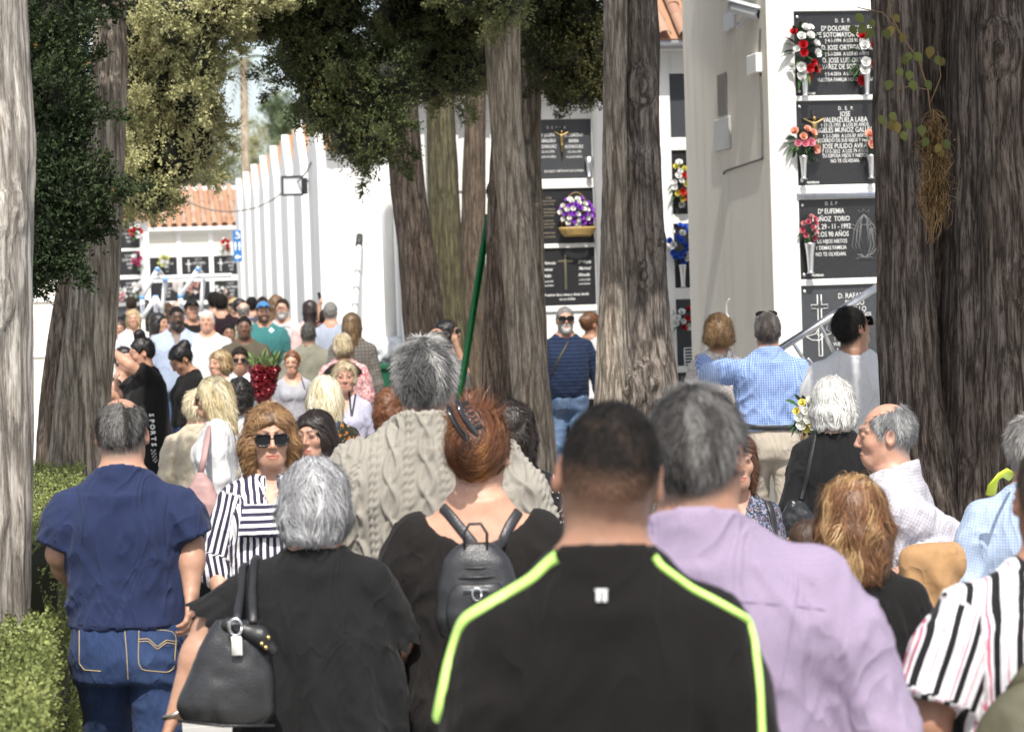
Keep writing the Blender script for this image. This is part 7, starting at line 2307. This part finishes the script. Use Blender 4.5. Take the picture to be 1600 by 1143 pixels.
# ---------- embracing group by the fluted trunk
r, lo, inf = P('sports', 222, 527, 195, -62, 'woman with dark bun in black tee and black track trousers reading SPORTS, arm raised', sex='f', skin=(.45, .26, .18), g=1.42, sw=1.1, head=(-10, 12, 0), hair=('bun', 'black', dict(bun=(0, .02, 1.785), br=.05, vol=.012)), top=T_(F_BLACK, sl=.36, m=.02, rs=(.085, .085), hem=.76, fold=.008), bot=dict(mat=F_BLACKT, m=.02, ra=.075), arms={'L': ('px', (203, 570, -.20), (176, 548, -.12), 1.), 'R': ((.03, -.2, -.15), (-.02, -.22, .1), 1.)})
tq = bvh(r, inf, ['trousers', 'shirt'])
for i, ch in enumerate('SPORTS'):
    h = cast(tq, 237 + i * .8, 648 + i * 9.2)
    if h is None: continue
    pl_ = Plane(h[0] + h[1] * .006, unit(np.array([math.cos(.1), math.sin(.1), 0])), np.array([0, 1., 0])); 
    o = text(None, Plane(h[0], np.array([1., 0, 0]), np.array([0, 1., 0])), ch, 0, 0, .052, depth=-.022, mat=LETTER, xs=1.0, bold=.02, name='printed_letter')
    co = np.zeros(len(o.data.vertices) * 3, np.float32); o.data.vertices.foreach_get('co', co); co = co.reshape(-1, 3).astype(float)
    c = h[0] * np.array([1, 1, 0]); q = co - c; q = np.stack([q[:, 2] * 1.0, q[:, 1], -q[:, 0]], 1)
    co = q + h[0]; o.data.vertices.foreach_set('co', lo(co).astype(np.float32).ravel()); o.data.update(); o.parent = r
g = G()
for i in range(8):
    for j in range(3):
        if (i + j) % 2: continue
        h = cast(tq, 237 + i * .5 + j * 2.6, 703 + i * 2.6)
        if h is not None: g.bbox(tuple(h[0] + (-.0048, -.012, -.0048)), tuple(h[0] + (.0048, -.004, .0048)), .001)
if g.nv:
    for i, v in enumerate(g.v): g.v[i] = lo(v)
    g.build('checker_trim', LETTER, r)
P('hugged', 193, 541, 180, 48, 'dark haired woman in black patterned top embraced beside the trunk', sex='f', skin='mid', g=1.1, hair=('bun', 'black', dict(bun=(0, .1, 1.68), br=.03)), top=T_(fab('black_print', 'floral', [(.014, .014, .015), (.35, .35, .35)], (30, .64)), sl=.0, neck='scoop'), bot=TR, arms={'R': ('px', (186, 620, -.1), (182, 598, -.22), 1.6)})
P('bowed', 281, 538, 190, -58, 'woman in black tee with bowed head and a navy spotted skirt', sex='f', skin=(.36, .20, .13), g=1.2, head=(0, 40, 0), hair=('bun', 'black', dict(bun=(0, .105, 1.70), br=.055, vol=.012)), top=T_(F_BLACK, sl=.34, m=.016, rs=(.08, .08), hem=.98), bot=dict(mat=fab('navy_spots', 'spots', [(.02, .035, .10), (.35, .4, .5)], (55, .22)), skirt=.45))

# ---------- walking towards the camera, middle distance
P('blue_shirt', 275, 478, 142, 8, 'tall bearded man in light blue shirt walking towards the camera', skin='dark', g=1.15, sw=1.16, head=(10, 6, 0), hair=('short', 'black', dict(vol=.004, len=.008)), beard=((.012, .010, .009), .95), top=T_(fab('chambray', 'plain', [(.31, .36, .47)]), sl=1.0, collar='shirt', open=True, neck='v', m=.018, rs=(.08, .068), fold=.009), bot=JN)
P('white_man', 323, 484, 142, 0, 'white haired man in white tee walking towards the camera', skin='fair', g=1.1, sw=1.08, hair=('short', 'white', dict(vol=.007)), top=T_(F_WHITE, sl=.42, rs=(.075, .08), m=.016), bot=dict(mat=F_BEIGE))
r, lo, inf = P('cap_black', 299, 468, 126, 18, 'young man in black cap and black tee with a gold chain', skin='mid', hair=('short', 'dark', dict(vol=.006)), cap=((.012, .012, .013), (.012, .012, .013), (.45, .38, .2)), top=T_(F_BLACK, sl=.42, m=.014), bot=JN)
G().tube([(.075 * math.sin(t), -.055 - .075 * math.cos(t) * .9, 1.44 - .06 * (math.cos(t) + 1) * .5 - .02) for t in np.linspace(-2.2, 2.2, 15)], .006, 6).build('chain', m_metal('gold', (.6, .45, .2), .3), r)
P('olive_man', 381, 494, 148, 4, 'stern man in olive brown tee walking towards the camera', skin=(.13, .07, .045), g=1.12, sw=1.1, hair=('short', 'black', dict(vol=.005)), beard=((.03, .02, .015), .4), top=T_(fab('olive_jersey', 'plain', [(.075, .065, .045)]), sl=.42, rs=(.078, .08), m=.016), bot=TR)
P('boy', 357, 506, 130, 10, 'boy with cropped dark hair between the men in white and olive', skin=(.24, .13, .085), g=.95, sw=.85, hair=('short', 'black', dict(vol=.007)), top=T_(F_BLACK, sl=.42), bot=JN)
r, lo, inf = P('teal', 411, 471, 128, 10, 'bearded man in teal tee and blue trucker cap', skin='mid', g=1.05, sw=1.12, hair=('short', 'brown', dict(vol=.008)), beard=((.06, .03, .018), .95), cap=((.05, .16, .33), (.70, .71, .72), (.65, .68, .72)), top=T_(fab('teal_jersey', 'plain', [(.035, .14, .14)]), sl=.42, rs=(.078, .08), m=.014), bot=JN)
for pl_ in ([(424, 512), (424, 520)], [(420, 516), (428, 516)]): strap(r, lo, inf, ['shirt'], pl_, .03, m_plain('logo_pale', (.5, .6, .6), .6), 'logo', n=4)
r, lo, inf = P('grey_tee', 441, 466, 126, -4, 'man with grey beard and glasses in pale grey printed tee', skin='fair', g=1.12, sw=1.12, hair=('short', 'dark', dict(vol=.007)), beard=((.35, .33, .32), .9), glasses='clear', top=T_(fab('heather_grey', 'plain', [(.40, .40, .41)]), sl=.42, rs=(.078, .082), m=.016), bot=JN)
PRN = m_plain('print_grey', (.16, .16, .17), .7)
for pl_ in ([(430, 502), (440, 500), (452, 501)], [(432, 508), (438, 514), (446, 508), (454, 512)], [(430, 518), (440, 520), (450, 517)], [(434, 524), (448, 524)]): strap(r, lo, inf, ['shirt'], pl_, .018, PRN, 'print', n=8, off=.002, th=.001)
P('blond_short', 344, 546, 185, -38, 'short haired blonde woman in white top glancing aside', sex='f', skin='fair', g=1.05, hs=1.05, hair=('bob', 'lbrown', dict(zl=1.575, vol=.014, hl=(.55, .42, .22), hlf=.1, curl=.15, w=.98)), top=T_(F_WHITE, sl=.6, neck='v', rs=(.07, .075)), bot=JN)
r, lo, inf = P('bouquet_woman', 374, 542, 170, 6, 'dark haired woman in sunglasses and white shirt carrying a red wrapped bouquet', sex='f', skin='mid', g=1.02, hs=1.05, hair=('short', (.03, .022, .018), dict(vol=.016, len=.03)), glasses='sun', top=T_(fab('pale_blue_white', 'plain', [(.66, .69, .75)]), sl=.9, collar='shirt', open=True, neck='v', m=.018), bot=JN, arms={'L': ('px', (396, 628, -.02), (402, 600, -.2), 2.2)})
fb = empty('foil_bouquet', at(411, 606, 173), 0, 1.12, 'bouquet wrapped in crinkled red foil with green sprigs', 'bouquet')
rng = np.random.default_rng(4)
v, q = march([cone((-.01, 0, -.06), (.0, 0, .03), .045, .085, .02), cone((0, 0, .0), (.02, 0, .15), .085, .105, .02, cap=True), ell((.02, 0, .15), (.115, .10, .035), .03)], .009)
N = vnormals(v, q); cr_ = 1 - np.abs(2 * vnoise(v * 38) - 1); v = v + N * ((cr_ - .5) * .045)[:, None] + N * ((vnoise(v * 80) - .5) * .02)[:, None]
G().add(v, q).build('wrapper', m_plain('red_foil', (.15, .008, .014), .28, .45, .5), fb, smooth=False)
g = G()
for i in range(90):
    p_ = np.array([rng.uniform(-.09, .13), rng.uniform(-.10, .06), rng.uniform(.13, .2)]); leafblade(g, p_, np.array([rng.normal(0, .45) + .15, rng.normal(-.1, .3), 1]), rng.uniform(.07, .2), .026, np.array((.10, .15, .05)) * rng.uniform(.6, 1.8), rng, .15)
g.build('sprigs', GREEN, fb)
g = G()
for i in range(5): g.tube([(rng.normal(0, .008), rng.normal(0, .008), -.02), (rng.normal(-.01, .015), rng.normal(0, .01), -.14)], .004, 5, FOLC[0])
g.build('stems', GREEN, fb)
r, lo, inf = P('grey_knit', 456, 548, 166, 4, 'auburn haired woman with glasses in light grey long sleeved top', sex='f', skin='fair', g=1.1, hs=1.05, head=(-8, 2, 0), hair=('bun', 'auburn', dict(bun=(0, .105, 1.66), br=.035, vol=.010)), glasses='clear', top=T_(fab('light_grey_knit', 'plain', [(.33, .33, .36)]), sl=1.0, neck='scoop', m=.012), bot=JN)
strap(r, lo, inf, ['shirt'], [(470, 588), (474, 600), (479, 620), (482, 640)], .014, LEATH, 'strap', n=10)
P('older', 538, 563, 222, 4, 'older woman with short blonde hair, lilac shirt and black lanyard, squinting', sex='f', skin=(.46, .27, .2), g=1.08, hs=1.08, hair=('short', (.60, .50, .34), dict(vol=.018, len=.035, hl=(.74, .66, .48), line=.006)), top=T_(fab('lilac_print', 'spots', [(.42, .41, .52), (.2, .2, .36)], (50, .16)), sl=.45, collar='shirt', open=True, neck='v', m=.018), bot=dict(mat=F_NAVYT))
r, lo, inf = PEOPLE['older']
for pl_ in ([(545, 610), (547, 625), (549, 650)], [(556, 612), (553, 630), (550, 650)]): strap(r, lo, inf, ['shirt', 'body'], pl_, .013, m_plain('lanyard_black', (.012, .012, .014), .5), 'lanyard', n=10)

# ---------- walking away, middle distance
P('bob', 507, 586, 285, 172, 'platinum blonde woman in dark floral dress with navy strap, seen from behind', sex='f', skin='fair', g=1.08, hs=1.1, hair=('bob', (.68, .58, .38), dict(zl=1.43, vol=.018, w=1.06, hl=(.85, .80, .64), hlf=.1, len=.09, lift=.06, curl=.04)),
  top=T_(fab('tropical_print', 'floral', [(.022, .022, .016), (.30, .11, .03), (.10, .11, .03), (.42, .30, .20)], (13, .60)), sl=.45, m=.016, rs=(.075, .08), hem=.5, name='dress'), bot=TR)
r, lo, inf = PEOPLE['bob']; strap(r, lo, inf, ['dress'], [(531, 648), (526, 662), (519, 680)], .04, m_leather('navy_leather', (.03, .035, .06)), 'strap', n=10)
P('olive_jacket', 481, 504, 152, 180, 'bald dark skinned man in grey olive jacket walking away', skin=(.20, .11, .07), g=1.15, sw=1.16, hair=('short', (.09, .085, .08), dict(vol=.003)), top=T_(fab('grey_olive', 'plain', [(.20, .195, .15)]), sl=1.0, collar='shirt', m=.022, rs=(.085, .075), fold=.010, name='jacket'), bot=TR)
P('auburn_long', 499, 501, 128, 178, 'woman with long auburn hair and dark red top walking away', sex='f', skin='mid', hair=('long', (.075, .025, .016), dict(zl=1.36, vol=.014, w=1.08)), top=T_(fab('wine', 'plain', [(.10, .02, .03)]), sl=1.0), bot=TR)
P('black_long', 522, 502, 128, 180, 'woman with long black hair in black walking away', sex='f', skin='mid', hair=('long', 'black', dict(zl=1.34, vol=.014, w=1.05)), top=T_(F_BLACK, sl=1.0), bot=TR)
P('check_jacket', 549, 488, 158, 180, 'woman with long straight light brown hair in grey brown checked jacket', sex='f', skin='mid', g=1.1, sw=1.12, hair=('long', (.20, .125, .06), dict(zl=1.34, vol=.012, w=1.02, lift=.05, curl=.02, hl=(.12, .07, .035))), top=T_(fab('tweed', 'check', [(.17, .155, .135), (.09, .082, .075)], (.035, .5)), sl=.85, m=.02, name='jacket'), bot=TR, arms={'R': ('px', (590, 600, 0), (602, 640, .02), 1.)})
r, lo, inf = P('floral_pink', 535, 520, 172, 180, 'short haired blonde woman with black shawl over a pink floral blouse', sex='f', skin='mid', g=1.2, sw=1.15, hair=('bob', (.45, .36, .22), dict(zl=1.585, vol=.012, hl=(.7, .6, .42), w=.96, curl=.12)), top=T_(fab('pink_floral', 'floral', [(.52, .30, .30), (.68, .52, .50), (.34, .08, .10)], (28, .55)), sl=.8, m=.02, rs=(.08, .075)), bot=TR)
v, q = march([profile([(1.33, .215, .15, .0), (1.40, .19, .12, .005), (1.46, .11, .085, .015), (1.485, .075, .07, .02)], .02, .022, 1.35, 1.48)], .013)
G().add(v, q).build('shawl', F_BLACK, r)
P('red_hair', 608, 606, 260, 180, 'person with frizzy copper hair just beside the cable sweater', sex='f', skin='fair', hair=('bob', (.20, .075, .03), dict(zl=1.50, vol=.024, w=1.1, curl=.5, jit=1.0, lump=.016)), top=T_(F_BLACK, sl=.5), bot=TR)
P('dark_curls', 798, 626, 400, 178, 'woman with dark wavy hair and black patterned top behind the auburn up-do', sex='f', skin='mid', hair=('bob', (.022, .014, .010), dict(zl=1.46, vol=.016, w=1.05, curl=.4, jit=.9)), top=T_(fab('black_white_print', 'floral', [(.016, .015, .016), (.45, .44, .45)], (24, .62)), sl=1.0), bot=TR)
P('chin', 697, 499, 174, 72, 'dark curly haired woman in sunglasses resting her chin on her hand', sex='f', skin='mid', g=1.05, head=(0, -6, 0), hair=('long', 'black', dict(zl=1.40, vol=.016, w=1.05, curl=.3, jit=.7)), glasses='sun', top=T_(F_BLACK, sl=.4, neck='v'), bot=TR, arms={'R': ('px', (728, 582, -.18), (714, 540, -.2), 2.0)})
P('bald_striped', 682, 512, 180, 176, 'balding man in dark grey striped shirt behind the cable sweater', skin='mid', hair=('bald', (.12, .11, .10), dict(by=-.02, bz=.08, vol=.005)), g=1.1, sw=1.15, top=T_(fab('grey_fine_stripe', 'stripes_h', [(.16, .155, .15), (.28, .27, .26)], ((.022, .25, 0),)), sl=.42, m=.016, collar='polo'), bot=TR)
r, lo, inf = P('blue_sweater', 882, 479, 170, 6, 'grey bearded man in sunglasses and navy striped sweater by the gnarled trunk', skin=(.44, .25, .18), g=1.05, sw=1.02, hair=('short', (.25, .24, .235), dict(vol=.005, len=.010)), beard=((.42, .40, .39), .95), glasses='sun', top=T_(fab('navy_stripe_knit', 'stripes_h', [(.013, .020, .045), (.022, .037, .078)], ((.035, .3, 0),)), sl=1.0, collar='polo', m=.014, rs=(.07, .06), hem=.92), bot=dict(mat=F_LDENIM, m=.016), belly=.03, arms={'L': ((.09, .0, -.27), (.03, -.05, -.25), 1.)})
strap(r, lo, inf, ['shirt'], [(895, 518), (885, 540), (872, 562), (862, 585)], .03, m_plain('strap_black', (.012, .012, .013), .6), 'strap', n=14)
P('tied_hair', 922, 487, 160, 168, 'woman with brown hair tied back in pale top beyond the blue sweater', sex='f', skin='tan', head=(-50, 4, 0), hair=('bun', 'chest', dict(bun=(0, .10, 1.67), br=.04)), top=T_(fab('pale_grey', 'plain', [(.52, .52, .52)]), sl=.4), bot=TR)
r, lo, inf = PEOPLE['tied_hair']; strap(r, lo, inf, ['shirt'], [(932, 512), (928, 522), (922, 535)], .02, LEATH, 'strap', n=8)

# ---------- person at the corner, pale blue shirt
r, lo, inf = P('pale_blue', 1612, 650, 470, 178, 'grey haired person in pale blue shirt with neon strap, beyond the striped shirt', skin='mid', g=1.15, sw=1.2, hair=('short', (.3, .29, .28), dict(len=.03, vol=.014)), top=T_(fab('sky_check', 'check', [(.27, .35, .50), (.38, .44, .53)], (.012, .4)), sl=1.0, collar='shirt', m=.018, rs=(.085, .07), fold=.010), bot=JN)
tag(G().tube([at(1548, 772, 480), at(1551, 758, 482), at(1560, 744, 484), at(1570, 738, 480), at(1580, 744, 475)], .014, 8, flat=(.4, 1.2)).build('neon_strap', m_plain('neon_yellow', (.6, .75, .06), .5)), 'neon yellow strap against the dark paired trunks', 'strap')
# person on the green stepladder, mostly behind the leaning trunk
P('on_ladder', 781, 278, 206, 92, 'person in navy standing on the green stepladder, mostly hidden by the leaning trunk', skin='mid', H=1.72, hair=('short', 'dark', dict(vol=.008)), top=T_(fab('navy_work', 'plain', [(.02, .03, .09)]), sl=1.0, m=.02), bot=dict(mat=F_NAVYT))

# ---------- far crowd
FT = dict(rs=(.075, .078))
def farp(key, px, py, s, yaw, lab, sex, skin, hair, col, sl=.42, **k):
    P(key, px, py, s * .76, yaw, lab, sex=sex, skin=skin, hair=hair, top=T_(fab('cloth_%s' % key, 'plain', [col]), sl=sl), bot=TR, **k)
farp('maroon', 345, 458, 150, 180, 'dark haired man in black and maroon shirt walking away', 'm', 'mid', ('short', 'black', dict(vol=.012)), (.02, .012, .016), sw=1.1)
r, lo, inf = PEOPLE['maroon']; strap(r, lo, inf, ['shirt'], [(331, 486), (331, 500), (332, 520)], .09, m_plain('maroon', (.13, .012, .03), .8), 'panel', n=10)
farp('blond_far', 208, 483, 152, 5, 'long haired blonde woman in white far along by the tubes', 'f', 'fair', ('long', 'blond', dict(zl=1.40, w=1.1)), (.72, .72, .72))
farp('dark_far', 238, 487, 152, 10, 'dark haired woman in white below the tube frame', 'f', 'mid', ('long', 'dark', dict(zl=1.42)), (.66, .66, .66))
farp('profile_far', 247, 488, 178, 62, 'black haired woman in grey print turned to the side', 'f', 'mid', ('long', 'black', dict(zl=1.40, w=1.05)), (.22, .2, .19))
farp('black_far', 205, 463, 122, 180, 'stocky man in black tee walking away near the far plaques', 'm', 'mid', ('short', 'dark', dict(vol=.01)), (.012, .012, .013), sw=1.15, g=1.2)
farp('shade_far', 228, 468, 116, 178, 'long haired woman in black next to the far stocky man', 'f', 'tan', ('long', 'black', dict(zl=1.38)), (.014, .013, .013))
farp('blue_far', 393, 463, 128, 180, 'far dark haired man in a blue shirt', 'm', 'mid', ('short', 'black', dict(vol=.014)), (.12, .22, .42))
farp('cap_far', 410, 463, 136, 180, 'far dark haired person just behind the trucker cap', 'm', 'mid', ('short', 'dark', dict(vol=.012)), (.06, .06, .07))
farp('wavy', 431, 460, 156, 178, 'woman with long wavy brown hair behind the printed tee', 'f', 'mid', ('long', (.24, .14, .07), dict(zl=1.30, w=1.3, vol=.02, curl=.4, lump=.016)), (.03, .03, .032), sl=1.0)
farp('bald_far', 380, 472, 150, 180, 'bald man in olive shirt far along the walkway', 'm', (.58, .36, .27), ('bald', 'grey', dict(by=.03, bz=.1, vol=.003)), (.26, .25, .19), sw=1.1)
farp('blond_specs', 366, 465, 122, 2, 'blonde woman in dark glasses far along the walkway', 'f', 'fair', ('bob', 'blond', dict(zl=1.54)), (.3, .28, .26), glasses='sun')
farp('auburn_far', 354, 462, 118, 178, 'long haired auburn woman in khaki far along the walkway', 'f', 'mid', ('long', (.12, .05, .025), dict(zl=1.30, w=1.1)), (.14, .13, .09))
farp('brown_far', 361, 461, 112, 176, 'far woman with light brown bob', 'f', 'mid', ('bob', (.2, .12, .06), dict(zl=1.50)), (.2, .18, .15))
farp('pair_far', 334, 455, 142, 180, 'dark haired man in dark teal beside the maroon shirt', 'm', 'mid', ('short', 'black', dict(vol=.012)), (.02, .035, .04))
farp('profile_small', 374, 466, 140, 70, 'dark haired woman in profile far along the walkway', 'f', 'mid', ('bun', 'black', dict(bun=(0, .1, 1.66), br=.03)), (.05, .05, .07))
farp('pony', 484, 468, 168, 180, 'woman with long dark ponytail in a pale pink top', 'f', 'mid', ('long', (.03, .018, .014), dict(zl=1.32, w=.86, vol=.008)), (.62, .42, .40))
r, lo, inf = P('phone', 509, 482, 128, 178, 'dark haired person in white holding up a phone', sex='m', skin='mid', hair=('short', 'dark', dict(vol=.010)), top=T_(F_WHITE, sl=.42), bot=JN, arms={'L': ('px', (494, 510, .15), (499, 478, .2), 1.4)})
ph_ = empty('phone', at(500, 466, 127), 0, 1, 'dark phone held up in front of the white wall', 'phone')
g = G(); g.bbox((-.02, 0, -.075), (.02, .009, .075), .004, lambda v: v @ np.array(Matrix.Rotation(R_(-10), 3, 'Y')).T); g.build('body', m_plain('phone_black', (.02, .02, .025), .25), ph_, smooth=False)
g = G(); g.lathe([(.006, 0), (.005, .002)], 8, lambda v: np.stack([v[:, 0] - .008, -v[:, 2] - .001, v[:, 1] + .055], 1)); g.build('lens', m_plain('lens_black', (.01, .01, .012), .1), ph_)
farp('grey_far', 516, 471, 172, 178, 'grey haired man in blue grey beside the raised phone', 'm', 'mid', ('short', 'grey', dict(vol=.008)), (.3, .33, .4))
farp('low_far', 262, 472, 104, 178, 'far person with brown hair under the tube beam', 'm', 'mid', ('short', 'brown', dict(vol=.012)), (.3, .25, .2))
farp('low_far2', 276, 470, 100, 4, 'far bald person under the tube beam', 'm', 'fair', ('bald', 'grey', dict(by=.03, bz=.1, vol=.003)), (.2, .2, .22))
farp('left_far', 186, 500, 150, 10, 'person in white tee half hidden by the fluted trunk', 'f', 'mid', ('long', 'brown', dict(zl=1.44)), (.7, .7, .68))
farp('mid_far', 222, 474, 96, 178, 'far dark haired person beside the first tube trestle', 'm', 'mid', ('short', 'black', dict(vol=.010)), (.03, .03, .03))
farp('khaki_far', 268, 478, 122, 176, 'far woman with brown bob in dull pink', 'f', 'mid', ('bob', 'brown', dict(zl=1.5)), (.3, .2, .19))
# flowers carried in clear wrap between the polo shirt and the striped blouse
cw = bouquet(at(284, 872, 430), 'flowers in clear cellophane carried between the polo shirt and the striped blouse', [((.62, .12, .2), 1), ((.62, .6, .5), .8), ((.55, .35, .5), .6)], (.045, .05, .06), 9, .022, 14, seed=77, LL=.07, toward=np.array([0, -1., 0]))
v, q = march([cone((0, 0, -.22), (0, 0, .07), .02, .075, .01, cap=True)], .008); N = vnormals(v, q); v = v + N * ((vnoise(v * 40) - .5) * .02)[:, None]
G().add(v, q).build('cellophane', m_clear('cellophane'), cw)
